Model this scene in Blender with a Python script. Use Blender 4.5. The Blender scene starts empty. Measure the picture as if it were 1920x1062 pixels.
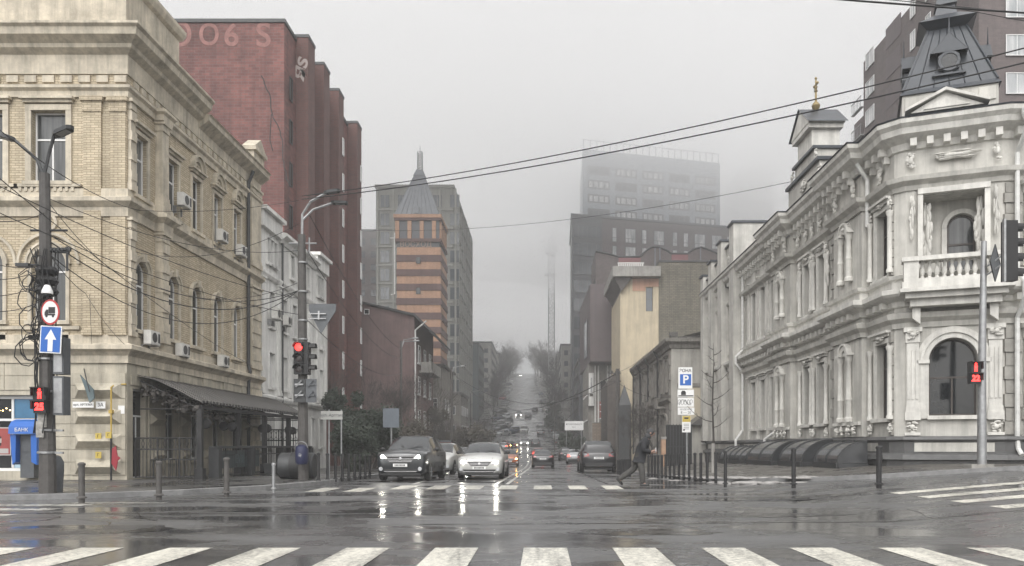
import bpy, bmesh, math, random
from mathutils import Matrix, Vector, noise
R = math.radians
random.seed(7)
scn = bpy.context.scene
COL = scn.collection
CAM_H, F, VX, VY = 1.3, 1500.0, 1015.0, 836.0      # photo camera: eye height, focal length and vanishing point (1920 px wide frame)

# ------------------------------------------------------------------ terrain
PROF = [(-90, 0), (26, 0), (34, -.04), (43, -.15), (54, -.34), (66, -.52), (84, -.62), (104, -.6), (124, -.3), (148, .7), (170, 2.1), (190, 4.5),
        (221, 9.3), (260, 15), (346, 27), (450, 40), (540, 50), (600, 54.5), (660, 56.5), (760, 57), (1000, 57)]
CEN = [(-90, -1.35), (66, -1.35), (104, -1.6), (170, -2.8), (237, -5), (346, -7), (540, -9.5), (1000, -14)]
def lerp(tab, y):
    if y <= tab[0][0]: return tab[0][1]
    for (a, b), (c, d) in zip(tab, tab[1:]):
        if y <= c: return b + (d - b) * (y - a) / (c - a)
    return tab[-1][1]
def prof(y):                                      # smoothed profile of the street
    return sum(lerp(PROF, y + k) for k in (-6, -3, 0, 3, 6)) / 5 if y > 30 else lerp(PROF, y)
def cen(y): return sum(lerp(CEN, y + k) for k in (-10, 0, 10)) / 3
def side(x, y):
    f = 1 if y < 50 else max(0, 1 - (y - 50) / 40)
    return .085 * min(max(x - 6, 0), 7) * f
def h(x, y): return prof(y) + side(x, y)
def pt(px, py, Y): return Vector(((px - VX) * Y / F, Y, CAM_H + (VY - py) * Y / F))
def gx(px, Y): return (px - VX) * Y / F
def gz(py, Y): return CAM_H + (VY - py) * Y / F
def at(px, py):                                    # the spot of road seen at a pixel
    Y = 6.0
    while Y < 690:
        x = gx(px, Y)
        if VY - (h(x, Y) - CAM_H) * F / Y <= py: break
        Y += .2
    return Vector((gx(px, Y), Y, h(gx(px, Y), Y)))

# ------------------------------------------------------------------ objects
ORG = {}
def thing(name, label, cat, loc=(0, 0, 0), group=None, kind=None):
    o = bpy.data.objects.new(name, None); COL.objects.link(o)
    o.location = loc; o.empty_display_size = .3; ORG[o.name] = Vector(loc)
    return tag(o, label, cat, group, kind)
def tag(o, label=None, cat=None, group=None, kind=None):
    if label: o['label'] = label
    if cat: o['category'] = cat
    if group: o['group'] = group
    if kind: o['kind'] = kind
    return o
def link(name, me, parent=None):
    o = bpy.data.objects.new(name, me); COL.objects.link(o)
    ORG[o.name] = Vector((0, 0, 0))
    if parent:
        o.parent = parent; o.location = -ORG[parent.name]
    return o
def copy_tree(o, parent=None):
    c = o.copy(); COL.objects.link(c)
    if parent: c.parent = parent; 
    for ch in o.children: copy_tree(ch, c)
    return c

class MB:
    def __init__(s, M=None): s.v = []; s.f = []; s.mi = []; s.M = M
    def P(s, p):
        p = Vector(p); s.v.append(s.M @ p if s.M else p); return len(s.v) - 1
    def face(s, ids, m=0): s.f.append(tuple(ids)); s.mi.append(m)
    def poly(s, pts, m=0): s.face([s.P(p) for p in pts], m)
    def box(s, x0, x1, y0, y1, z0, z1, m=0, bev=0):
        a = [s.P(p) for p in ((x0, y0, z0), (x1, y0, z0), (x1, y1, z0), (x0, y1, z0), (x0, y0, z1), (x1, y0, z1), (x1, y1, z1), (x0, y1, z1))]
        for q in ((0, 3, 2, 1), (4, 5, 6, 7), (0, 1, 5, 4), (1, 2, 6, 5), (2, 3, 7, 6), (3, 0, 4, 7)): s.face([a[i] for i in q], m)
    def frust(s, c, hb, ht, z0, z1, m=0, ang=0, n=4):     # frustum on a square or polygon plan
        k = math.sqrt(2) if n == 4 else 1
        def ring(r, z): return [s.P((c[0] + r * k * math.cos(ang + math.pi / n + 2 * math.pi * i / n), c[1] + r * k * math.sin(ang + math.pi / n + 2 * math.pi * i / n), z)) for i in range(n)]
        a, b = ring(hb, z0), ring(ht, z1)
        for i in range(n): s.face((a[i], a[(i + 1) % n], b[(i + 1) % n], b[i]), m)
        s.face(a[::-1], m); s.face(b, m)
    def tube(s, pts, r, n=6, m=0, caps=True):
        pts = [Vector(p) for p in pts]; rs = r if isinstance(r, (list, tuple)) else [r] * len(pts)
        rings = []; up = None
        for i, p in enumerate(pts):
            d = (pts[min(i + 1, len(pts) - 1)] - pts[max(i - 1, 0)])
            d = d.normalized() if d.length > 1e-9 else Vector((0, 0, 1))
            if up is None: up = Vector((0, 0, 1)) if abs(d.z) < .9 else Vector((1, 0, 0))
            a = d.cross(up); a = a.normalized() if a.length > 1e-6 else d.orthogonal().normalized()
            b = d.cross(a); up = -b if b.length else up
            up = a.cross(d)
            rings.append([s.P(p + (a * math.cos(2 * math.pi * k / n) + b * math.sin(2 * math.pi * k / n)) * rs[i]) for k in range(n)])
        for A, B in zip(rings, rings[1:]):
            for k in range(n): s.face((A[k], A[(k + 1) % n], B[(k + 1) % n], B[k]), m)
        if caps and n > 2: s.face(rings[0][::-1], m); s.face(rings[-1], m)
    def cyl(s, x, y, z0, z1, r, n=12, m=0, r2=None): s.tube([(x, y, z0), (x, y, z1)], [r, r if r2 is None else r2], n, m)
    def lathe(s, prof, c=(0, 0, 0), n=16, m=0, ax='z'):
        rings = []
        for r, z in prof:
            ring = []
            for k in range(n):
                t = 2 * math.pi * k / n; a, b = r * math.cos(t), r * math.sin(t)
                p = {'z': (a, b, z), 'y': (a, z, b), 'x': (z, a, b)}[ax]
                ring.append(s.P((c[0] + p[0], c[1] + p[1], c[2] + p[2])))
            rings.append(ring)
        for A, B in zip(rings, rings[1:]):
            for k in range(n): s.face((A[k], A[(k + 1) % n], B[(k + 1) % n], B[k]), m)
        s.face(rings[0][::-1], m); s.face(rings[-1], m)
    def ball(s, c, rx, ry=None, rz=None, n=10, k=6, m=0):
        ry = ry or rx; rz = rz or rx; rings = []
        for j in range(k + 1):
            t = -math.pi / 2 + math.pi * j / k; q = max(.02, math.cos(t))
            rings.append([s.P((c[0] + rx * q * math.cos(2 * math.pi * i / n), c[1] + ry * q * math.sin(2 * math.pi * i / n), c[2] + rz * math.sin(t))) for i in range(n)])
        for A, B in zip(rings, rings[1:]):
            for i in range(n): s.face((A[i], A[(i + 1) % n], B[(i + 1) % n], B[i]), m)
        s.face(rings[0][::-1], m); s.face(rings[-1], m)
    def prism(s, pts, y0, y1, m=0):                         # outline in x,z pushed along y
        a = [s.P((x, y0, z)) for x, z in pts]; b = [s.P((x, y1, z)) for x, z in pts]; n = len(pts)
        s.face(a, m); s.face(b[::-1], m)
        for i in range(n): s.face((a[i], b[i], b[(i + 1) % n], a[(i + 1) % n]), m)
    def slab(s, pts, z0, z1, m=0):                          # outline in x,y pushed up
        a = [s.P((x, y, z0)) for x, y in pts]; b = [s.P((x, y, z1)) for x, y in pts]; n = len(pts)
        s.face(a[::-1], m); s.face(b, m)
        for i in range(n): s.face((a[i], a[(i + 1) % n], b[(i + 1) % n], b[i]), m)
    def arch(s, uc, zc, r0, r1, v0, v1, n=14, m=0, a0=0, a1=math.pi):   # arched band proud of a wall
        for i in range(n):
            t, w = a0 + (a1 - a0) * i / n, a0 + (a1 - a0) * (i + 1) / n
            q = lambda r, t, v: (uc + r * math.cos(t), v, zc + r * math.sin(t))
            s.poly((q(r0, t, v1), q(r1, t, v1), q(r1, w, v1), q(r0, w, v1)), m)
            s.poly((q(r1, t, v0), q(r1, w, v0), q(r1, w, v1), q(r1, t, v1)), m)
            s.poly((q(r0, t, v0), q(r0, t, v1), q(r0, w, v1), q(r0, w, v0)), m)
    def mould(s, path, prof, m=0):                          # moulding along a wall line, outward is to the right of travel
        n = len(path); nr = []
        for i in range(n - 1):
            dx, dy = path[i + 1][0] - path[i][0], path[i + 1][1] - path[i][1]; L = math.hypot(dx, dy); nr.append((dy / L, -dx / L))
        off = []
        for i in range(n):
            if i == 0: off.append(nr[0])
            elif i == n - 1: off.append(nr[-1])
            else:
                a, b = nr[i - 1], nr[i]; k = 1 + a[0] * b[0] + a[1] * b[1]; k = max(k, .25)
                off.append(((a[0] + b[0]) / k, (a[1] + b[1]) / k))
        rows = [[s.P((path[i][0] + off[i][0] * o, path[i][1] + off[i][1] * o, z)) for i in range(n)] for o, z in prof]
        for A, B in zip(rows, rows[1:]):
            for i in range(n - 1): s.face((A[i], A[i + 1], B[i + 1], B[i]), m)
        s.face([r[0] for r in rows], m); s.face([r[-1] for r in rows][::-1], m)
    def wall(s, u0, u1, z0, z1, ops=(), d=.22, m=0, mr=None):
        mr = m if mr is None else mr
        us = sorted({u0, u1, *[o[0] for o in ops], *[o[1] for o in ops]}); zs = sorted({z0, z1, *[o[2] for o in ops], *[o[3] for o in ops]})
        for a, b in zip(us, us[1:]):
            for c, e in zip(zs, zs[1:]):
                x, z = (a + b) / 2, (c + e) / 2
                if any(o[0] < x < o[1] and o[2] < z < o[3] for o in ops): continue
                s.poly(((a, 0, c), (b, 0, c), (b, 0, e), (a, 0, e)), m)
        for o in ops:
            a, b, c, e = o[:4]; ar = len(o) > 4 and o[4]; r = (b - a) / 2; zc = e - r if ar else e
            s.poly(((a, 0, c), (a, -d, c), (a, -d, zc), (a, 0, zc)), mr); s.poly(((b, 0, c), (b, 0, zc), (b, -d, zc), (b, -d, c)), mr)
            s.poly(((a, 0, c), (b, 0, c), (b, -d, c), (a, -d, c)), mr)
            if not ar: s.poly(((a, 0, e), (a, -d, e), (b, -d, e), (b, 0, e)), mr)
            else:
                n = 12; uc = (a + b) / 2
                for i in range(n):
                    t, w = math.pi * i / n, math.pi * (i + 1) / n
                    p, q = (uc + r * math.cos(t), zc + r * math.sin(t)), (uc + r * math.cos(w), zc + r * math.sin(w))
                    s.poly(((p[0], 0, p[1]), (p[0], 0, e), (q[0], 0, e), (q[0], 0, q[1])), m)
                    s.poly(((p[0], 0, p[1]), (q[0], 0, q[1]), (q[0], -d, q[1]), (p[0], -d, p[1])), mr)
    def build(s, name, mats, parent=None, smooth=False, merge=0, label=None):
        me = bpy.data.meshes.new(name); me.from_pydata([tuple(p) for p in s.v], [], s.f)
        mats = mats if isinstance(mats, (list, tuple)) else [mats]
        for m in mats: me.materials.append(m)
        me.polygons.foreach_set('material_index', s.mi)
        if merge or len(s.f) < 60000:
            bm = bmesh.new(); bm.from_mesh(me)
            if merge: bmesh.ops.remove_doubles(bm, verts=bm.verts, dist=merge)
            bmesh.ops.recalc_face_normals(bm, faces=bm.faces); bm.to_mesh(me); bm.free()
        if smooth:
            me.polygons.foreach_set('use_smooth', [True] * len(me.polygons))
            if smooth != 'all': me.set_sharp_from_angle(angle=R(38))
        o = link(name, me, parent)
        if label: o['label'] = label
        return o

def fr(ox, oy, ux, uy, nx, ny): return Matrix(((ux, nx, 0, ox), (uy, ny, 0, oy), (0, 0, 1, 0), (0, 0, 0, 1)))
def front(x, y): return fr(x, y, 1, 0, 0, -1)             # a wall that faces the camera: u runs along x
def text(name, body, size, mt, parent, M, depth=.004, align='CENTER', bold=0):
    cu = bpy.data.curves.new(name, 'FONT'); cu.body = body; cu.size = size; cu.align_x = align; cu.align_y = 'CENTER'; cu.extrude = depth; cu.offset = bold
    o = bpy.data.objects.new(name, cu); COL.objects.link(o)
    me = bpy.data.meshes.new_from_object(o.evaluated_get(bpy.context.evaluated_depsgraph_get()))
    bpy.data.objects.remove(o); bpy.data.curves.remove(cu)
    me.materials.clear(); me.materials.append(mt); me.transform(M)
    me.name = name
    return link(name, me, parent)
def TX(x, y, z, tilt=0): return Matrix.Translation((x, y, z)) @ Matrix.Rotation(R(90), 4, 'X')   # upright text that faces the camera

# ------------------------------------------------------------------ materials

def mat(name, col, rough=.6, metal=0, var=.0, vs=3.0, bump=0, bs=30, streak=0, coat=0, spec=.5, emit=None, es=0, coord='pos', alpha=1):
    m = bpy.data.materials.new(name); m.use_nodes = True; nt = m.node_tree; N = nt.nodes; L = nt.links; b = N['Principled BSDF']
    c = (*col, 1); b.inputs['Base Color'].default_value = c; b.inputs['Roughness'].default_value = rough; b.inputs['Metallic'].default_value = metal
    b.inputs['Specular IOR Level'].default_value = spec; b.inputs['Coat Weight'].default_value = coat; b.inputs['Coat Roughness'].default_value = .06
    if emit: b.inputs['Emission Color'].default_value = (*emit, 1); b.inputs['Emission Strength'].default_value = es
    def src():
        if coord == 'pos': return N.new('ShaderNodeNewGeometry').outputs['Position']
        return N.new('ShaderNodeTexCoord').outputs['Object']
    last = None
    if var:
        nz = N.new('ShaderNodeTexNoise'); nz.inputs['Scale'].default_value = vs; nz.inputs['Detail'].default_value = 8; nz.inputs['Roughness'].default_value = .65
        L.new(src(), nz.inputs['Vector'])
        mr = N.new('ShaderNodeMapRange'); mr.inputs[1].default_value = .3; mr.inputs[2].default_value = .7; mr.inputs[3].default_value = 1 - var; mr.inputs[4].default_value = 1 + var * .6
        L.new(nz.outputs['Fac'], mr.inputs[0])
        mx = N.new('ShaderNodeMix'); mx.data_type = 'RGBA'; mx.blend_type = 'MULTIPLY'; mx.inputs[0].default_value = 1; mx.inputs[6].default_value = c
        L.new(mr.outputs[0], mx.inputs[7]); last = mx.outputs[2]
    if streak:                                                # rain streaks and grime running down
        mp = N.new('ShaderNodeMapping'); mp.inputs['Scale'].default_value = (2.6, 2.6, .16); L.new(src(), mp.inputs[0])
        nz = N.new('ShaderNodeTexNoise'); nz.inputs['Scale'].default_value = 1.0; nz.inputs['Detail'].default_value = 9; nz.inputs['Roughness'].default_value = .7; L.new(mp.outputs[0], nz.inputs['Vector'])
        mr = N.new('ShaderNodeMapRange'); mr.inputs[1].default_value = .42; mr.inputs[2].default_value = .72; mr.inputs[3].default_value = 1; mr.inputs[4].default_value = 1 - streak
        L.new(nz.outputs['Fac'], mr.inputs[0])
        mx = N.new('ShaderNodeMix'); mx.data_type = 'RGBA'; mx.blend_type = 'MULTIPLY'; mx.inputs[0].default_value = 1; mx.inputs[6].default_value = c
        if last: L.new(last, mx.inputs[6])
        L.new(mr.outputs[0], mx.inputs[7]); last = mx.outputs[2]
    if last: L.new(last, b.inputs['Base Color'])
    if bump:
        nz = N.new('ShaderNodeTexNoise'); nz.inputs['Scale'].default_value = bs; nz.inputs['Detail'].default_value = 6; L.new(src(), nz.inputs['Vector'])
        bp = N.new('ShaderNodeBump'); bp.inputs['Strength'].default_value = bump; bp.inputs['Distance'].default_value = .02; L.new(nz.outputs['Fac'], bp.inputs['Height']); L.new(bp.outputs[0], b.inputs['Normal'])
    return m

def brick(name, c1, c2, mortar, w=.27, hgt=.085, ms=.012, rough=.8, streak=.3, var=.25, bump=.5):
    m = mat(name, c1, rough); nt = m.node_tree; N = nt.nodes; L = nt.links; b = N['Principled BSDF']
    g = N.new('ShaderNodeNewGeometry'); sp = N.new('ShaderNodeSeparateXYZ'); L.new(g.outputs['Position'], sp.inputs[0])
    ad = N.new('ShaderNodeMath'); ad.operation = 'ADD'; L.new(sp.outputs[0], ad.inputs[0]); L.new(sp.outputs[1], ad.inputs[1])
    cb = N.new('ShaderNodeCombineXYZ'); L.new(ad.outputs[0], cb.inputs[0]); L.new(sp.outputs[2], cb.inputs[1])
    br = N.new('ShaderNodeTexBrick'); L.new(cb.outputs[0], br.inputs['Vector']); br.inputs['Scale'].default_value = 1
    br.inputs['Brick Width'].default_value = w; br.inputs['Row Height'].default_value = hgt; br.inputs['Mortar Size'].default_value = ms; br.inputs['Mortar Smooth'].default_value = .3
    br.inputs['Color1'].default_value = (*c1, 1); br.inputs['Color2'].default_value = (*c2, 1); br.inputs['Mortar'].default_value = (*mortar, 1)
    cur = br.outputs['Color']
    for sc, lo, hi, amt in (((.35, .35, .35), .3, .7, var), ((2.2, 2.2, .12), .45, .75, streak)):
        mp = N.new('ShaderNodeMapping'); mp.inputs['Scale'].default_value = sc; L.new(g.outputs['Position'], mp.inputs[0])
        nz = N.new('ShaderNodeTexNoise'); nz.inputs['Scale'].default_value = 1; nz.inputs['Detail'].default_value = 9; nz.inputs['Roughness'].default_value = .7; L.new(mp.outputs[0], nz.inputs['Vector'])
        mr = N.new('ShaderNodeMapRange'); mr.inputs[1].default_value = lo; mr.inputs[2].default_value = hi; mr.inputs[3].default_value = 1.05; mr.inputs[4].default_value = 1 - amt; L.new(nz.outputs['Fac'], mr.inputs[0])
        mx = N.new('ShaderNodeMix'); mx.data_type = 'RGBA'; mx.blend_type = 'MULTIPLY'; mx.inputs[0].default_value = 1; L.new(cur, mx.inputs[6]); L.new(mr.outputs[0], mx.inputs[7]); cur = mx.outputs[2]
    L.new(cur, b.inputs['Base Color'])
    bp = N.new('ShaderNodeBump'); bp.invert = True; bp.inputs['Strength'].default_value = bump; bp.inputs['Distance'].default_value = .02; L.new(br.outputs['Fac'], bp.inputs['Height']); L.new(bp.outputs[0], b.inputs['Normal'])
    return m

def wet(name, col, lo=.1, hi=.5, scale=.35, var=.35, bump=.25, pave=None, stretch=(1, 1, 1), edge=.11):
    """wet ground: films of water where the noise dips, damp grain elsewhere"""
    m = mat(name, col, .4); nt = m.node_tree; N = nt.nodes; L = nt.links; b = N['Principled BSDF']
    g = N.new('ShaderNodeNewGeometry').outputs['Position']
    mp = N.new('ShaderNodeMapping'); mp.inputs['Scale'].default_value = stretch; L.new(g, mp.inputs[0])
    n1 = N.new('ShaderNodeTexNoise'); n1.inputs['Scale'].default_value = scale; n1.inputs['Detail'].default_value = 7; n1.inputs['Roughness'].default_value = .6; L.new(mp.outputs[0], n1.inputs['Vector'])
    n2 = N.new('ShaderNodeTexNoise'); n2.inputs['Scale'].default_value = 26; n2.inputs['Detail'].default_value = 8; n2.inputs['Roughness'].default_value = .75; L.new(g, n2.inputs['Vector'])
    mr = N.new('ShaderNodeMapRange'); mr.inputs[1].default_value = .5 - edge; mr.inputs[2].default_value = .5 + edge; mr.inputs[3].default_value = lo; mr.inputs[4].default_value = hi; L.new(n1.outputs['Fac'], mr.inputs[0]); L.new(mr.outputs[0], b.inputs['Roughness'])
    m1 = N.new('ShaderNodeMapRange'); m1.inputs[1].default_value = .35; m1.inputs[2].default_value = .65; m1.inputs[3].default_value = 1 - var; m1.inputs[4].default_value = 1.2; L.new(n1.outputs['Fac'], m1.inputs[0])
    m2 = N.new('ShaderNodeMapRange'); m2.inputs[1].default_value = .3; m2.inputs[2].default_value = .7; m2.inputs[3].default_value = .6; m2.inputs[4].default_value = 1.5; L.new(n2.outputs['Fac'], m2.inputs[0])
    mm = N.new('ShaderNodeMath'); mm.operation = 'MULTIPLY'; L.new(m1.outputs[0], mm.inputs[0]); L.new(m2.outputs[0], mm.inputs[1])
    mx = N.new('ShaderNodeMix'); mx.data_type = 'RGBA'; mx.blend_type = 'MULTIPLY'; mx.inputs[0].default_value = 1; mx.inputs[6].default_value = (*col, 1); L.new(mm.outputs[0], mx.inputs[7])
    cur = mx.outputs[2]; hgt = n2.outputs['Fac']
    if pave:
        br = N.new('ShaderNodeTexBrick'); L.new(g, br.inputs['Vector']); br.inputs['Scale'].default_value = 1; br.inputs['Brick Width'].default_value = pave[0]; br.inputs['Row Height'].default_value = pave[1]
        br.inputs['Mortar Size'].default_value = .014; br.inputs['Color1'].default_value = (1.1, 1.05, 1, 1); br.inputs['Color2'].default_value = (.7, .68, .66, 1); br.inputs['Mortar'].default_value = (.35, .35, .35, 1)
        m3 = N.new('ShaderNodeMix'); m3.data_type = 'RGBA'; m3.blend_type = 'MULTIPLY'; m3.inputs[0].default_value = 1; L.new(cur, m3.inputs[6]); L.new(br.outputs['Color'], m3.inputs[7]); cur = m3.outputs[2]
    L.new(cur, b.inputs['Base Color'])
    bm_ = N.new('ShaderNodeMath'); bm_.operation = 'MULTIPLY'; L.new(hgt, bm_.inputs[0]); L.new(mr.outputs[0], bm_.inputs[1])
    bp = N.new('ShaderNodeBump'); bp.inputs['Strength'].default_value = bump; bp.inputs['Distance'].default_value = .03; L.new(bm_.outputs[0], bp.inputs['Height']); L.new(bp.outputs[0], b.inputs['Normal'])
    return m

def worn(name, col, under, sc=9, lo=.42, hi=.52, rough=.35):    # road paint with patches worn through to the asphalt
    m = mat(name, col, rough); nt = m.node_tree; N = nt.nodes; L = nt.links; b = N['Principled BSDF']
    g = N.new('ShaderNodeNewGeometry').outputs['Position']
    n1 = N.new('ShaderNodeTexNoise'); n1.inputs['Scale'].default_value = sc; n1.inputs['Detail'].default_value = 9; n1.inputs['Roughness'].default_value = .8; L.new(g, n1.inputs['Vector'])
    mp = N.new('ShaderNodeMapping'); mp.inputs['Scale'].default_value = (1.9, .22, 1); L.new(g, mp.inputs[0])
    n2 = N.new('ShaderNodeTexNoise'); n2.inputs['Scale'].default_value = 1; n2.inputs['Detail'].default_value = 6; n2.inputs['Roughness'].default_value = .7; L.new(mp.outputs[0], n2.inputs['Vector'])
    ma = N.new('ShaderNodeMath'); ma.operation = 'MULTIPLY_ADD'; ma.inputs[1].default_value = .55; L.new(n2.outputs['Fac'], ma.inputs[0]); L.new(n1.outputs['Fac'], ma.inputs[2])
    mr = N.new('ShaderNodeMapRange'); mr.inputs[1].default_value = lo + .275; mr.inputs[2].default_value = hi + .275; L.new(ma.outputs[0], mr.inputs[0])
    mx = N.new('ShaderNodeMix'); mx.data_type = 'RGBA'; mx.inputs[6].default_value = (*under, 1); mx.inputs[7].default_value = (*col, 1); L.new(mr.outputs[0], mx.inputs[0]); L.new(mx.outputs[2], b.inputs['Base Color'])
    return m

def curtain(name, dark, light, sc=7):                      # window glass with curtains hanging behind it
    m = mat(name, dark, .1, spec=.5); nt = m.node_tree; N = nt.nodes; L = nt.links; b = N['Principled BSDF']
    g = N.new('ShaderNodeNewGeometry').outputs['Position']
    mp = N.new('ShaderNodeMapping'); mp.inputs['Scale'].default_value = (sc, sc, .25); L.new(g, mp.inputs[0])
    n1 = N.new('ShaderNodeTexNoise'); n1.inputs['Scale'].default_value = 1; n1.inputs['Detail'].default_value = 4; L.new(mp.outputs[0], n1.inputs['Vector'])
    mr = N.new('ShaderNodeMapRange'); mr.inputs[1].default_value = .35; mr.inputs[2].default_value = .65; L.new(n1.outputs['Fac'], mr.inputs[0])
    mx = N.new('ShaderNodeMix'); mx.data_type = 'RGBA'; mx.inputs[6].default_value = (*dark, 1); mx.inputs[7].default_value = (*light, 1); L.new(mr.outputs[0], mx.inputs[0]); L.new(mx.outputs[2], b.inputs['Base Color'])
    return m

ASPH = wet('asphalt', (.086, .086, .087), .07, .46, .5, .42, .4, stretch=(.62, 1, 1), edge=.07)
GROUND = wet('ground_earth', (.06, .058, .055), .4, .8)
PAVE = wet('pavement_tiles', (.1, .096, .09), .15, .6, .5, .35, .25, pave=(.6, .3))
PAVE_D = wet('pavement_asphalt', (.07, .068, .066), .13, .55, .4, .4, .25)
KERB = mat('kerb_stone', (.2, .2, .2), .6, var=.3, vs=4, bump=.3)
PAINT = worn('road_paint', (.72, .7, .62), (.075, .074, .073), 14, .34, .58)
PAINT_W = worn('road_paint_worn', (.6, .59, .55), (.055, .055, .055), 7, .42, .58)
YBRICK = brick('yellow_brick', (.60, .515, .375), (.46, .39, .275), (.31, .255, .18))
YSTONE = mat('cream_stone', (.58, .52, .415), .75, var=.3, vs=2, streak=.5, bump=.25, bs=18)
YSTONE_D = mat('grey_cream_stone', (.48, .44, .355), .75, var=.25, vs=1.6, streak=.42, bump=.3, bs=14)
WPLAST = mat('white_plaster', (.74, .735, .71), .75, var=.15, vs=1.5, streak=.35, bump=.15)
RBRICK = brick('red_brick', (.235, .088, .078), (.15, .054, .05), (.17, .115, .1), .5, .2, .022, streak=.42, var=.5)
RBRICK_D = brick('dark_red_brick', (.15, .06, .05), (.12, .05, .042), (.1, .075, .07), .36, .14, .018, streak=.25, var=.25)
BBRICK = brick('brown_brick', (.135, .108, .106), (.108, .088, .087), (.12, .1, .095), .5, .2, .02, streak=.2, var=.2, bump=.2)
OBRICK = brick('orange_brick', (.45, .265, .17), (.38, .215, .135), (.30, .19, .13), .3, .1, .012, streak=.2, var=.2, bump=.2)
OBRICK_D = brick('maroon_brick', (.12, .065, .06), (.10, .055, .05), (.09, .06, .055), .3, .1, .012, streak=.2, var=.2, bump=.2)
GBRICK = brick('olive_brick', (.2, .18, .135), (.15, .138, .105), (.105, .098, .08), .5, .2, .03, streak=.4, var=.4)
PSTONE = mat('palace_stucco', (.535, .522, .482), .72, var=.22, vs=1.2, streak=.4, bump=.25, bs=12)
PSTONE_L = mat('palace_white_trim', (.655, .642, .6), .7, var=.18, vs=2.5, streak=.36, bump=.3, bs=22)
PSTONE_G = mat('palace_grey_quoin', (.3, .29, .265), .75, var=.25, vs=3, bump=.3, bs=12)
PBASE = mat('palace_dark_base', (.10, .10, .1), .55, var=.3, vs=2, streak=.2)
GREYWALL = mat('grey_plaster', (.4, .385, .35), .75, var=.2, vs=.7, streak=.4)
OLDWALL = mat('old_grey_wall', (.27, .255, .23), .8, var=.35, vs=1.3, streak=.5, bump=.4)
YPLAST = mat('ochre_plaster', (.53, .455, .325), .75, var=.12, vs=.8, streak=.3)
SALMON = mat('salmon_plaster', (.52, .31, .22), .75, var=.12, vs=.8, streak=.2)
MAROON = mat('maroon_plaster', (.17, .115, .11), .8, var=.25, vs=.5, streak=.3)
GGRID = mat('grey_green_cladding', (.24, .24, .22), .7, var=.12, vs=.3, streak=.25)
DCLAD = mat('dark_cladding', (.075, .08, .09), .5, var=.15, vs=.3)
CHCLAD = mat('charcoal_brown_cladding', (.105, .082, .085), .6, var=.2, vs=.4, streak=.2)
CONC = mat('concrete', (.3, .29, .27), .75, var=.25, vs=1.2, streak=.4, bump=.2)
POLE_M = mat('weathered_pole', (.075, .07, .066), .65, var=.35, vs=5, bump=.4, bs=20)
GALV = mat('galvanised_steel', (.34, .345, .35), .45, .7, var=.25, vs=6)
BLACKM = mat('black_metal', (.014, .014, .015), .6, 0, var=.2, vs=8)
DARKM = mat('dark_grey_metal', (.04, .042, .044), .5, .2, var=.25, vs=5)
SLATE = mat('slate_metal_roof', (.038, .044, .053), .36, .12, var=.25, vs=2.2, bump=.12, bs=6)
ZINC = mat('zinc_roof', (.16, .17, .185), .55, .15, var=.15, vs=1.5)
TINROOF = mat('rusty_tin_roof', (.12, .115, .11), .4, .4, var=.35, vs=2.5)
WHITEF = mat('white_window_frame', (.7, .7, .69), .45)
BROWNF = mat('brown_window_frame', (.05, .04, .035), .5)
PIPEW = mat('white_drainpipe', (.6, .6, .58), .45, var=.2, vs=4)
GLASS = mat('window_glass', (.012, .014, .016), .06, spec=.5, var=.4, vs=.6)
GLASS_C = curtain('curtained_glass', (.022, .025, .028), (.1, .105, .105))
GLASS_N = curtain('net_curtained_glass', (.03, .033, .036), (.24, .24, .23), 4)
GLASS_B = mat('blue_grey_glass', (.06, .072, .085), .1, spec=.8, var=.35, vs=.25)
GLASS_L = curtain('pale_blind_glass', (.28, .3, .31), (.6, .6, .6), 1.2)
ACW = mat('air_conditioner_white', (.62, .61, .58), .5, var=.12, vs=6)
FAN = mat('fan_grille_dark', (.05, .05, .05), .5)
SIGNW = mat('sign_white', (.75, .75, .74), .4, var=.06, vs=9)
SIGNR = mat('sign_red', (.45, .03, .03), .4)
SIGNB = mat('sign_blue', (.015, .11, .42), .4)
SIGNK = mat('sign_black', (.015, .015, .016), .45)
SIGNY = mat('sign_yellow', (.48, .36, .07), .45)
SIGNG = mat('sign_back_grey', (.085, .092, .1), .55, 0, var=.2, vs=7)
POSTER = mat('poster_red', (.3, .055, .05), .45, var=.15, vs=3)
GASP = mat('gas_pipe_yellow', (.42, .29, .06), .5)
REDP = mat('red_paint', (.26, .018, .03), .45)
GOLD = mat('gilt', (.28, .22, .11), .5, .6)
LAMPR = mat('red_signal_lit', (.5, .02, .02), .3, emit=(1, .03, .025), es=3)
LAMPR2 = mat('red_signal_digits', (.5, .02, .02), .3, emit=(1, .035, .03), es=2.6)
LENS = mat('dark_lens', (.03, .02, .02), .2)
BULB = mat('warm_bulb', (.8, .6, .3), .3, emit=(1, .7, .3), es=5)
BARK = mat('wet_bark', (.045, .04, .036), .8, var=.3, vs=6, coord='obj')
TWIG = mat('twigs', (.062, .056, .052), .85, coord='obj')
BIRCH = mat('pale_bark', (.22, .21, .2), .8, var=.5, vs=5, coord='obj')
LEAF = mat('evergreen_leaves', (.028, .04, .026), .6, var=.6, vs=2.5)
SNOWD = mat('dirty_slush', (.3, .29, .28), .5, var=.4, vs=6)
WIRE = mat('cable_rubber', (.014, .014, .015), .6)
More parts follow.
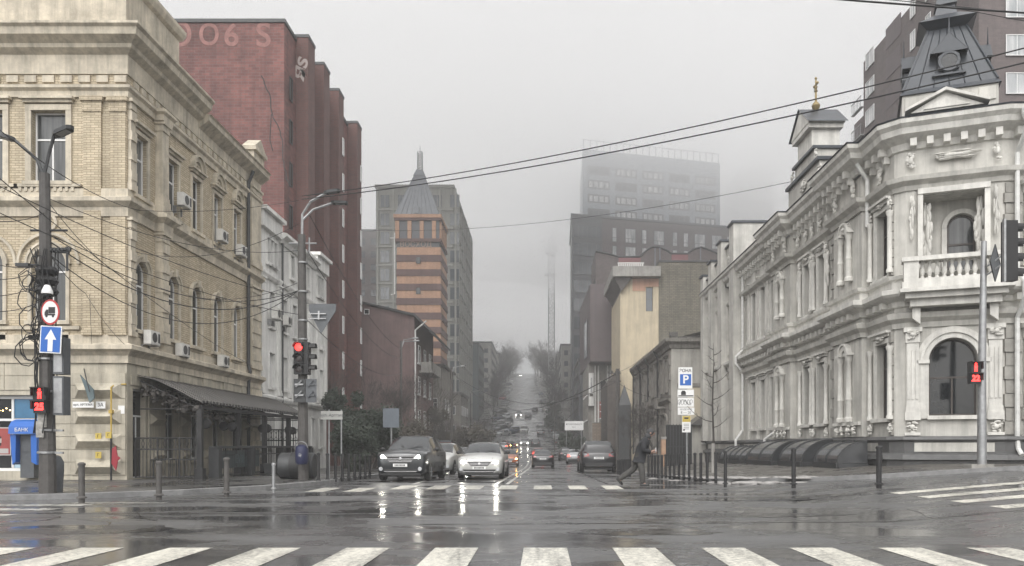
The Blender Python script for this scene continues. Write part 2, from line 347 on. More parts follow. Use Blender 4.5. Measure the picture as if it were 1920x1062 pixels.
# ------------------------------------------------------------------ sky, light, camera
w = bpy.data.worlds.new('World'); scn.world = w; w.use_nodes = True
nt = w.node_tree; bg = nt.nodes['Background']
sky = nt.nodes.new('ShaderNodeTexSky'); sky.sky_type = 'NISHITA'; sky.sun_disc = False; sky.sun_elevation = R(46); sky.sun_rotation = R(192); sky.air_density = 1.0; sky.dust_density = 5; sky.ozone_density = 1
hs = nt.nodes.new('ShaderNodeHueSaturation'); hs.inputs['Saturation'].default_value = .12
nt.links.new(sky.outputs[0], hs.inputs['Color']); nt.links.new(hs.outputs[0], bg.inputs['Color']); bg.inputs['Strength'].default_value = .094
sl = bpy.data.lights.new('sun', 'SUN'); sl.energy = 1.5; sl.angle = R(130); sl.color = (1, .975, .94)
so = bpy.data.objects.new('sun', sl); COL.objects.link(so); so.rotation_euler = (R(26), 0, R(3))
cam = bpy.data.cameras.new('camera'); co = bpy.data.objects.new('camera', cam); COL.objects.link(co); scn.camera = co
co.location = (0, 0, CAM_H); co.rotation_euler = (R(90), 0, 0); cam.sensor_width = 36; cam.lens = 36 * F / 1920
cam.shift_x = (960 - VX) / 1920; cam.shift_y = (VY - 531) / 1920; cam.clip_end = 3000; cam.clip_start = .05
vs_ = scn.view_settings; vs_.view_transform = 'Standard'; vs_.look = 'None'; vs_.gamma = 1; vs_.exposure = .92
scn.render.engine = 'CYCLES'; cy = scn.cycles
cy.volume_bounces = 10; cy.max_bounces = 12; cy.diffuse_bounces = 3; cy.glossy_bounces = 3; cy.sample_clamp_indirect = 6; cy.sample_clamp_direct = 0; cy.caustics_reflective = False; cy.caustics_refractive = False
cy.use_denoising = True; cy.use_adaptive_sampling = True; cy.adaptive_threshold = .02

# the foggy air of the street
hz = MB(); hz.box(-300, 300, -40, 740, -2.2, 112)
vm = bpy.data.materials.new('haze_air'); vm.use_nodes = True; n_ = vm.node_tree; n_.nodes.remove(n_.nodes['Principled BSDF'])
pv = n_.nodes.new('ShaderNodeVolumePrincipled'); pv.inputs['Color'].default_value = (.995, .997, 1, 1); pv.inputs['Density'].default_value = .0011; pv.inputs['Anisotropy'].default_value = .0
n_.links.new(pv.outputs[0], n_.nodes['Material Output'].inputs['Volume'])
tag(hz.build('haze', vm), 'thin grey fog filling the street', 'haze', kind='stuff')
# the low cloud that swallows the tower tops: three thin layers one above the other
vm2 = vm.copy(); vm2.name = 'low_cloud_air'; vm2.node_tree.nodes['Principled Volume'].inputs['Density'].default_value = .0095
for lay, (zl, lab) in enumerate(((53, 'lowest thin veil of cloud across the far tower tops'), (58, 'middle veil of cloud swallowing the tower tops'), (66, 'highest veil of grey cloud above the street'))):
    lc = MB(); nx_, ny_ = 16, 26
    def cl(i, j, top):
        x = -270 + 540 * i / nx_; y = 66 + lay * -8 + (420 + lay * 40) * j / ny_
        k = noise.noise(Vector((x * .017, y * .017, 3 + lay * 7))) * 10; dip = 7 * math.exp(-((y - 200) / 70) ** 2 - ((x - 30) / 60) ** 2)
        return (x, y, 106 + lay if top else zl - dip + k + 10 * max(0, (130 - y) / 70))
    T_ = [[lc.P(cl(i, j, 1)) for j in range(ny_ + 1)] for i in range(nx_ + 1)]; B_ = [[lc.P(cl(i, j, 0)) for j in range(ny_ + 1)] for i in range(nx_ + 1)]
    for i in range(nx_):
        for j in range(ny_):
            lc.face((T_[i][j], T_[i + 1][j], T_[i + 1][j + 1], T_[i][j + 1])); lc.face((B_[i][j], B_[i][j + 1], B_[i + 1][j + 1], B_[i + 1][j]))
        for j in (0, ny_): lc.face((T_[i][j], B_[i][j], B_[i + 1][j], T_[i + 1][j]))
    for j in range(ny_):
        for i in (0, nx_): lc.face((T_[i][j], T_[i][j + 1], B_[i][j + 1], B_[i][j]))
    tag(lc.build('low_cloud', vm2, smooth='all'), lab, 'cloud', kind='stuff')

# ------------------------------------------------------------------ ground, road, pavements
YL = [-90, -60, -40] + list(range(-30, 62, 2)) + list(range(64, 240, 4)) + list(range(240, 640, 10)) + [660, 700, 730]
XL = [-290, -200, -140, -90, -60, -40, -25, -14, -7, 0, 6, 8, 10, 13, 20, 40, 60, 100, 160, 220, 290]
mb = MB(); g = [[mb.P((x, max(y, -39), h(x, y) - .09)) for x in XL] for y in YL]
for a, b in zip(g, g[1:]):
    for k in range(len(XL) - 1): mb.face((a[k], a[k + 1], b[k + 1], b[k]))
tag(mb.build('ground', GROUND, smooth='all'), kind='structure')
LKT = [(18.4, -95), (18.6, -16), (18.9, -13), (19.6, -11.2), (21.2, -9.5), (23.5, -8.1), (26, -7.4), (30, -7.1), (66, -7.0)]
RKT = [(22.1, 95), (22.3, 14.5), (22.8, 11.7), (23.6, 9.7), (25, 7.9), (27, 6.7), (30, 5.75), (34, 4.95), (40, 4.5), (48, 4.3)]
def LK(y): return lerp(LKT, y) if y < 66 else cen(y) - 5.65
def RK(y): return lerp(RKT, y) if y < 48 else cen(y) + 5.65
mb = MB(); prev = None
XR = [-95, -60, -40, -20, -10, -3, 3, 6, 8, 10, 13, 20, 40, 95]
for y in [v for v in YL if v >= -38 and v <= 28]:
    row = [mb.P((x, y, h(x, y))) for x in XR]
    if prev:
        for k in range(len(XR) - 1): mb.face((prev[k], prev[k + 1], row[k + 1], row[k]))
    prev = row
prev = None
for y in [v for v in YL if v >= 28]:
    a, b = LK(y) - .3, RK(y) + .3
    row = [mb.P((x, y, h(x, y))) for x in [a + (b - a) * k / 8 for k in range(9)]]
    if prev:
        for k in range(8): mb.face((prev[k], prev[k + 1], row[k + 1], row[k]))
    prev = row
tag(mb.build('road', ASPH, smooth='all'), kind='structure')
def pavement(name, K, s, mt, rows):
    p = MB(); kb = MB(); pr = None; pk = None
    ts = [.0, .02, .06, .1, .15, .2, .26, .33, .42, .55, .75, 1]
    for y in rows:
        k0 = K(y); out = s * 96
        if abs(k0) > 94: k0 = s * 94.9
        xs = [k0 + s * .16 + (out - k0) * t for t in ts]
        row = [p.P((x, y, h(x, y) + .13)) for x in xs]
        kr = [kb.P((k0, y, h(k0, y) - .1)), kb.P((k0, y, h(k0, y) + .125)), kb.P((k0 + s * .02, y, h(k0, y) + .137)), kb.P((k0 + s * .17, y, h(k0, y) + .137)), kb.P((k0 + s * .17, y, h(k0, y)))]
        if pr:
            for k in range(len(ts) - 1): p.face((pr[k], pr[k + 1], row[k + 1], row[k]))
            for k in range(4): kb.face((pk[k], pk[k + 1], kr[k + 1], kr[k]))
        pr, pk = row, kr
    tag(p.build(name, mt, smooth='all'), kind='structure'); tag(kb.build('kerb', KERB), kind='structure')
rl = [18.45, 18.5, 18.6, 18.75, 18.9, 19.2, 19.6, 20.3, 21.2, 22.3, 23.5, 24.7] + [v for v in YL if v >= 26 and v < 730]
rr = [22.12, 22.2, 22.3, 22.5, 22.8, 23.2, 23.6, 24.2, 25] + [v for v in YL if v >= 26 and v < 730]
pavement('pavement', LK, -1, PAVE_D, rl); pavement('pavement', RK, 1, PAVE, rr)
def stripes(name, rects, mt, lab=None):
    m_ = MB()
    for x0, x1, y0, y1, sk in rects:
        n = max(1, int((y1 - y0) / 2), int((x1 - x0) / 2))
        if x1 - x0 > y1 - y0:
            for k in range(n):
                a, b = x0 + (x1 - x0) * k / n, x0 + (x1 - x0) * (k + 1) / n
                m_.poly([(x, y, h(x, y) + .005) for x, y in ((a, y0), (b, y0), (b, y1), (a, y1))])
        else:
            for k in range(n):
                a, b = y0 + (y1 - y0) * k / n, y0 + (y1 - y0) * (k + 1) / n
                m_.poly([(x, y, h(x, y) + .005) for x, y in ((x0, a), (x1, a), (x1, b), (x0, b))])
    return tag(m_.build(name, mt), kind='structure')
stripes('zebra_marking', [(-.2235 + 1.124 * k, .325 + 1.124 * k, 6.3, 10.16, 0) for k in range(-9, 9)], PAINT)
stripes('zebra_marking', [(-.23 + 1.075 * k, .32 + 1.075 * k, 22.5 if k < -4 else 23.75, 24.6 if k < -4 else 26.0, 0) for k in range(-6, 3)], PAINT)
stripes('zebra_marking', [(8.2, 17, y, y + .55, 0) for y in (11.4, 12.75, 14.1, 15.5, 16.9, 18.3)], PAINT)
stripes('zebra_marking', [(-17, -9.9, y, y + .5, 0) for y in (13.4, 14.7, 16.0, 17.2)] + [(-10.6, -8.5, 18.0, 18.22, 0)], PAINT_W)
m_ = MB()
for dx, wd in ((-.25, .13), (.12, .13)):
    for a, b in zip(range(27, 120, 3), range(30, 123, 3)):
        q = lambda y: cen(y) + .25 + dx + .25 * math.exp(-(y - 27) / 12) * -1
        m_.poly([(q(a), a, h(0, a) + .005), (q(a) + wd, a, h(0, a) + .005), (q(b) + wd, b, h(0, b) + .005), (q(b), b, h(0, b) + .005)])
for y0 in range(27, 74, 6):
    m_.poly([(-4.4, y0, h(0, y0) + .005), (-4.28, y0, h(0, y0) + .005), (-4.28, y0 + 3, h(0, y0 + 3) + .005), (-4.4, y0 + 3, h(0, y0 + 3) + .005)])
tag(m_.build('lane_marking', PAINT_W), kind='structure')
# tarry joints and patches in the asphalt
m_ = MB(); rs_ = random.Random(4)
for (x0, y0, x1, y1) in ((-9, 20.6, 7, 21.3), (-2, 13.2, 9, 13.8), (-11, 15.5, -1, 14.9), (1.2, 22.3, 6.2, 22.9), (-3.5, 28, -3.2, 60), (2.2, 27, 1.9, 70)):
    pts = []; n = 24
    for k in range(n + 1):
        t = k / n; pts.append((x0 + (x1 - x0) * t + rs_.uniform(-.05, .05), y0 + (y1 - y0) * t + rs_.uniform(-.05, .05)))
    hor = abs(x1 - x0) > abs(y1 - y0)
    for (a, b), (c, d) in zip(pts, pts[1:]):
        e = .05
        q = [(a, b - e), (c, d - e), (c, d + e), (a, b + e)] if hor else [(a - e, b), (a + e, b), (c + e, d), (c - e, d)]
        m_.poly([(x, y, h(x, y) + .0035) for x, y in q])
for c_ in range(26):
    x, y = rs_.uniform(-12, 11), rs_.uniform(10.5, 25); a = rs_.choice((0, 0, 1.57)) + rs_.uniform(-.5, .5)
    for k in range(rs_.randint(6, 16)):
        x2, y2 = x + .28 * math.cos(a), y + .28 * math.sin(a); a += rs_.uniform(-.5, .5); e = rs_.uniform(.008, .02); nx2, ny2 = -math.sin(a) * e, math.cos(a) * e
        m_.poly([(p, q, h(p, q) + .0037) for p, q in ((x - nx2, y - ny2), (x2 - nx2, y2 - ny2), (x2 + nx2, y2 + ny2), (x + nx2, y + ny2))]); x, y = x2, y2
tag(m_.build('road_joint_marking', wet('tar_seal', (.02, .02, .021), .1, .3)), kind='structure')
m_ = MB(); rs_ = random.Random(8)
for (cx, cy_, rx, ry) in ((-4.5, 16.2, 2.6, 1.0), (-1.2, 18.6, 1.8, .7), (3.8, 15, 2.2, .5), (-7.5, 12.4, 2.0, .8), (5.5, 19.5, 2.6, .7), (1.5, 12.0, 1.2, .5), (-3.2, 21.6, 2.4, .5), (0.8, 30, .7, 2.2), (-4.8, 34, .6, 2)):
    n = 22; pts = []
    for k in range(n): a = 2 * math.pi * k / n; q = rs_.uniform(.75, 1.1); x, y = cx + rx * q * math.cos(a), cy_ + ry * q * math.sin(a); pts.append((x, y, h(x, y) + .0035))
    m_.poly(pts)
tag(m_.build('road_patch_marking', wet('asphalt_patch', (.045, .045, .046), .06, .4, .8, .4, .5, edge=.08)), kind='structure')
# slush left along the right kerb
m_ = MB(); rs_ = random.Random(12)
for k in range(46):
    y = rs_.uniform(24.6, 33); x = RK(y) + rs_.uniform(-.7, .5); r = rs_.uniform(.08, .32)
    m_.ball((x, y, h(x, y) + (.12 if x > RK(y) else .0)), r * rs_.uniform(1, 2.2), r * rs_.uniform(.8, 1.5), r * rs_.uniform(.12, .3), 9, 5)
tag(m_.build('slush', SNOWD, smooth='all'), 'dirty grey slush lying in lumps along the right kerb', 'slush', kind='stuff')

# ------------------------------------------------------------------ building tools
def window(par, M, ua, ub, za, zb, arch=False, d=.22, fm=WHITEF, gm=GLASS, trans=.72, mull=1, sur=0, sm=None, sill=True, head=0, name='window', bar=.06):
    """frame (and stone surround) as the window, its glass as a sub-part"""
    b = MB(M); uc = (ua + ub) / 2; r = (ub - ua) / 2; zc = zb - r if arch else zb; e = .006
    v0, v1 = -d + .02, -d + .09
    b.box(ua + e, ua + bar, v0, v1, za + bar, zc); b.box(ub - bar, ub - e, v0, v1, za + bar, zc); b.box(ua + e, ub - e, v0, v1, za + e, za + bar)
    if arch: b.arch(uc, zc, r - bar, r - e, v0, v1, 12)
    else: b.box(ua + bar, ub - bar, v0, v1, zb - bar, zb - e)
    zt = za + (zb - za) * trans
    if trans: b.box(ua + bar, ub - bar, v0, v1 - .01, zt - bar * .5, zt + bar * .5)
    for k in range(mull):
        u = ua + (ub - ua) * (k + 1) / (mull + 1); b.box(u - bar * .45, u + bar * .45, v0, v1 - .02, za + bar, (zt - bar * .5) if trans else zb - bar)
    if sur:
        s_ = 1; W = sur
        b.box(ua - W, ua - .003, .003, .07, za, zc, s_); b.box(ub + .003, ub + W, .003, .07, za, zc, s_)
        if arch:
            b.arch(uc, zc, r + .003, r + W, .003, .075, 14, s_); b.arch(uc, zc, r + W, r + W + .07, .003, .13, 14, s_)
            b.box(uc - .09, uc + .09, .05, .2, zb - .02, zb + W + .12, s_)
        else: b.box(ua - W, ub + W, .003, .08, zb + .003, zb + W, s_)
        if head:
            z = zb + (W if not arch else W + .1)
            b.box(ua - W - .05, ub + W + .05, .003, .14, z + .05, z + .15, s_); b.box(ua - W - .12, ub + W + .12, .003, .24, z + .15, z + .23, s_)
            if head == 2: b.prism([(ua - W - .12, z + .235), (ub + W + .12, z + .235), (uc, z + .62)], .003, .2, s_)
    if sill: b.box(ua - sur - .06, ub + sur + .06, .003, .16, za - .13, za - .003, 1)
    wo = b.build(name, [fm, sm or fm], par)
    p = MB(M)
    if arch:
        n = 12; p.poly([(ua + .01, -d + .05, za + .01), (ub - .01, -d + .05, za + .01)] + [(uc + (r - .01) * math.cos(math.pi * k / n), -d + .05, zc + (r - .01) * math.sin(math.pi * k / n)) for k in range(n + 1)])
    else: p.poly([(ua + .01, -d + .05, za + .01), (ub - .01, -d + .05, za + .01), (ub - .01, -d + .05, zb - .01), (ua + .01, -d + .05, zb - .01)])
    p.build('pane', gm, wo); return wo
def part(par, name, M, boxes, mt, **k):
    b = MB(M)
    for q in boxes: b.box(*q)
    return b.build(name, mt, par, **k)
def pilaster(par, M, u0, u1, z0, z1, v, mt, flute=0, cap=.35, base=.4):
    b = MB(M); b.box(u0, u1, .003, v, z0 + base, z1 - cap)
    b.box(u0 - .05, u1 + .05, .003, v + .06, z0, z0 + base * .6); b.box(u0 - .025, u1 + .025, .003, v + .03, z0 + base * .6, z0 + base)
    b.box(u0 - .03, u1 + .03, .003, v + .04, z1 - cap, z1 - cap * .75); b.box(u0 - .03, u1 + .03, .003, v + .03, z1 - cap * .75, z1 - cap * .3); b.box(u0 - .09, u1 + .09, .003, v + .1, z1 - cap * .3, z1)
    for k in range(flute):
        u = u0 + (u1 - u0) * (k + .5) / flute; wd = (u1 - u0) / flute * .28; b.box(u - wd, u + wd, v + .002, v + .03, z0 + base + .25, z1 - cap - .25)
    return b.build('pilaster', mt, par)
def quoins(par, M, u0, u1, z0, z1, mt, n, v=.06, alt=.12):
    b = MB(M); s = (z1 - z0) / n
    for k in range(n):
        a = alt if k % 2 else 0; b.box(u0 + a, u1 - a, .003, v if k % 2 == 0 else v * .6, z0 + s * k + .015, z0 + s * (k + 1) - .015)
    return b.build('quoin_strip', mt, par)
def stucco(b, u, v, z, wu, wz, seed, m=0, n=16):     # carved leaf ornament: a cluster of curled lobes
    rn = random.Random(seed); b = MB(b.M)
    for k in range(n):
        a = rn.uniform(-1, 1); c = rn.uniform(-1, 1); q = 1 - .4 * abs(c)
        b.ball((u + a * wu * .42 * q, v + rn.uniform(0, .05), z + c * wz * .42), wu * rn.uniform(.1, .2), .05, wz * rn.uniform(.06, .14), 7, 4, m)
    b.ball((u, v + .05, z), wu * .2, .07, wz * .22, 8, 5, m)
    b.build('stucco_ornament', PSTONE_L, D, smooth=True)
def ac_unit(label, M, u, v, z, s=1, group='air conditioners on the facades'):
    o = M @ Vector((u, v, z)); t = thing('air_conditioner', label, 'air conditioner', o)
    b = MB(M); W, D, H = .42 * s, .3 * s, .58 * s
    b.box(u - W, u + W, v + .1, v + .1 + D, z, z + H); b.box(u - W + .03, u + W - .03, v + .1 + D + .001, v + .1 + D + .012, z + .03, z + H - .03); b.build('casing', ACW, t)
    b = MB(M); b.lathe([(.21 * s, v + .115 + D), (.21 * s, v + .125 + D)], (u - .1 * s, 0, z + H / 2), 18, 0, 'y'); b.box(u + .2 * s, u + .36 * s, v + .113 + D, v + .118 + D, z + .08, z + H - .08); b.build('fan_grille', FAN, t)
    b = MB(M)
    for q in (-.3, .3): b.box(u + q * s - .02, u + q * s + .02, .003, v + .1 + D, z - .04, z - .005); b.box(u + q * s - .02, u + q * s + .02, .003, v + .03, z - .3, z - .045)
    b.build('bracket', GALV, t); return t
# ------------------------------------------------------------------ left: cream brick corner building
A = thing('corner_building', 'cream brick three storey corner building with arched windows on the left', 'building', (-14.3, 27.6, .1))
FA = front(0, 27.6); SA = fr(-14.3, 0, 0, 1, 1, 0)
PA = [(-34, 27.6), (-14.3, 27.6), (-14.3, 40.6)]
ZC1, ZC2, ZT = 4.5, 9.55, 14.1
fw = [(-17.57, -16.38), (-19.75, -18.55), (-22.2, -21.0), (-24.5, -23.3), (-26.9, -25.7)]
sw = [28.55, 31.0, 33.1, 35.25, 37.5]
b = MB(FA)
b.wall(-34, -14.3, ZC1, ZT, [(a, c, 5.6, 8.15, True) for a, c in fw] + [(a, c, 10.4, 12.85) for a, c in fw])
b.M = SA
b.wall(27.6, 40.6, ZC1, ZT, [(y - .45, y + .45, 5.4, 7.85, True) for y in sw] + [(y - .42, y + .42, 10.15, 12.3) for y in sw])
b.M = None
b.poly([(-14.3, 40.6, ZC1), (-26, 40.6, ZC1), (-26, 40.6, 16), (-14.3, 40.6, 16)])
b.build('wall', YBRICK, A)
b = MB(FA)
shop = (-34, -17.32, .35, 3.05)
b.wall(-34, -14.3, -.5, ZC1, [(-25.0, -17.32, .42, 3.05), (-33, -26, .42, 3.05)], .35)
b.M = SA
gw = [28.45, 30.9, 33.1, 35.25, 37.5]
b.wall(27.6, 40.6, -.5, ZC1, [(y - .45, y + .45, .75 if k else .14, 3.3) for k, y in enumerate(gw)], .25)
b.build('ground_floor_wall', YSTONE_D, A)
# rustication: courses of long blocks with bevelled bosses on the corner
b = MB(FA)
for k in range(9):
    z0 = .3 + k * .44; z1 = z0 + .42
    if z1 > 4.2: break
    for u0, u1 in ((-16.2, -14.32),):
        b.box(u0, u1, .003, .06, z0, z1)
    b.box(-17.28, -16.22, .003, .035, z0, z1)
for z0 in (.32, 1.2, 2.05, 2.95):
    m = .26; u0, u1, z1 = -16.05, -14.45, z0 + .5; zc = (z0 + z1) / 2
    p = [(u0, .062, z0), (u1, .062, z0), (u1, .062, z1), (u0, .062, z1)]; r = [(u0 + m, .34, zc), (u1 - m, .34, zc)]
    b.poly((p[0], p[1], r[1], r[0])); b.poly((p[2], p[3], r[0], r[1])); b.poly((p[1], p[2], r[1])); b.poly((p[3], p[0], r[0]))
for k in range(2):
    for j in range(12): b.box(-33.9 + j * 1.4, -32.52 + j * 1.4, .003, .035, 3.22 + k * .5, 3.7 + k * .5)
b.M = SA
edges = [27.75] + [v for y in gw for v in (y - .62, y + .62)] + [40.5]
for u0, u1 in zip(edges[::2], edges[1::2]):
    if u1 - u0 < .25: continue
    for k in range(9):
        z0 = .3 + k * .44
        if z0 > 3.9: break
        b.box(u0 + .02, u1 - .02, .003, .05, z0, z0 + .42)
        if k in (1, 4, 6) and u1 - u0 > .7:
            m = .2; z1 = z0 + .42; zc = (z0 + z1) / 2; a, c = u0 + .08, u1 - .08
            p = [(a, .052, z0), (c, .052, z0), (c, .052, z1), (a, .052, z1)]; r = [(a + m, .24, zc), (c - m, .24, zc)]
            b.poly((p[0], p[1], r[1], r[0])); b.poly((p[2], p[3], r[0], r[1])); b.poly((p[1], p[2], r[1])); b.poly((p[3], p[0], r[0]))
for y in gw: b.box(y - .6, y + .6, .003, .05, 3.42, 3.75)
b.build('rustication', YSTONE_D, A)
def cornice(par, path, prof, mt, name='cornice', dent=()):
    b = MB(); b.mould(path, prof)
    for M, bx in dent:
        b.M = M
        for q in bx: b.box(*q)
    return b.build(name, mt, par)
cornice(A, PA, [(.0, ZC1 - .35), (.08, ZC1 - .35), (.08, ZC1 - .1), (.2, ZC1 + .02), (.34, ZC1 + .1), (.34, ZC1 + .24), (.06, ZC1 + .34), (.06, ZC1 + .62), (0, ZC1 + .62)], YSTONE)
# pilaster ressauts on the side at the corner and after the first bay
PS = [(-34, 27.6), (-14.3, 27.6), (-14.3, 29.55), (-14.0, 29.55), (-14.0, 30.15), (-14.3, 30.15), (-14.3, 40.6)]
cornice(A, PS, [(.0, ZC2 - .35), (.07, ZC2 - .35), (.1, ZC2 - .05), (.3, ZC2 + .12), (.3, ZC2 + .25), (.08, ZC2 + .34), (.08, ZC2 + .6), (.0, ZC2 + .6)], YSTONE)
cornice(A, PS, [(.0, 13.3), (.08, 13.3), (.1, 13.5), (.2, 13.58), (.2, 13.68), (.0, 13.75)], YSTONE, dent=((SA, [(28.0 + k * .52, 28.3 + k * .52, .003, .07, 13.82, 14.05) for k in range(24)]), (FA, [(-24 + k * .62, -23.6 + k * .62, .003, .07, 13.82, 14.05) for k in range(16)])))
cornice(A, [(-34, 27.6), (-14.3, 27.6), (-14.3, 33.2)], [(.0, 14.1), (.06, 14.1), (.08, 14.75), (.3, 14.9), (.34, 15.02), (.62, 15.2), (.66, 15.42), (.76, 15.5), (.76, 15.58), (.1, 15.7), (0, 15.7)], YSTONE)
cornice(A, [(-14.3, 33.2), (-14.3, 40.6)], [(.0, 14.1), (.06, 14.1), (.08, 14.5), (.25, 14.62), (.5, 14.8), (.52, 14.98), (.6, 15.05), (0, 15.12)], YSTONE)
cornice(A, [(-34, 27.75), (-14.45, 27.75), (-14.45, 31.6), (-16, 31.6)], [(0, 15.6), (.1, 15.72), (.1, 17.3), (.22, 17.4), (.3, 17.6), (.3, 17.75), (0, 17.8)], YSTONE, 'attic_parapet')
for a, c in fw: part(A, 'dentil_sill', FA, [(a - .4 + k * .2, a - .3 + k * .2, .003, .12, 10.05, 10.199) for k in range(10)] + [(a - .55, c + .55, .003, .14, 10.2, 10.3)], YSTONE)
part(A, 'sill_course', FA, [(-34, -15.9, .003, .1, 5.3, 5.42)], YSTONE)
for a, c in fw:
    part(A, 'apron_panel', FA, [(a - .1, c + .1, .003, .06, 4.95, 5.2)], YSTONE); b = MB(FA); b.arch((a + c) / 2, 9.0, .2, .3, .003, .07, 16, 0, 0, 2 * math.pi); b.build('medallion', YSTONE, A); b = MB(FA); b.arch((a + c) / 2, 7.56, 1.0, 1.09, .003, .1, 14); b.build('hood_arch', YSTONE, A)
for k in range(9):
    b = MB(FA); x = -34 + k * 2.2; b.box(x + .2, x + 1.9, .005, .03, 14.2, 14.7); b.box(x + .3, x + 1.8, .031, .06, 14.28, 14.62); b.build('frieze_panel', YSTONE, A)
pilaster(A, FA, -15.75, -15.15, 5.1, 13.3, .09, YBRICK, 0, .5, .3); pilaster(A, FA, -14.85, -14.32, 5.1, 13.3, .06, YBRICK, 0, .5, .3)
pilaster(A, SA, 27.68, 28.0, 5.1, 9.2, .1, YSTONE); pilaster(A, SA, 29.62, 30.1, 5.1, 9.2, .28, YSTONE); pilaster(A, SA, 29.62, 30.1, 10.15, 13.3, .28, YSTONE); pilaster(A, SA, 27.68, 28.0, 10.15, 13.3, .1, YSTONE)
pilaster(A, SA, 39.2, 40.5, 5.1, 9.2, .12, YSTONE); pilaster(A, SA, 39.2, 40.5, 10.15, 14.1, .12, YSTONE)
quoins(A, SA, 39.15, 40.55, .3, 4.1, YSTONE, 9, .14, .06); quoins(A, SA, 39.3, 40.45, 5.5, 8.9, YSTONE, 10, .17, .05); quoins(A, SA, 27.66, 28.02, 5.5, 8.8, YSTONE, 9, .15, .03); quoins(A, SA, 29.6, 30.12, 5.5, 8.8, YSTONE, 9, .33, .03); quoins(A, SA, 27.66, 28.02, 10.5, 12.9, YSTONE, 7, .15, .03)
for a, c in fw:
    window(A, FA, a, c, 5.6, 8.15, True, .28, gm=GLASS_C, sur=.12, sm=YSTONE, trans=.68); window(A, FA, a, c, 10.4, 12.85, False, .28, gm=GLASS_C, sur=.2, sm=YSTONE, head=1, trans=.62)
for k, y in enumerate(sw):
    window(A, SA, y - .45, y + .45, 5.4, 7.85, True, .22, gm=(GLASS_C, GLASS_N, GLASS)[k % 3], sur=.15, sm=YSTONE, trans=.66)
    wo = window(A, SA, y - .42, y + .42, 10.15, 12.3, False, .22, gm=(GLASS_N, GLASS_C, GLASS)[k % 3], sur=.14, sm=YSTONE, head=1, trans=.64)
    window(A, SA, y - .45, y + .45, .75 if k else .14, 3.3, False, .24, gm=GLASS, sur=0, sm=YSTONE, trans=.7, sill=bool(k))
    if k >= 2:
        b = MB(SA); b.arch(y, 12.72, .32, .5, .003, .13, 12); b.arch(y, 12.72, .5, .58, .003, .22, 12)
        for q in range(5): t = math.pi * (q + .5) / 5; b.ball((y + .2 * math.cos(t), .05, 12.72 + .2 * math.sin(t)), .06, .05, .06, 6, 4)
        b.build('fan_pediment', YSTONE, A)
b = MB(SA)
for y in sw: part(A, 'apron_panel', SA, [(y - .5, y + .5, .003, .05, 5.165, 5.24)], YSTONE)
# far end gable block over the drainpipe and the metal roof
b = MB(SA); b.box(39.1, 40.55, -.3, .25, 15.05, 15.75); b.box(39.0, 40.6, -.3, .4, 15.76, 15.95); b.prism([(39.0, 15.96), (40.6, 15.96), (39.8, 16.5)], -.3, .35); b.build('gable_block', YSTONE, A)
b = MB(); b.poly([(-14.5, 31.6, 15.2), (-14.5, 40.5, 15.1), (-19, 40.5, 17.4), (-19, 31.6, 17.4)]); b.poly([(-19, 31.6, 17.4), (-19, 40.5, 17.4), (-26, 40.5, 15), (-26, 31.6, 15)]); b.poly([(-14.5, 40.5, 15.1), (-26, 40.5, 15), (-19, 40.5, 17.4)])
b.slab([(-34, 28), (-14.6, 28), (-14.6, 31.6), (-34, 31.6)], 15.8, 15.95)
for k in range(16): b.box(-14.52, -14.46, 31.7 + k * .56, 31.73 + k * .56, 15.14, 15.35)
b.box(-14.52, -14.47, 31.7, 40.4, 15.36, 15.4)
b.build('roof', DARKM, A)
b = MB(SA); b.tube([(38.75, .35, 14.6), (38.75, .12, 14.0), (38.75, .12, 5.2), (38.75, .2, 4.9), (38.75, .12, 4.3), (38.75, .12, .3)], .085, 8); b.build('drainpipe', DARKM, A)
# bank shopfront and cash machine awning
b = MB(FA)
b.box(-25, -17.33, -.3, -.22, .42, .52); b.box(-25, -17.33, -.3, -.22, 2.93, 3.04); b.box(-25, -17.33, -.3, -.23, 2.16, 2.24)
for u in (-25, -23.2, -21.4, -19.7, -18.42, -17.41): b.box(u, u + .08, -.3, -.215, .53, 2.92)
so_ = b.build('shop_window', WHITEF, A)
b = MB(FA); b.poly([(-25, -.27, .5), (-18.4, -.27, .5), (-18.4, -.27, 2.95), (-25, -.27, 2.95)]); b.build('pane', GLASS, so_)
b = MB(FA); b.box(-18.34, -17.42, -.29, -.25, .53, 2.14); b.build('panel', mat('pale_blue_panel', (.42, .58, .68), .4, var=.25, vs=2), so_)
b = MB(FA); b.box(-18.34, -17.42, -.29, -.25, 2.26, 2.92); b.build('blue_transom', mat('blue_panel', (.05, .16, .28), .3, var=.2, vs=3), so_)
b = MB(FA); b.box(-19.55, -18.5, -.262, -.25, 1.0, 1.9); b.box(-19.6, -18.47, -.266, -.256, .96, 1.94, 1); b.box(-19.5, -18.55, -.249, -.246, 1.03, 1.2, 1); b.box(-18.95, -18.8, -.249, -.244, 1.3, 1.62, 2); b.box(-18.96, -18.79, -.249, -.243, 1.4, 1.55, 1); b.build('poster', [POSTER, mat('poster_grey', (.42, .4, .38), .5), SIGNK], so_)
b = MB(FA)
for k in range(9): b.ball((-19.5 + k * .125, -.255, 2.55 + .05 * math.sin(k * 2)), .03, .012, .022, 6, 4)
b.build('string_light', BULB, so_)
AW = thing('cash_machine_booth', 'blue cash machine booth with curved hood beside the bank window', 'cash machine', (-17.5, 27.3, .13))
b = MB(FA); pr_ = [(0, 0)]
pr = [(-.0, 2.2), (.18, 2.2), (.42, 2.12), (.55, 1.95), (.58, 1.7), (.0, 1.7)]
a = [b.P((-18.0, v + .02, z)) for v, z in pr]; c = [b.P((-17.1, v + .02, z)) for v, z in pr]
for i in range(6): b.face((a[i], a[(i + 1) % 6], c[(i + 1) % 6], c[i]))
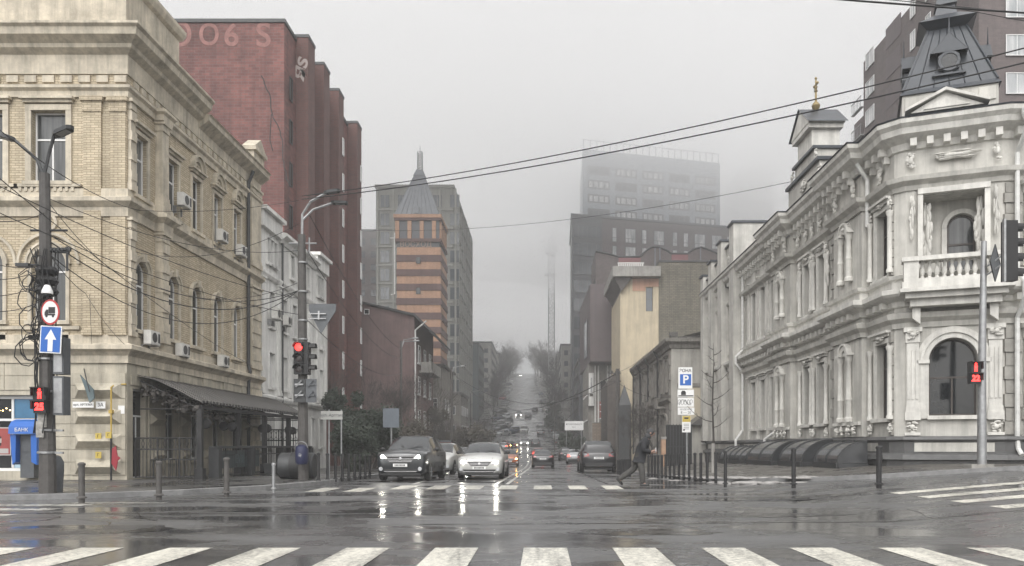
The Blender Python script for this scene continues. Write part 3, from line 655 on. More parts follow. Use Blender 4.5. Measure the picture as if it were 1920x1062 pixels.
b.face(a); b.face(c[::-1]); b.build('hood', SIGNB, AW)
b = MB(FA); b.prism([(-18.0, 1.69), (-17.8, 1.69), (-17.82, .75), (-17.92, .65)], .03, .5); b.prism([(-17.3, 1.69), (-17.1, 1.69), (-17.1, .65), (-17.28, .75)], .03, .5); b.build('side_panel', SIGNB, AW)
b = MB(FA); b.box(-17.78, -17.32, .03, .3, .2, 1.69); b.box(-17.7, -17.4, .301, .33, 1.1, 1.45); b.build('machine', SIGNG, AW)
text('lettering', 'БАНК', .17, SIGNW, AW, TX(-17.55, 26.995, 1.83), .003)
# address plates, gas pipe, wall lamp etc.
t = thing('street_name_plate', 'white street name plate on the rusticated stone corner', 'sign', (-15.65, 27.5, 2.66)); part(t, 'plate', FA, [(-16.02, -15.3, .245, .265, 2.6, 2.8)], SIGNW); text('lettering', 'вул. АРТЕМА', .105, SIGNK, t, TX(-15.66, 27.332, 2.7))
t = thing('house_number_plate', 'small white house number plate right of the street name', 'sign', (-15.05, 27.5, 2.64)); part(t, 'plate', FA, [(-15.22, -14.9, .245, .265, 2.57, 2.81)], SIGNW); text('lettering', '3А', .17, SIGNK, t, TX(-15.06, 27.332, 2.69))
t = thing('gas_pipe', 'yellow gas pipe running up the left building corner', 'pipe', (-14.75, 27.3, .1)); b = MB(FA); b.tube([(-14.68, .3, 1.7), (-14.68, .3, 3.3), (-14.68, .05, 3.4), (-14.3, .05, 3.42)], .028, 8); b.box(-14.74, -14.62, .24, .36, 2.4, 2.52); b.build('upper_pipe', GASP, t); b = MB(FA); b.tube([(-14.68, .3, .12), (-14.68, .3, 1.7)], .035, 8); b.build('lower_pipe', BLACKM, t)
for i, (x, z, lab) in enumerate(((-15.15, 1.62, 'left of the pipe on the corner'), (-14.72, 1.66, 'right on the gas pipe'), (-15.15, .98, 'low down on the corner stones'))):
    t = thing('gas_marker_plate', 'small yellow gas plate ' + lab, 'plate', (x, 27.4, z)); part(t, 'plate', FA, [(x - .1, x + .1, .38 if i == 1 else .23, .4 if i == 1 else .25, z - .11, z + .11)], SIGNY); text('lettering', 'Г', .14, SIGNK, t, TX(x, 27.6 - (.403 if i == 1 else .253), z))
t = thing('paper_notice', 'white paper notice on the stone beside the yellow pipe', 'notice', (-14.4, 27.4, 2.55)); part(t, 'sheet', FA, [(-14.56, -14.34, .07, .08, 2.4, 2.68)], SIGNW)
t = thing('red_hydrant_sign', 'dark red plate leaning beside the black pipe foot', 'sign', (-14.5, 27.1, .85)); b = MB(FA); b.prism([(-14.6, .7), (-14.45, .45), (-14.38, .8), (-14.3, .88), (-14.4, .95), (-14.45, 1.3), (-14.58, 1.2)], .4, .43); b.build('plate', REDP, t)
t = thing('hanging_flag', 'furled grey green flag hanging slanted from the corner ledge', 'flag', (-15.9, 27.3, 3.9)); b = MB(FA); b.tube([(-15.75, .05, 3.95), (-15.4, .5, 3.5), (-15.1, .85, 3.1)], .018, 6); b.build('pole', DARKM, t); b = MB(FA); b.prism([(-15.6, 3.7), (-15.15, 3.2), (-15.12, 2.9), (-15.28, 2.75), (-15.38, 3.1)], .5, .56); b.build('cloth', mat('flag_cloth', (.12, .16, .17), .8, var=.3), t)
for (px, py, u, lab) in ((268, 633, 0, 'beside the first arched window above the terrace'), (327, 655, 0, 'second from the corner above the terrace'), (405, 674, 0, 'with fan visible low on the cream facade'), (403, 440, 0, 'between upper windows of the cream facade'), (440, 467, 0, 'under the last upper window of the cream facade'), (330, 375, 0, 'high on the cream facade nearest the corner')):
    Y = 21450 / (1015 - px); ac_unit('white air conditioner ' + lab, SA, Y, .1, gz(py + 14, Y) , .85)
# veranda canopy with posts, lanterns and railings
V = thing('veranda_canopy', 'ribbed metal canopy on black posts along the cream building', 'canopy', (-12.2, 33, .2))
b = MB(); n = 26
xs = [(-14.25, 3.78), (-13.6, 3.62), (-12.9, 3.3), (-12.35, 3.0), (-11.95, 2.82)]
for (x0, z0), (x1, z1) in zip(xs, xs[1:]):
    b.poly([(x0, 28.2, z0), (x1, 28.2, z1), (x1, 41.0, z1), (x0, 41.0, z0)]); b.poly([(x0, 28.2, z0 - .04), (x1, 28.2, z1 - .04), (x1, 41.0, z1 - .04), (x0, 41.0, z0 - .04)])
for k in range(n):
    y = 28.22 + k * .511
    for (x0, z0), (x1, z1) in zip(xs, xs[1:]): b.poly([(x0, y, z0 + .03), (x1, y, z1 + .03), (x1, y + .05, z1 + .03), (x0, y + .05, z0 + .03)]); b.poly([(x0, y, z0 + .03), (x1, y, z1 + .03), (x1, y, z1), (x0, y, z0)])
b.build('roof', TINROOF, V)
b = MB()
b.box(-12.12, -12.0, 28.3, 41.0, 2.6, 2.74)
for k in range(42): b.box(-11.99, -11.94, 28.3 + k * .3, 28.38 + k * .3, 2.78, 2.9)
for y in (28.35, 31, 33.6, 36.2, 38.8, 40.9): b.tube([(-14.2, y, 3.6), (-13.2, y, 3.1), (-12.1, y, 2.6)], .03, 5); b.tube([(-14.2, y, 2.6), (-12.1, y, 2.6)], .025, 5)
b.build('fascia', BLACKM, V)
for y in (28.2, 31.8, 34.8, 38.1, 40.7): part(V, 'post', None, [(-12.16, -11.98, y, y + .18, .1, 2.6), (-12.22, -11.92, y - .06, y + .24, .1, .5)], BLACKM)
b = MB(); rn = random.Random(3)
for k in range(420):
    y = 28.2 + rn.random() ** 2 * 4.2; x = -14.2 + rn.random() * 2.1; z = 3.55 - (x + 14.2) * .42 - rn.random() * .45; s = rn.uniform(.05, .13); d = Vector((rn.gauss(0, 1), rn.gauss(0, 1), rn.gauss(0, .5))).normalized() * s; e = d.orthogonal() * .5
    b.poly([Vector((x, y, z)) - d, Vector((x, y, z)) + e, Vector((x, y, z)) + d, Vector((x, y, z)) - e])
tag(b.build('dry_vine', TWIG), 'dry brown vine tangled under the near end of the canopy', 'vine')
for i, (y, x, z) in enumerate(((28.75, -12.05, 2.1), (29.6, -12.6, 2.12), (31.6, -12.2, 2.05), (32.5, -12.9, 2.1), (35.3, -12.1, 2.06), (36.4, -12.7, 2.08), (38.6, -12.2, 2.06), (40.2, -12.5, 2.05))):
    t = thing('round_lantern', 'black disc lantern, %s along under the canopy' % ('first', 'second', 'third', 'fourth', 'fifth', 'sixth', 'seventh', 'last')[i], 'lantern', (x, y, z), 'lanterns under the canopy')
    b = MB(); b.lathe([(.02, -.1), (.17, -.08), (.2, 0), (.17, .08), (.02, .1)], (x, y, z), 14, 0, 'y'); b.build('disc', BLACKM, t); b = MB(); b.tube([(x, y, z + .19), (x, y, 2.7)], .012, 5); b.build('hanger', BLACKM, t)
def railing(name, lab, p0, p1, z0, hh, nb, scroll=True, mt=BLACKM):
    t = thing(name, lab, 'railing', (p0[0], p0[1], z0)); b = MB(); P0, P1 = Vector((*p0, z0)), Vector((*p1, z0)); d = P1 - P0
    for z in (.08, hh * .72, hh): b.tube([P0 + Vector((0, 0, z)), P1 + Vector((0, 0, z))], .022, 5)
    b.build('rail', mt, t); b = MB()
    for k in range(nb + 1): q = P0 + d * k / nb; b.tube([q + Vector((0, 0, .05)), q + Vector((0, 0, hh))], .014 if k % 6 else .03, 5)
    if scroll:
        dn = d.normalized(); r = hh * .13
        for k in range(nb // 2):
            q = P0 + d * (2 * k + 1) / nb + Vector((0, 0, hh * .86)); b.tube([q + dn * r * math.cos(a) + Vector((0, 0, r * math.sin(a))) for a in [i * math.pi / 5 for i in range(11)]], .01, 4, caps=False)
    b.build('baluster_panel', mt, t); return t
railing('iron_railing', 'tall wrought iron railing with scrolls at the canopy near end', (-14.2, 28.0), (-12.15, 28.0), .12, 1.45, 16)
railing('iron_railing', 'wrought iron railing at the far end of the terrace', (-14.2, 40.95), (-12.2, 40.95), .12, 2.0, 16)
t = railing('terrace_fence', 'dark terrace fence with lettering on its panel below the canopy', (-11.85, 29.0), (-11.85, 40.8), .12, 1.15, 70, False)
b = MB(); b.box(-11.9, -11.84, 29.3, 33.6, .45, 1.12); b.build('sign_panel', mat('dark_teal_panel', (.03, .042, .046), .45), t)
text('lettering', 'EVIII', .5, mat('dim_letters', (.09, .12, .125), .5), t, Matrix.Translation((-11.83, 31.4, .78)) @ Matrix.Rotation(R(90), 4, 'Z') @ Matrix.Rotation(R(90), 4, 'X'), .004)
b = MB(); b.box(-11.98, -11.7, 28.8, 40.9, 1.2, 1.28)
for y in (28.9, 32.2, 36.2, 40.6): b.box(-12.02, -11.66, y, y + .34, .1, 1.2)
b.build('post_rail', DARKM, t)
for i, y in enumerate((34.2, 37.6)):
    t = thing('flower_trough', ('nearer' if i == 0 else 'farther') + ' empty dark flower trough in front of the terrace fence', 'planter', (-11.3, y, .13)); b = MB(); M = Matrix.Translation((-11.3, y, .13)); b.M = M
    b.prism([(-.28, .42), (.28, .42), (.2, 0), (-.2, 0)], -.95, .95); b.build('trough', DARKM, t); b = MB(M); b.box(-.25, .25, -.9, .9, .422, .44); b.build('soil', GROUND, t)
for i, (x, y) in enumerate(((-13.6, 28.9), (-12.7, 28.9))):
    t = thing('cafe_table', ('left' if i == 0 else 'right') + ' small cafe table behind the wrought iron railing', 'table', (x, y, .13)); part(t, 'top', None, [(x - .35, x + .35, y - .3, y + .3, .78, .82)], DARKM)
    for a in (-.3, .3):
        for c in (-.25, .25): b = MB(); b.tube([(x + a, y + c, .13), (x + a, y + c, .78)], .018, 5); b.build('leg', BLACKM, t)

# ------------------------------------------------------------------ left: white neighbour
Bw = thing('white_building', 'white four storey stucco building squeezed between cream and red brick buildings', 'building', (-14.4, 41, .1)); SB = fr(-14.35, 0, 0, 1, 1, 0)
y0, y1 = 40.66, 53.4; ops = []
top = [(42.0, .22), (42.55, .22), (43.1, .22), (46.0, .3), (47.4, .3), (49.0, .25), (51.3, .22), (51.8, .22), (52.3, .22)]
cols = [42.5, 44.6, 46.4, 48.3, 50.2, 52.0]
ops += [(y - s, y + s, 10.9, 12.2) for y, s in top]
for y in cols: ops += [(y - .36, y + .36, 7.6, 9.4), (y - .36, y + .36, 4.4, 6.2), (y - .36, y + .36, 1.2, 3.0)]
b = MB(SB); b.wall(y0, y1, -.5, 12.9, ops, .25); b.M = None; b.poly([(-14.35, y1, -.5), (-24, y1, -.5), (-24, y1, 12.9), (-14.35, y1, 12.9)]); b.poly([(-14.35, y0, 9), (-24, y0, 9), (-24, y0, 12.9), (-14.35, y0, 12.9)]); b.poly([(-14.35, y0, 12.9), (-14.35, y1, 12.9), (-24, y1, 13.4), (-24, y0, 13.4)]); b.build('wall', WPLAST, Bw)
for o in ops: window(Bw, SB, *o, d=.2, gm=GLASS, sur=.07, sm=WPLAST, mull=0 if o[1] - o[0] < .6 else 1, head=0)
for u0, u1, z in ((40.7, 43.7, 13.1), (50.6, 53.3, 13.1)):
    part(Bw, 'parapet_block', SB, [(u0, u1, -.25, .22, 12.55, 13.35), (u0 - .1, u1 + .1, -.3, .42, 13.36, 13.56)], WPLAST)
b = MB(); b.mould([(-14.35, 43.7), (-14.35, 50.6)], [(0, 12.4), (.1, 12.4), (.2, 12.6), (.45, 12.75), (.45, 12.92), (0, 13.0)]); b.mould([(-14.35, y0), (-14.35, y1)], [(0, 10.0), (.12, 10.05), (.2, 10.2), (.2, 10.32), (0, 10.4)]); b.mould([(-14.35, y0), (-14.35, y1)], [(0, 3.6), (.12, 3.65), (.2, 3.8), (.2, 3.9), (0, 4.0)]); b.build('cornice', WPLAST, Bw)
for y in (41.0, 43.6, 45.5, 47.4, 49.3, 51.1, 53.0): pilaster(Bw, SB, y - .22, y + .22, 4.0, 10.0, .12, WPLAST, 0, .3, .3)
b = MB(SB); b.tube([(43.9, .15, 12.4), (43.9, .15, .2)], .06, 8); b.build('drainpipe', DARKM, Bw)
ac_unit('white air conditioner on the white building, nearer of two', SB, gx(0, 1) * 0 + 14.35 * 1500 / (1015 - 505), .15, 7.95, 1.0); ac_unit('white air conditioner on the white building, farther of two', SB, 14.35 * 1500 / (1015 - 526), .15, 7.9, .9)

# ------------------------------------------------------------------ left: tall red brick block with fins
C = thing('red_brick_block', 'tall windowless red brick block with stepped vertical fins', 'building', (-18, 56, 0))
b = MB(); b.box(-45, -18, 56, 79, -.8, 30.9); b.build('wall', RBRICK, C)
b = MB(); b.box(-45.1, -17.9, 55.9, 79.1, 30.91, 31.15); b.build('parapet_cap', DARKM, C)
for y in (58.6, 62.8, 67.4, 74.2):
    b = MB(); b.box(-17.99, -17.07, y, y + 1.7, -.8, 31.2); b.box(-18.2, -17.02, y - .05, y + 1.75, 31.21, 31.42, 1); b.build('fin', [RBRICK_D, DARKM], C)
SC = fr(-18, 0, 0, 1, 1, 0)
for k in range(8):
    for y in (57.3, 61.6, 65.6, 71.0): window(C, SC, y - .3, y + .3, 4.6 + k * 3.05, 6.3 + k * 3.05, d=-.03, gm=GLASS, mull=0, trans=0, sill=False, fm=DARKM if y < 60 else WHITEF)
SFN = fr(-17.07, 0, 0, 1, 1, 0)
for y in (67.4, 74.2):
    for k in range(8): window(C, SFN, y + .95, y + 1.45, 4.8 + k * 3.05, 6.3 + k * 3.05, d=-.03, gm=GLASS_L, mull=0, trans=0, sill=False, fm=WHITEF)
b = MB(); b.tube([(-18.9, 55.98, 24.5), (-19.0, 55.98, 22.7), (-18.8, 55.98, 21.9)], .03, 4); rn = random.Random(5); x, z = -19.6, 27.2; pts = []
for k in range(26): pts.append((x, 55.985, z)); x += rn.choice((.0, .09, .16)); z -= rn.uniform(.2, .45)
b.tube(pts, .035, 4); b.build('crack', DARKM, C)
GRAF = mat('faded_pink_paint', (.265, .13, .115), .8, var=.35, vs=2.2)
def blob(body, size, x, z, m=GRAF, M=None): return text('graffiti', body, size, m, C, M or (Matrix.Translation((x, 55.985, z)) @ Matrix.Rotation(R(90), 4, 'X')), .004, bold=.035)
for ch, px, sz in (('О', 338, 2.3), ('О', 392, 2.0), ('6', 434, 2.2), ('S', 494, 2.4)): blob(ch, sz, gx(px, 56), gz(68, 56))
blob('ЯS', 1.0, 0, 0, mat('white_spray', (.38, .33, .31), .7), Matrix.Translation((-17.55, 58.585, 28.9)) @ Matrix.Rotation(R(90), 4, 'X') @ Matrix.Scale(1.5, 4, (0, 1, 0)) @ Matrix.Rotation(R(70), 4, 'Z'))
# ------------------------------------------------------------------ left, further down the street
def grid_windows(par, M, us, zs, w_, h_, gm, fm=DARKM, d=-.05, limit=100, bar=.1, mull=1, skip=None):
    """window parts on a facade, the ones beyond the limit as one stuff part"""
    n = getattr(grid_windows, par.name, 0) if False else GW.get(par.name, 0)
    rest = MB(M); rg = MB(M)
    for z in zs:
        for u in us:
            if skip and skip(u, z): continue
            if n < limit: window(par, M, u - w_ / 2, u + w_ / 2, z, z + h_, d=d, gm=gm, fm=fm, trans=0, mull=mull, sill=False, bar=bar); n += 1
            else:
                v = -d; rg.poly([(u - w_ / 2, v - .03, z), (u + w_ / 2, v - .03, z), (u + w_ / 2, v - .03, z + h_), (u - w_ / 2, v - .03, z + h_)])
                for q in ((u - w_ / 2, u - w_ / 2 + bar), (u + w_ / 2 - bar, u + w_ / 2), (u - bar / 2, u + bar / 2)): rest.box(q[0], q[1], v - .02, v + .03, z, z + h_)
    GW[par.name] = n
    if rest.f:
        o = rest.build('window', fm, par); o['kind'] = 'stuff'; q = rg.build('pane', gm, o)
GW = {}
# dull red gabled house with balcony
G = thing('gabled_house', 'dull maroon gabled house with pale downpipe behind the bare trees', 'house', (-13, 80, -.6))
b = MB(); x0, x1 = -22.5, gx(777, 80); zl, zr = gz(552, 80), gz(590, 80)
b.M = Matrix.Translation((0, 80, 0)); b.prism([(x0, -2), (x1, -2), (x1, zr), (-18.5, gz(565, 80)), (x0, zl - 1)], 0, 14); b.build('wall', MAROON, G)
b = MB(); b.M = Matrix.Translation((0, 79.7, 0)); b.prism([(-18.6, gz(563, 80)), (x1 + .1, zr + .05), (gx(818, 82), gz(628, 82)), (gx(818, 82), gz(633, 82)), (x1, zr - .18), (-18.6, gz(566, 80))], 0, 15); b.build('roof', DARKM, G)
b = MB(); b.tube([(gx(800, 80), 79.75, gz(603, 80)), (x1 + .12, 79.8, gz(620, 80)), (x1 + .12, 79.8, gz(790, 80))], .09, 6); b.build('downpipe', PIPEW, G)
S_ = fr(x1, 0, 0, 1, 1, 0)
for y in (82.5, 86.5, 90.5):
    for z in (3.2, 6.6, 9.8): window(G, S_, y - .7, y + .7, z, z + 1.8, d=-.05, gm=GLASS, sill=True)
b = MB(); b.box(x1, gx(818, 86), 83, 90, 8.9, 9.1); b.box(gx(816, 86), gx(818, 86), 83, 90, 9.1, 10); 
for k in range(5): b.box(x1 + .2, gx(818, 86), 83 + k * 1.7, 83.1 + k * 1.7, 9.1, 10.0)
b.build('balcony', CONC, G)
window(G, front(0, 80), gx(683, 80), gx(693, 80), gz(590, 80), gz(580, 80), d=-.04, mull=0, trans=0, sill=False, gm=GLASS)
# pale low house with vines under the tower
H = thing('low_pale_house', 'low pale weathered house overgrown with vines below the striped tower', 'house', (-13, 96, -.6))
b = MB(); b.box(-19, gx(833, 98), 96, 108, -1.5, gz(690, 98)); b.build('wall', OLDWALL, H)
HS = fr(gx(833, 98), 0, 0, 1, 1, 0); HF = front(0, 96)
for y in (98.5, 101.5, 104.5): window(H, HS, y - .5, y + .5, 1.2, 3.2, d=-.05, gm=GLASS); window(H, HS, y - .5, y + .5, 5, 7, d=-.05, gm=GLASS)
for x in (-14.2, -12.9): window(H, HF, x - .45, x + .45, 5, 7, d=-.05, gm=GLASS); window(H, HF, x - .45, x + .45, 1.2, 3.2, d=-.05, gm=GLASS)
b = MB(); b.box(-19.3, gx(833, 98) + .3, 95.7, 108.3, gz(690, 98), gz(687, 98) + .1); b.build('roof', TINROOF, H)
# orange and maroon striped tower
E = thing('striped_tower', 'orange tower striped in maroon brick with metal spire on top', 'tower', (-19.6, 125, 0))
X0, X1 = gx(739, 125), gx(823, 125); Yf = 133.5; zb = gz(464, 125)
rows = [464, 480, 491, 507, 519, 535, 548, 571, 584, 606, 617]     # picture rows of the stripes
b = MB(); z = zb; k = 0
zz = [zb]
zc = zb
while zc > 0:
    zc -= 1.2; zz.append(zc); zc -= 1.05; zz.append(zc)
for i, (a, c) in enumerate(zip(zz, zz[1:])):
    e = 0 if i % 2 == 0 else .12
    b.box(X0 + .45 - e, X1 + .25 + e, 125 - e, Yf + e, c, a - .002, i % 2)
b.build('wall', [OBRICK, OBRICK_D], E)
zt = gz(403, 125)
part(E, 'tower_head', None, [(X0 + .3, X1, 125.3, Yf, zb + .01, zt - .5)], DCLAD)
for k in range(4): part(E, 'brick_pier', None, [(X0 + .15 + k * 1.92, X0 + .75 + k * 1.92, 125.02, 125.29, zb + 1.4, zt - .9)], OBRICK)
for k in range(4): part(E, 'brick_pier', None, [(X1 + .003, X1 + .28, 125.6 + k * 2.2, 126.3 + k * 2.2, zb + 1.4, zt - .9)], OBRICK)
part(E, 'cornice', None, [(X0 - .1, X1 + .4, 124.8, Yf + .2, zt - .48, zt + .05), (X0, X1 + .3, 124.9, Yf + .1, zt - .85, zt - .49, 1), (X0 + .1, X1 + .3, 124.85, Yf + .1, zb + .85, zb + 1.35, 1)] , [OBRICK, OBRICK_D])
b = MB(); cx, cyy = (X0 + X1) / 2, 128.6; b.frust((cx, cyy), 3.5, .85, zt + .06, gz(318, 125), 0); b.frust((cx, cyy), .95, .5, gz(318, 125), gz(305, 125), 0)
for k in range(9):
    t = -3.3 + k * .825; b.tube([(cx + t, cyy - 3.52, zt + .08), (cx + t * .24, cyy - .87, gz(318, 125))], .05, 4)
b.box(cx - .35, cx + .35, cyy - 3.6, cyy - 2.6, zt + .2, zt + 1.3); b.build('spire', ZINC, E)
b = MB(); z0, z1 = gz(305, 125), gz(270, 125)
for sx in (-.38, .38):
    for sy in (-.38, .38): b.tube([(cx + sx, cyy + sy, z0), (cx + sx * .9, cyy + sy * .9, z1)], .05, 4)
for k in range(7):
    za, zc = z0 + (z1 - z0) * k / 7, z0 + (z1 - z0) * (k + 1) / 7
    for p, q in (((-.36, -.36), (.36, -.36)), ((.36, -.36), (.36, .36)), ((-.36, .36), (.36, .36)), ((-.36, -.36), (-.36, .36))): b.tube([(cx + p[0], cyy + p[1], za), (cx + q[0], cyy + q[1], zc)], .035, 4); b.tube([(cx + p[0], cyy + p[1], zc), (cx + q[0], cyy + q[1], zc)], .03, 4)
b.tube([(cx, cyy, z1), (cx, cyy, gz(255, 125))], [.06, .02], 5); b.build('antenna_mast', GALV, E)
EF = front(0, 124.99)
for py in (480, 537, 600): window(E, front(0, 125 - .0), cx - .05, cx + .65, gz(py + 15, 125), gz(py + 3, 125), d=-.13, gm=GLASS, mull=0, trans=0, sill=False, fm=DARKM)
text('lettering', 'ВОСХОД', 1.15, mat('weathered_letters', (.27, .2, .15), .6), E, TX(cx - .1, 124.96, zb + .42), .04)
b = MB(); b.tube([(X0 + .1, 124.9, gz(437, 125)), (X0 + .1, 124.9, gz(552, 125)), (X0 - .5, 124.9, gz(553, 125))], .09, 5); b.tube([(X0 - .6, 124.9, gz(447, 125)), (X0 + .1, 124.9, gz(447, 125))], .08, 5); b.build('pipe', PIPEW, E)
# grey gridded office block
K = thing('gridded_block', 'tall grey green block with a grid of windows behind the striped tower', 'building', (-18, 154, 0))
kx0, kx1 = gx(705, 154), gx(850, 154); kz = gz(347, 154)
b = MB(); b.box(kx0, kx1, 154, 194, -2, kz - .6); b.build('wall', GGRID, K); part(K, 'roof_slab', None, [(kx0 - .2, kx1 + .2, 153.8, 194.2, kz - .59, kz)], GGRID)
KF = front(0, 154); KS = fr(kx1, 0, 0, 1, 1, 0); zs = [kz - 4.4 - k * 3.55 for k in range(11)]
grid_windows(K, KF, [gx(722, 154) + k * 3.35 for k in range(5)], zs, 1.9, 2.5, GLASS_B, GGRID)
grid_windows(K, KS, [156.5 + k * 4.4 for k in range(9)], zs, 2.6, 2.5, GLASS_B, GGRID)
b = MB(KF)
for z in zs: b.box(kx0, kx1, .003, .2, z - .55, z - .2)
for k in range(6): b.box(kx0 + .2 + k * 3.0, kx0 + .5 + k * 3.0, .003, .26, 0, kz - .7)
b.M = KS
for z in zs: b.box(154, 194, .003, .2, z - .5, z - .25)
for k in range(10): b.box(154.2 + k * 4.4, 154.6 + k * 4.4, .003, .26, 0, kz - .7)
b.build('facade_grid', mat('pale_grid', (.31, .31, .285), .7, streak=.3), K)
# misty pinkish block and other far left blocks
def block(name, lab, x0, x1, y0, y1, top, m, us=None, floors=None, wsz=(1.4, 1.5), roofm=DARKM, gm=GLASS_B, sidew=0, base=None, z0=3):
    zb_ = (min(h(x1, y0), h(x0, y0)) if base is None else base) - 1.5
    t = thing(name, lab, 'building', ((x0 + x1) / 2, y0, zb_ + 1.5)); b = MB(); b.box(x0, x1, y0, y1, zb_, top); b.build('wall', m, t)
    part(t, 'roof', None, [(x0 - .25, x1 + .25, y0 - .25, y1 + .25, top + .002, top + .45)], roofm)
    zs = []; z = zb_ + 1.5 + z0
    while z + wsz[1] + .6 < top: zs.append(z); z += 3.3
    n = max(1, int((x1 - x0) / 3)); grid_windows(t, front(0, y0), [x0 + (x1 - x0) * (k + .5) / n for k in range(n)], zs, *wsz, gm, fm=WHITEF if roofm is TINROOF else DARKM, limit=40)
    n = max(1, int((y1 - y0) / 3.2)); us_ = [y0 + (y1 - y0) * (k + .5) / n for k in range(n)]
    grid_windows(t, fr(x1, 0, 0, 1, 1, 0) if x1 < 0 else fr(x0, 0, 0, 1, -1, 0), us_, zs, *wsz, gm, fm=WHITEF if roofm is TINROOF else DARKM, limit=90)
    return t
block('misty_block', 'pinkish brick block fading in fog left of the gridded block', gx(668, 205), gx(712, 205), 205, 225, gz(434, 205), BBRICK, wsz=(1.6, 1.7))
block('narrow_building', 'narrow dark green building end rising past the gridded block', -20.5, gx(897, 212), 212, 232, gz(646, 212), mat('dark_green_cladding', (.07, .095, .1), .5, var=.2), wsz=(1.0, 1.4))
block('stepped_block', 'grey apartment block dissolving in fog along the uphill street', -34, gx(921, 270), 270, 300, gz(643, 270), CONC, wsz=(1.3, 1.5))
block('foggy_apartments', 'farthest foggy apartment block on the left of the hill', -36, gx(936, 340), 340, 370, gz(664, 340), CONC, wsz=(1.3, 1.5))
block('low_shop_building', 'low grey shop building behind the left street trees', -24, gx(866, 140), 138, 151, gz(742, 140), OLDWALL, wsz=(1.6, 1.6), roofm=TINROOF)
block('foggy_flats', 'grey flats fading in fog right of the hill road', gx(1052, 245), 40, 245, 285, gz(648, 245), CONC, wsz=(1.2, 1.5))
block('foggy_flats', 'farthest grey flats on the right of the hill road', gx(1046, 330), 40, 330, 370, gz(662, 330), CONC, wsz=(1.2, 1.5))
block('tower_podium', 'dark podium building at the foot of the dark high-rise', gx(1086, 150), 30, 150, 172, gz(676, 150), DCLAD, wsz=(1.4, 1.6))
# ------------------------------------------------------------------ right: far towers
Tw = thing('dark_tower', 'dark high-rise with glass corner bays half lost in the fog', 'building', (30, 182, 0))
ang = math.atan2(10.5, 38); ux, uy = math.cos(ang), math.sin(ang); tx, ty = gx(1072, 180), 180
TF = fr(tx, ty, ux, uy, uy, -ux); tz = gz(401, 180)
TQ = lambda u, v=0: (tx + ux * u + uy * v, ty + uy * u - ux * v)
def skew(b, u0, u1, v, dep, z0, z1): p, q = TQ(u0, v), TQ(u1, v); b.slab([p, q, (q[0] + .5, q[1] + dep), (p[0] + .6, p[1] + dep)], z0, z1)
b = MB(); skew(b, 7.2, 46, 0, 27, -3, tz - .5); b.build('wall', CHCLAD, Tw)
b = MB(); skew(b, 0, 7.19, .12, 26, -3, tz - .45); b.build('glass_corner_wall', DCLAD, Tw)
b = MB(); skew(b, -.3, 46.2, .3, 27.3, tz - .44, tz); b.build('roof_edge', DCLAD, Tw)
TLF = fr(tx, ty, .023, 1, -1, .023)
zs = [tz - 5.3 - k * 4.15 for k in range(12)]
for z in zs: 
    wo = window(Tw, TF, .35, 6.9, z, z + 3.0, d=-.17, gm=GLASS_B, fm=DCLAD, trans=0, mull=5, sill=False, bar=.12)
us = [10.2, 14.1, 17.5, 21.2, 25.2, 28.0, 31.6, 36.0, 39.2, 43.0]; wd = [1.1, 2.6, 1.2, 2.6, 1.2, 1.2, 2.8, 2.6, 1.2, 2.8]
for z in zs[:6]:
    for u, q in zip(us, wd): window(Tw, TF, u - q / 2, u + q / 2, z - .4, z + 2.9, d=-.05, gm=GLASS_L, fm=DCLAD, trans=.3, mull=0 if q < 2 else 2, sill=False, bar=.1)
u0, u1, z1 = gx(1100, 190) - tx, gx(1377, 190) - tx, gz(300, 192)
b2 = MB(); skew(b2, u0, u1, -4, 26, tz - .4, z1); b2.build('upper_tower', mat('fog_paled_tower_glass', (.24, .27, .3), .35, var=.15, vs=.2), Tw)  # bluish glass, its colour lightened to add to the fog fade up here
TU = TF @ Matrix.Translation((0, -4, 0))
zs2 = [tz + .8 + k * 3.3 for k in range(int((z1 - tz - 2) / 3.3))]
for z in zs2:
    for k in range(5): window(Tw, TU, u0 + 1.2 + k * 6.8, u0 + 6.6 + k * 6.8, z, z + 2.0, d=-.05, gm=GLASS_L if (k + zs2.index(z)) % 3 else GLASS_B, fm=DCLAD, trans=0, mull=3, sill=False, bar=.35)
b = MB(TF)
for k in range(22): u = u0 + .3 + (u1 - u0 - .6) * k / 21; b.box(u - .09, u + .09, -4.4, -4.2, z1 + .01, z1 + 2.2)
b.box(u0, u1, -4.4, -4.2, z1 + 2.21, z1 + 2.35); b.build('roof_frame', GALV, Tw)
t = thing('ghost_tower', 'faint tower ghost in the fog right of the dark high-rise', 'building', (75, 250, 8)); part(t, 'wall', None, [(gx(1386, 250), gx(1450, 250), 250, 272, 0, gz(318, 250))], CONC); grid_windows(t, front(0, 250), [gx(1396 + 9.5 * k, 250) for k in range(6)], [14 + 3.4 * k for k in range(18)], 1.0, 1.6, GLASS_B, limit=60)
# tower crane
Cr = thing('tower_crane', 'white lattice tower crane with luffing jib rising beside the trees', 'crane', (gx(1034, 290), 290, h(0, 290)))
def lattice(b, p0, p1, wd, n, r, up=Vector((0, 1, 0))):
    p0, p1 = Vector(p0), Vector(p1); d = (p1 - p0).normalized(); s = d.cross(up).normalized(); q = s.cross(d).normalized(); C_ = []
    for i in range(n + 1):
        c = p0 + (p1 - p0) * i / n; C_.append([c + s * a * wd / 2 + q * e * wd / 2 for a, e in ((-1, -1), (1, -1), (1, 1), (-1, 1))])
    for k in range(4): b.tube([C_[0][k], C_[-1][k]], r, 4)
    for i in range(n):
        for k in range(4):
            j = (k + 1) % 4; b.tube([C_[i][k], C_[i + 1][j]] if (i + k) % 2 else [C_[i][j], C_[i + 1][k]], r * .6, 3, caps=False); b.tube([C_[i + 1][k], C_[i + 1][j]], r * .5, 3, caps=False)
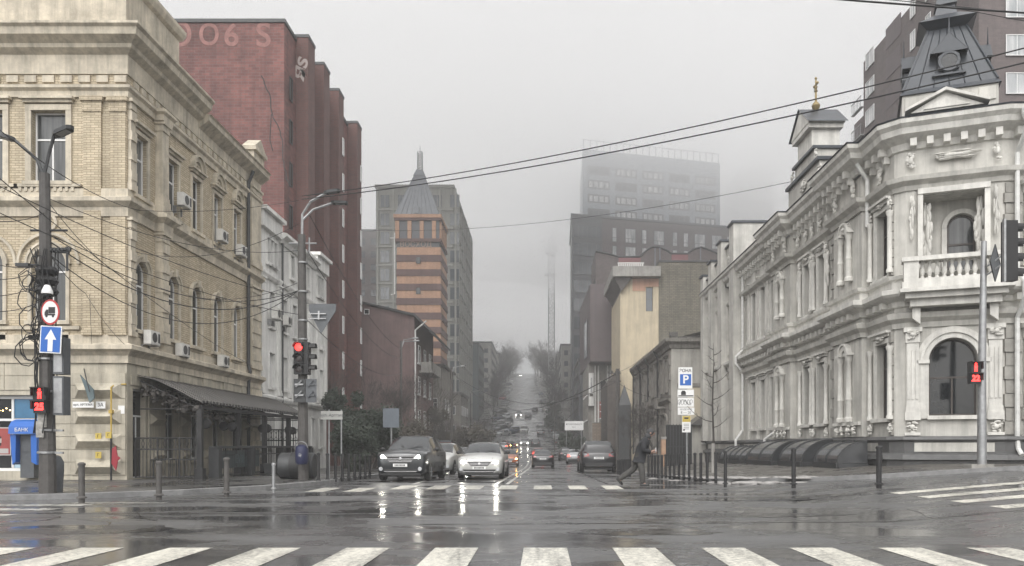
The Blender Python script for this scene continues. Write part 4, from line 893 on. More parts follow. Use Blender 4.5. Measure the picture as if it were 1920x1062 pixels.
cx_ = gx(1034, 290); zt_ = gz(480, 290); CRW = mat('crane_white', (.3, .3, .3), .5)
b = MB(); lattice(b, (cx_, 290, h(0, 290) - 1), (cx_, 290, zt_), 2.1, 30, .17); b.build('mast', CRW, Cr)
b = MB(); b.box(cx_ - 1.5, cx_ + 1.5, 288.5, 291.5, zt_, zt_ + 1); b.box(cx_ - 2.6, cx_ + 1.4, 288.8, 291.2, zt_ - 7.2, zt_ - 6.6); b.box(cx_ + .6, cx_ + 2.2, 288, 289.4, zt_ + 1.01, zt_ + 3); b.box(cx_ - 2.4, cx_ - .4, 289, 291, zt_ + 1.01, zt_ + 2.6); b.build('slewing_platform', CRW, Cr)
b = MB(); lattice(b, (cx_, 290, zt_ + 1), (cx_ + 3.2, 302, gz(372, 302)), 1.3, 14, .12); b.build('jib', CRW, Cr)
b = MB(); lattice(b, (cx_ - .4, 290, zt_ + 1), (cx_ - .6, 286.5, zt_ + 5.5), 1.0, 4, .09); b.build('apex_frame', CRW, Cr)
# dark cladding building (cantilevered box) and the old house beneath it
N_ = thing('cantilevered_building', 'dark brown box building cantilevered over the right pavement', 'building', (9, 110, 0))
b = MB(); b.slab([(gx(1107, 110), 110), (gx(1165, 110), 110), (gx(1165, 110), 131), (gx(1087, 131), 131)], gz(678, 110), gz(533, 110)); b.build('box_volume', CHCLAD, N_)
NS = fr(gx(1107, 110), 110, *Vector((gx(1087, 131) - gx(1107, 110), 21)).normalized(), *Vector((-21, gx(1087, 131) - gx(1107, 110))).normalized())
window(N_, NS, 4.5, 9.5, 14, 19.5, d=-.06, gm=GLASS_L, fm=DCLAD, trans=0, mull=2, sill=False, bar=.15)
part(N_, 'lower_wall', None, [(10.1, 18, 112, 131, -2, gz(679, 110))], DCLAD)
O_ = thing('pilastered_house', 'old house with white pilasters and balcony under the dark overhanging box', 'house', (7, 113, -.5))
ox0, ox1 = gx(1103, 113), gx(1140, 113); OF = front(0, 113); OS = fr(ox0, 0, 0, 1, -1, 0)
b = MB(OF); b.wall(ox0, 10.09, -2, gz(681, 113), [(8.3, 9.2, 5.2, 10.5)], .2); b.M = OS; b.wall(113, 128, -2, gz(681, 113), [(y - .5, y + .5, z, z + 2.2) for y in (115, 118, 121, 124) for z in (1, 5, 8.6)], .2); b.build('wall', OLDWALL, O_)
window(O_, OF, 8.3, 9.2, 5.2, 10.5, mull=0, gm=GLASS)
for y in (115, 118, 121, 124):
    for z in (1, 5, 8.6): window(O_, OS, y - .5, y + .5, z, z + 2.2, gm=GLASS)
for x in (7.6, 8.05, 9.35, 9.75): part(O_, 'pilaster', OF, [(x - .1, x + .1, .003, .18, 4.6, 12.6)], WPLAST)
part(O_, 'balcony', OF, [(ox0, 7.4, .003, .9, 6.9, 7.2), (ox0 + .05, 7.35, .1, .85, 7.201, 8.2), (ox0 + .05, 7.35, .1, .85, 8.6, 11.5), (ox0 + .02, ox0 + .12, .8, .9, 8.2, 8.6), (7.28, 7.38, .8, .9, 8.2, 8.6)], WPLAST)
window(O_, OF, ox0 + .2, 7.2, 8.7, 10.9, d=-.9, gm=GLASS, mull=2, trans=0, sill=False)
t = thing('facade_poster', 'faded red poster panel on the brick ground floor under the balcony', 'poster', (8.6, 112.7, 3)); part(t, 'panel', OF, [(gx(1120, 113), gx(1136, 113), .01, .1, gz(785, 113), gz(753, 113))], mat('faded_poster', (.27, .1, .085), .6, var=.2)); text('lettering', 'І', 1.5, SIGNW, t, TX(gx(1128, 113), 112.88, gz(767, 113)), .004)
part(O_, 'brick_ground_floor', OF, [(7.2, 9.9, .003, .06, -1, 4.5)], brick('beige_brick', (.36, .27, .2), (.28, .22, .17), (.14, .12, .1), .5, .2, .03))
t = thing('gabled_shed', 'dark weathered gabled shed with a small spire by the right pavement', 'shed', (9.5, 93, -.5)); b = MB(); b.M = Matrix.Translation((0, 93, 0)); b.prism([(gx(1139, 93), -1.5), (gx(1162, 93), -1.5), (gx(1162, 93), gz(690, 93)), (gx(1139, 93), gz(718, 93))], 0, 10); b.build('wall', mat('dark_brown_boards', (.08, .068, .06), .8, var=.3, streak=.4), t); b = MB(); b.frust((gx(1171, 92), 92.2), .75, .7, -1, gz(760, 92)); b.frust((gx(1171, 92), 92.2), .7, .02, gz(760, 92), gz(722, 92)); b.build('spire', DARKM, t)
# brick block with curved parapets
t = thing('parapet_block', 'brown brick block with curved gable parapets above the ochre building', 'building', (20, 140, 0)); P0 = gx(1117, 140)
b = MB(); b.M = Matrix.Translation((0, 140, 0)); q = lambda px, py: (gx(px, 140), gz(py, 140))
pts = [(P0, -2), (gx(1350, 140), -2), q(1350, 478), q(1332, 470), q(1315, 464), q(1300, 468), q(1290, 476), q(1258, 476), q(1250, 470), q(1235, 464), q(1222, 464), q(1210, 472), q(1200, 482), q(1160, 482), q(1140, 476), q(1117, 472)]
b.prism(pts, 0, 12); b.build('wall', BBRICK, t)
b = MB(); b.M = Matrix.Translation((0, 139.9, 0))
for a, c in zip(pts[2:-1], pts[3:]): b.tube([(a[0], 0, a[1]), (c[0], 0, c[1])], .16, 4)
b.build('coping', DARKM, t)
b = MB(); b.box(q(1160, 0)[0], q(1201, 0)[0], 139.85, 139.98, q(0, 498)[1], q(0, 484)[1]); b.box(q(1259, 0)[0], q(1290, 0)[0], 139.85, 139.98, q(0, 498)[1], q(0, 478)[1]); b.build('red_panel', mat('dark_red_panel', (.2, .07, .075), .6), t)
for px in (1228, 1237, 1313): part(t, 'flue_pipe', None, [(gx(px, 140) - .1, gx(px, 140) + .1, 139.7, 139.9, gz(505, 140), gz(466, 140))], ZINC)
grid_windows(t, fr(P0, 0, 0, 1, -1, 0), [142, 145, 148, 150.5], [6 + 3.3 * k for k in range(8)], 1.4, 1.7, GLASS_B)
# ochre building with overhanging flat roof
Y_ = thing('ochre_building', 'ochre plastered building with slot window, flat roof and olive brick flank', 'building', (15, 96, 0))
a0, a1, a2 = gx(1163, 96), gx(1235, 96), gx(1345, 96); zt = gz(545, 96); zr = gz(504, 96)
b = MB(front(0, 96)); w0 = (gx(1211, 96), gx(1224, 96), gz(584, 96), gz(539, 96)); b.wall(a0, a1, -2, zr - 1.2, [w0], .25); b.M = fr(a0, 0, 0, 1, -1, 0); b.wall(96, 108, -2, zr - 1.2); b.build('wall', YPLAST, Y_)
window(Y_, front(0, 96), *w0, gm=GLASS_B, fm=BROWNF, mull=0, trans=.5, sill=False)
part(Y_, 'salmon_band', front(0, 96), [(gx(1186, 96), a1 - .003, .003, .06, gz(538, 96), zr - 1.2), (gx(1186, 96), w0[0] - .05, .003, .055, gz(546, 96), gz(538, 96))], SALMON)
b = MB(); b.slab([(gx(1150, 94), 94.6), (a1 + .05, 94.6), (a1 + .05, 108), (gx(1150, 94), 108)], zr - 1.19, zr); b.build('roof', CONC, Y_)
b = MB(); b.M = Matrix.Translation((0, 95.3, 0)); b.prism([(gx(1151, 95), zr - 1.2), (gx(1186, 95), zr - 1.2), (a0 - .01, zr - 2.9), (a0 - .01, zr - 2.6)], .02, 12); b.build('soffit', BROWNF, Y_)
part(Y_, 'brick_flank', None, [(a1 + .003, a2, 95.9, 108, -2, gz(492, 96)), (a1, a2 + .1, 95.8, 108.1, gz(492, 96) + .002, gz(491, 96) + .12, 1)], [GBRICK, DARKM])
b = MB()
for k in range(12): b.box(gx(1158 + k * 4, 96), gx(1160.5 + k * 4, 96), 95.2, 95.3, zr + .01, zr + .45)
b.box(gx(1157, 96), gx(1206, 96), 95.15, 95.35, zr + .451, zr + .55); b.build('roof_railing', PIPEW, Y_)
b = MB(); b.tube([(gx(1243, 96), 95.85, gz(640, 96)), (gx(1243, 96), 95.85, gz(700, 96))], .08, 6); b.build('drainpipe', DARKM, Y_)
# old weathered house between ochre building and palace
Q = thing('weathered_old_house', 'weathered grey old house with peeling stucco and black downpipes', 'house', (12, 61, 0))
qx = 9.9; QS = fr(qx, 0, 0, 1, -1, 0); QF = front(0, 61); qz = gz(632, 61)
qy = [63.2, 65.6, 68.6, 71.0, 74.8, 77.6, 80.4, 83]
b = MB(QS); b.wall(61, 85, -2, 9.4, [(y - .42, y + .42, 5.6, 8.0) for y in qy] + [(y - .45, y + .45, 1.4, 3.6, True) for y in qy], .25); b.build('wall', OLDWALL, Q)
for y in qy: window(Q, QS, y - .42, y + .42, 5.6, 8.0, gm=GLASS, sur=.14, sm=OLDWALL, head=1, d=.22); window(Q, QS, y - .45, y + .45, 1.4, 3.6, True, gm=GLASS, sur=.14, sm=OLDWALL, d=.22)
b = MB(); b.mould([(qx, 85), (qx, 61), (14, 61)], [(0, 8.7), (.12, 8.75), (.2, 9.0), (.5, 9.2), (.55, 9.42), (0, 9.5)]); b.mould([(qx, 85), (qx, 61.01)], [(0, 4.6), (.1, 4.65), (.25, 4.85), (.25, 4.95), (0, 5.05)]); b.build('cornice', OLDWALL, Q)
for y in (61.4, 67.1, 72.9, 76.2, 84.5): quoins(Q, QS, y - .3, y + .3, .5, 8.6, OLDWALL, 14, .14, .06)
b = MB(QF); b.wall(qx, gx(1340, 61), -2, qz); b.build('gable_wall', GREYWALL, Q); part(Q, 'lower_render', QF, [(gx(1287, 61), gx(1340, 61), .004, .08, -1, gz(727, 61))], mat('cream_render', (.56, .5, .39), .75, streak=.3))
part(Q, 'string_band', QF, [(gx(1270, 61), gx(1340, 61), .004, .12, gz(726, 61), gz(719, 61))], OLDWALL)
b = MB(QF); b.box(qx - .1, qx + .5, -.4, .1, qz, qz + .35); b.box(qx + .5, gx(1288, 61), -.3, .05, qz - .1, qz + .02); b.box(gx(1288, 61), gx(1340, 61), -.3, .12, qz - .02, qz + .06); b.build('coping', TINROOF, Q)
b = MB(); b.poly([(qx, 61.2, 9.45), (qx, 85, 9.45), (16, 85, 11), (16, 61.2, 11)]); b.build('roof', TINROOF, Q)
for y in (66.9, 73.0, 78.8, 84.6):
    b = MB(QS); b.tube([(y, .5, 9.2), (y, .18, 8.6), (y, .18, 5.2), (y + .12, .3, 4.9), (y, .18, 4.3), (y, .18, .4)], .09, 6); b.build('drainpipe', BLACKM, Q)
for y in (64.5, 70, 76): part(Q, 'balcony', QS, [(y - .9, y + .9, .003, .7, 4.25, 4.4), (y - .9, y + .9, .64, .7, 4.4, 5.1), (y - .5, y + .5, .05, .4, 3.8, 4.24)], OLDWALL)
# things in the gap in front of it
t = thing('metal_gate_panel', 'tall black metal hoarding behind the parking sign', 'hoarding', (10.5, 50, 0)); part(t, 'panel', None, [(gx(1249, 50), gx(1297, 50), 50, 50.12, -.6, gz(797, 50))], BLACKM); 
b = MB()
for k in range(9): x = gx(1249, 50) + .05 + k * .19; b.box(x, x + .04, 49.95, 49.999, -.6, gz(797, 50) + .05)
b.box(gx(1249, 50), gx(1297, 50), 49.94, 49.949, 1.2, 1.28); b.build('ribs', DARKM, t)
t = thing('brick_gate_pier', 'narrow brick gate pier beside the black hoarding', 'pier', (7.8, 50, 0)); b = MB(); b.box(gx(1240, 50), gx(1248, 50), 49.9, 50.3, -.6, 1.7); b.box(gx(1239, 50), gx(1249, 50), 49.85, 50.35, 1.701, 1.85, 1); b.build('pier', [mat('peach_brick', (.42, .27, .18), .8, var=.3), CONC], t)
t = thing('garage_shed', 'small low garage with dark tin roof between palace and old house', 'shed', (10.8, 55, 0)); b = MB(front(0, 57.2)); o1 = (gx(1318, 57), gx(1327, 57), gz(830, 57), gz(800, 57)); b.wall(gx(1296, 57), gx(1345, 57), -1, gz(797, 57), [o1], .2); b.build('wall', GREYWALL, t); window(t, front(0, 57.2), *o1, d=.18, gm=GLASS, mull=0, trans=0); b = MB(); b.M = Matrix.Translation((0, 56.6, 0)); b.prism([(gx(1294, 57), gz(797, 57)), (gx(1347, 57), gz(797, 57)), (gx(1347, 57), gz(782, 57)), (gx(1318, 57), gz(779, 57))], 0, 3); b.build('roof', TINROOF, t)
# brown residential tower behind the palace
J = thing('brown_tower', 'brown brick apartment tower with loggias rising behind the palace turret', 'building', (36, 64, 0))
JX = 35; b = MB(); b.box(JX, 70, 64, 86.9, -1, gz(118, 87)); b.box(JX + 1.5, 70, 64, 80, gz(118, 87) + .01, gz(60, 80)); b.box(JX, 70, 87, 89.5, -1, gz(228, 88.5)); b.build('wall', BBRICK, J)
JS = fr(JX, 0, 0, 1, -1, 0); JF = front(0, 64)
for k in range(13):
    z = 5 + k * 3.05
    for y, q, f in ((85, 2.2, GLASS_L), (79.5, 3.4, None), (75.2, 1.0, GLASS_L), (72.2, 1.0, GLASS_L), (68.5, 2.2, GLASS_L)):
        if f: window(J, JS, y - q / 2, y + q / 2, z, z + 1.7, d=-.05, gm=f, trans=0, sill=False, mull=1)
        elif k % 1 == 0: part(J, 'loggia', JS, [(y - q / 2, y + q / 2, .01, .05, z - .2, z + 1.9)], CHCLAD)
    for x in (38, 42, 46, 50): window(J, JF, x - .9, x + .9, z, z + 1.7, d=-.05, gm=GLASS_L, trans=0, sill=False, mull=1)
for k in range(9, 12):
    b = MB(JS)
    for q in range(7): b.box(86.9 + q * .4, 86.94 + q * .4, .3, .34, 5 + k * 3.05 - .4, 5 + k * 3.05 + .7)
    b.box(86.8, 89.5, .28, .36, 5 + k * 3.05 + .7, 5 + k * 3.05 + .76); b.box(86.8, 89.5, .003, .36, 5 + k * 3.05 - .5, 5 + k * 3.05 - .4); b.build('balcony_rail', GALV, J)
# ------------------------------------------------------------------ right: ornate cream palace with corner turret
D = thing('ornate_palace', 'ornate cream two storey palace with balcony and slate turret on the right corner', 'building', (13.5, 26.4, .7))
P1, P2 = (12.25, 26.9), (14.9, 25.85)
SD = fr(12, 0, 0, 1, -1, 0)
dx, dy = P2[0] - P1[0], P2[1] - P1[1]; LC = math.hypot(dx, dy); cu = (dx / LC, dy / LC); cn = (cu[1], -cu[0])
CD = fr(P1[0], P1[1], cu[0], cu[1], cn[0], cn[1]); RD = front(0, P2[1])
PATH = [(12, 57.2), (12, 27.2), P1, P2, (34, P2[1])]
w1 = [(27.62, 28.58), (33.75, 34.6), (35.6, 36.45), (40.85, 41.65), (42.75, 43.6), (44.6, 45.45), (49.2, 50.0), (52.3, 53.1), (55.3, 56.0)]
low = [(a, c, 2.25, 4.85) for a, c in w1]; up = [(a, c, 7.15, 9.45 if a < 39 else 9.9) for a, c in w1]
b = MB(SD); b.wall(27.2, 57.2, 1.5, 11.4, low + up, .34)
b.M = None; b.poly([(12, 27.2, 1.5), (*P1, 1.5), (*P1, 11.4), (12, 27.2, 11.4)])
aw = (LC / 2 - .72, LC / 2 + .72); adoor = (LC / 2 - .1, LC / 2 + .78)
b.M = CD; b.wall(0, LC, 1.5, 6.6, [(*aw, 2.3, 4.85, True)], .5); b.wall(0, LC, 6.6, 11.4, [(.5, LC - .45, 6.62, 9.64)], .95); b.M = CD @ Matrix.Translation((0, -.95, 0)); b.wall(.5, LC - .45, 6.62, 9.64, [(adoor[0], adoor[1], 6.63, 9.15, True)], .2)
b.M = RD; rw = [(17.6, 18.7), (20.4, 21.5), (23.2, 24.3), (26, 27.1)]
b.wall(P2[0], 34, 1.5, 11.4, [(a, c, 2.25, 4.85) for a, c in rw] + [(a, c, 7.15, 9.45) for a, c in rw], .34)
b.M = None; b.poly([(12, 57.2, -1), (24, 57.2, -1), (24, 57.2, 12), (12, 57.2, 12)])
b.build('wall', PSTONE, D)
# plinth with dark base
b = MB(); b.mould(PATH, [(.0, 1.62), (.3, 1.6), (.34, 1.5), (.22, 1.42), (.2, 1.06), (.42, 1.0), (.46, .84), (.3, .8), (.3, -.6)], 0); b.build('plinth', PBASE, D)
b = MB(SD)
for a, c in ((28.0, 30.2), (30.9, 33.0), (33.6, 36.6), (37.4, 40.2), (41, 46.5), (47.5, 56.5)): b.box(a, c, .205, .225, 1.1, 1.4)
b.M = CD; b.box(.25, LC - .25, .205, .225, 1.1, 1.4); b.M = RD
for x in (15.6, 18.8, 22): b.box(x, x + 2.6, .205, .225, 1.1, 1.4)
b.build('plinth_panel', PSTONE, D)
# cornices, breaking forward over the pilaster bays
def brk(o=.32):
    p = [(12, 57.2)]
    for a, c in ((40.4, 37.6), (32.0, 29.2)): p += [(12, a), (12 - o, a), (12 - o, c), (12, c)]
    return p + [(12, 27.2), P1, P2, (34, P2[1])]
cornice(D, brk(), [(.0, 5.25), (.07, 5.25), (.09, 5.42), (.26, 5.55), (.3, 5.72), (.0, 5.8)], PSTONE)
cornice(D, brk(), [(.0, 5.95), (.08, 5.98), (.12, 6.15), (.42, 6.28), (.5, 6.36), (.5, 6.52), (.1, 6.6), (.1, 6.85), (.2, 6.9), (.24, 7.02), (.0, 7.08)], PSTONE_L, dent=((SD, [(y, y + .24, .004 + (.3 if (29.2 < y < 32 or 37.6 < y < 40.4) else 0), .3 + (.3 if (29.2 < y < 32 or 37.6 < y < 40.4) else 0), 5.985, 6.2) for y in [27.5 + .55 * k for k in range(54)]]), (CD, [(.12 + k * .5, .32 + k * .5, .004, .34, 5.985, 6.2) for k in range(6)]), (RD, [(15.2 + k * .6, 15.42 + k * .6, .004, .3, 5.985, 6.2) for k in range(30)])))
cornice(D, brk(), [(.0, 9.85), (.06, 9.85), (.1, 10.0), (.3, 10.12), (.34, 10.26), (.0, 10.34)], PSTONE)
cornice(D, brk(.4), [(.0, 11.2), (.08, 11.22), (.14, 11.42), (.5, 11.62), (.55, 11.8), (.68, 11.92), (.7, 12.06), (.0, 12.16)], PSTONE_L)
b = MB(); b.mould(brk(.4), [(.72, 12.07), (.74, 12.11), (.1, 12.3), (0, 12.3)]); b.build('cornice_flashing', SLATE, D)
# dentil brackets
ys = [27.5 + .55 * k for k in range(54)]
for y in ys:
    o = .4 if (29.2 < y < 32 or 37.6 < y < 40.4) else 0
    part(D, 'bracket', SD, [(y, y + .2, .004 + o, .36 + o, 11.25, 11.5), (y + .03, y + .17, .004 + o, .2 + o, 11.0, 11.249)], PSTONE_L)
for k in range(6): u = .12 + k * .5; part(D, 'bracket', CD, [(u, u + .2, .004, .36, 11.25, 11.5)], PSTONE_L)
for k in range(14): u = 15.2 + k * .6; part(D, 'bracket', RD, [(u, u + .22, .004, .36, 11.25, 11.5)], PSTONE_L)
# projecting pilaster bays with paired colonnettes
for a, c in ((29.2, 32.0), (37.6, 40.4)):
    for z0, z1 in ((1.63, 5.24), (7.09, 9.84), (10.35, 11.19)):
        part(D, 'pilaster_bay', SD, [(a, c, .003, .3, z0, z1)], PSTONE)
    part(D, 'pilaster_bay', SD, [(a, c, .003, .3, 5.81, 5.94)], PSTONE)
    M2 = SD @ Matrix.Translation((0, .3, 0)); m = (a + c) / 2
    for z0, z1 in ((2.2, 4.7), (7.5, 9.3)):
        for u in (m - .42, m + .42):
            b = MB(M2); b.lathe([(.17, z0), (.17, z0 + .12), (.12, z0 + .18), (.115, z0 + .8), (.135, z0 + .84), (.11, z0 + .9), (.095, z1 - .25), (.13, z1 - .2), (.13, z1 - .12), (.18, z1)], (u, .1, 0), 12); b.build('colonnette', PSTONE_L, D, smooth=True)
        b = MB(M2); b.arch(m, z1 + .02, .2, .4, .003, .16, 12); b.arch(m, z1 + .02, .4, .48, .003, .22, 12); b.box(m - .65, m - .2, .003, .24, z1 + .003, z1 + .09); b.box(m + .2, m + .65, .003, .24, z1 + .003, z1 + .09); b.ball((m, .05, z1 + .2), .12, .08, .12, 8, 5); b.build('blind_arch', PSTONE_L, D, smooth=True)
    b = MB(M2)
    for u in (m - .85, m - .32, m + .32, m + .85): stucco(b, u, .08, 1.88, .36, .4, int(u * 10))
    b.box(a + .1, c - .1, .003, .1, 2.06, 2.18); stucco(b, m, .1, 9.55, .9, .4, 3); stucco(b, m - .9, .12, 10.8, .4, .7, 4); stucco(b, m + .9, .12, 10.8, .4, .7, 5); b.build('pedestal_band', PSTONE_L, D)
# windows of the street front
for i, (a, c) in enumerate(w1):
    plain = a > 40
    for z0, z1 in ((2.25, 4.85), (7.15, 9.45 if a < 39 else 9.9)):
        window(D, SD, a, c, z0, z1, d=.32, gm=(GLASS, GLASS, GLASS_C)[(i + int(z0)) % 3], fm=BROWNF, sur=.17, sm=PSTONE_L, mull=1, trans=.68, head=0 if (plain and z0 > 5) else 1, bar=.05)
b = MB(SD)
for a, c in w1[:3]:
    for u in (a - .34, c + .34):
        for z0, z1 in ((2.2, 4.7), (7.2, 9.3)):
            b.lathe([(.12, z0), (.12, z0 + .1), (.085, z0 + .16), (.075, z1 - .2), (.12, z1 - .1), (.13, z1)], (u, .12, 0), 10); b.build('colonnette', PSTONE_L, D, smooth=True); b = MB(SD)
        stucco(b, u, .1, 9.55, .3, .5, int(u * 31)); stucco(b, u, .1, 1.88, .3, .4, int(u * 37))
    stucco(b, (a + c) / 2, .12, 5.05, .8, .3, int(a * 17)); stucco(b, (a + c) / 2, .1, 9.7, .8, .3, int(a * 11))
    stucco(b, (a + c) / 2, .1, 10.75, .5, .6, int(a * 7))
for u in (33.2, 35.1, 37.0): stucco(b, u, .1, 8.6, .28, 1.5, int(u * 5), n=26); stucco(b, u, .12, 10.75, .4, .65, int(u * 3))
for u0, u1 in ((32.15, 32.95), (27.22, 27.42)):
    for z0, z1 in ((1.65, 5.2), (7.1, 9.8)): quoins(D, SD, u0, u1, z0, z1, PSTONE_G, 9, .1, .08 if u1 - u0 > .5 else 0)
for u in (42.2, 44.1, 46.1, 40.55):
    for z0, z1 in ((1.65, 5.2), (7.1, 10.6)): pilaster(D, SD, u - .13, u + .13, z0, z1, .1, PSTONE_L, 0, .25, .3)
b = MB(SD)
for u0, u1 in ((40.8, 41.9), (42.6, 43.8), (44.5, 45.6)): part(D, 'apron_panel', SD, [(u0, u1, .003, .05, 6.62, 7.0), (u0 + .2, u1 - .2, .003, .06, 10.5, 11.0)], PSTONE_L)
# far wing with tall piers and stepped parapet
for i, (a, c, z) in enumerate(((47.4, 48.5, 14.5), (50.6, 51.7, 14.2), (53.6, 54.6, 13.6), (56.3, 57.2, 13.2))):
    part(D, 'tall_pier', SD, [(a, c, .51, .62, 1.63, z), (a, c, -1.9, .509, 12.31, z), (a - .08, c + .08, -2.0, .72, z + .002, z + .14, 1), (a, c, .004, .509, 1.63, 12.3)], [PSTONE, SLATE])
for a, c, z in ((48.52, 50.58, 13.7), (51.72, 53.58, 13.3), (54.62, 56.28, 12.9)):
    part(D, 'parapet', SD, [(a, c, -1.2, .3, 12.32, z), (a - .01, c + .01, -1.25, .42, z + .002, z + .1, 1)], [PSTONE, SLATE])
    b = MB(SD); stucco(b, (a + c) / 2, .34, 12.9, .8, .7, int(a))
# attic gable with gilt cross on its tiled hood
part(D, 'attic', SD, [(33.6, 37.8, -1.3, .32, 12.31, 13.3), (33.5, 37.9, -1.4, .45, 13.302, 13.44, 1), (34.2, 36.9, -1.0, .3, 13.45, 14.0), (34.1, 37.0, -1.1, .42, 14.002, 14.12, 1)], [PSTONE, SLATE])
b = MB(SD); b.box(34.6, 36.5, -.9, .3, 14.13, 15.0); b.box(34.4, 36.7, -1.0, .5, 15.002, 15.2); b.prism([(34.3, 15.21), (36.8, 15.21), (35.55, 16.15)], -1.05, .52); stucco(b, 34.0, .3, 13.75, .4, .5, 5); stucco(b, 37.2, .3, 13.75, .4, .5, 6); stucco(b, 33.3, .4, 12.7, .6, .6, 8); stucco(b, 35.5, .36, 12.85, .8, .6, 9); b.build('attic_gable', PSTONE_L, D)
b = MB(SD); b.poly([(34.2, .6, 15.2), (35.55, .6, 16.24), (35.55, -1.15, 16.24), (34.2, -1.15, 15.2)]); b.poly([(36.9, .6, 15.2), (35.55, .6, 16.24), (35.55, -1.15, 16.24), (36.9, -1.15, 15.2)]); b.build('hood_roof', SLATE, D)
t = thing('gilt_finial', 'gilt cross finial standing on the palace attic gable', 'finial', (12.3, 35.5, 16.2)); b = MB(Matrix.Translation((12.2, 35.55, 16.2))); b.lathe([(.1, 0), (.16, .1), (.19, .2), (.12, .32), (.05, .4), (.045, .8), (.09, .85), (.045, .9), (.04, 1.35), (.0, 1.4)], (0, 0, 0), 10); b.build('stem', GOLD, t, smooth=True); b = MB(Matrix.Translation((12.2, 35.55, 16.2))); b.box(-.03, .03, -.22, .22, 1.1, 1.17); b.box(-.03, .03, -.14, .14, .96, 1.01); b.ball((0, .22, 1.135), .06); b.ball((0, -.22, 1.135), .06); b.ball((0, 0, 1.42), .06); b.build('cross', GOLD, t)
# corner: entrance arch, fluted pilasters, balcony, recessed door, pediment
b = MB(CD); uc = LC / 2
window(D, CD, aw[0], aw[1], 2.3, 4.85, True, .46, fm=BROWNF, gm=GLASS, trans=.5, mull=1, sill=True, sm=PSTONE_L, bar=.06)
b = MB(CD); zc = 4.85 - .72
for r0, r1, v in ((.73, .9, .09), (.9, .98, .15), (.98, 1.1, .1)): b.arch(uc, zc, r0, r1, .003, v, 20)
for s in (-1, 1): 
    q = sorted((uc + s * .73, uc + s * 1.05)); b.box(q[0], q[1], .003, .1, 2.2, zc - .1); q = sorted((uc + s * .71, uc + s * 1.1)); b.box(q[0], q[1], .003, .17, zc - .099, zc + .02)
b.build('arch_surround', PSTONE_L, D)
for u in (.02, LC - .4): pilaster(D, CD, u, u + .38, 2.15, 5.24, .14, PSTONE_L, 3, .5, .45)
for u in (15.55, 19.3, 22.1, 24.9): pilaster(D, RD, u, u + .45, 2.15, 5.24, .14, PSTONE_L, 3, .5, .45); pilaster(D, RD, u, u + .45, 7.1, 9.84, .14, PSTONE_L, 3, .4, .45)
b = MB(CD)
for u in (.2, LC - .2): part(D, 'pedestal', CD, [(u - .24, u + .24, .003, .2, 1.64, 1.74)], PSTONE_L); stucco(b, u, .12, 1.92, .42, .42, int(u * 9)); stucco(b, u, .2, 5.0, .44, .36, int(u * 9) + 1); stucco(b, u, .14, 8.9, .2, 1.6, int(u * 13) + 2, n=30)
stucco(b, .68, -.3, 8.5, .34, 2.0, 21, n=38); stucco(b, LC - .62, -.3, 8.5, .34, 2.0, 22, n=38); stucco(b, uc, .12, 10.85, 1.6, .3, 23, n=40); stucco(b, .15, .14, 10.8, .35, .6, 24); stucco(b, LC - .15, .14, 10.8, .35, .6, 25)
b.M = RD; stucco(b, 16.6, .12, 10.9, 1.6, .35, 26, n=40); stucco(b, 15.8, .16, 1.9, .5, .42, 27); stucco(b, 15.8, .2, 5.0, .5, .36, 28)
for z0, z1 in ((1.65, 5.2), (7.1, 9.8)): quoins(D, RD, P2[0] + .02, 15.5, z0, z1, PSTONE_G, 8, .1, .06)
window(D, CD @ Matrix.Translation((0, -.95, 0)), adoor[0], adoor[1], 6.64, 9.15, True, .18, fm=BROWNF, gm=GLASS_C, trans=.6, mull=0, sill=False, bar=.07)
b = MB(CD); b.arch((adoor[0] + adoor[1]) / 2, 9.15 - .44, .45, .6, -.945, -.83, 16); b.box(.36, .52, .003, .16, 6.9, 9.84); b.box(LC - .52, LC - .36, .003, .16, 6.9, 9.84); b.box(.36, LC - .36, .003, .2, 9.66, 9.84); b.box(adoor[0] - .16, adoor[0] - .004, -.945, -.85, 6.9, 8.7); b.box(adoor[1] + .004, adoor[1] + .16, -.945, -.85, 6.9, 8.7); b.build('door_surround', PSTONE_L, D)
bo = part(D, 'balcony', CD, [(-.15, LC + .15, .1, 1.0, 6.4, 6.62), (-.22, LC + .22, .1, 1.1, 6.28, 6.399), (-.05, LC + .05, .1, .9, 6.1, 6.279), (.1, LC - .1, .1, .7, 5.86, 6.099), (-.1, .34, .5, .98, 6.621, 7.28), (LC - .34, LC + .1, .5, .98, 6.621, 7.28), (-.16, LC + .16, .48, 1.04, 7.281, 7.42), (.341, LC - .341, .6, .96, 6.621, 6.72)], PSTONE_L)
for u in (.3, LC - .3):
    b = MB(CD); b.prism([(u - .12, 6.09), (u + .12, 6.09), (u + .12, 5.3), (u - .12, 5.5)], .15, .5); b.build('console', PSTONE_L, bo)
for k in range(10):
    u = .34 + (LC - .68) * (k + .5) / 10; b = MB(CD); b.lathe([(.07, 6.722), (.07, 6.76), (.045, 6.8), (.085, 6.92), (.08, 7.0), (.04, 7.12), (.05, 7.2), (.075, 7.24), (.075, 7.28)], (u, .78, 0), 10); b.build('baluster', PSTONE_L, bo, smooth=True)
b = MB(CD); pz = 12.31
b.prism([(.1, pz - .1), (LC - .6, pz - .1), (1.15, pz + .45)], .1, .62); b.prism([(.5, pz - .04), (LC - 1.0, pz - .04), (1.15, pz + .3)], .625, .66); b.build('pediment', PSTONE_L, D)
b = MB(CD); b.prism([(-.05, pz - .06), (1.15, pz + .46), (LC - .45, pz - .06), (LC - .45, pz + .02), (1.15, pz + .56), (-.05, pz + .02)], .0, .78); b.build('pediment_molding', PSTONE_L, D)
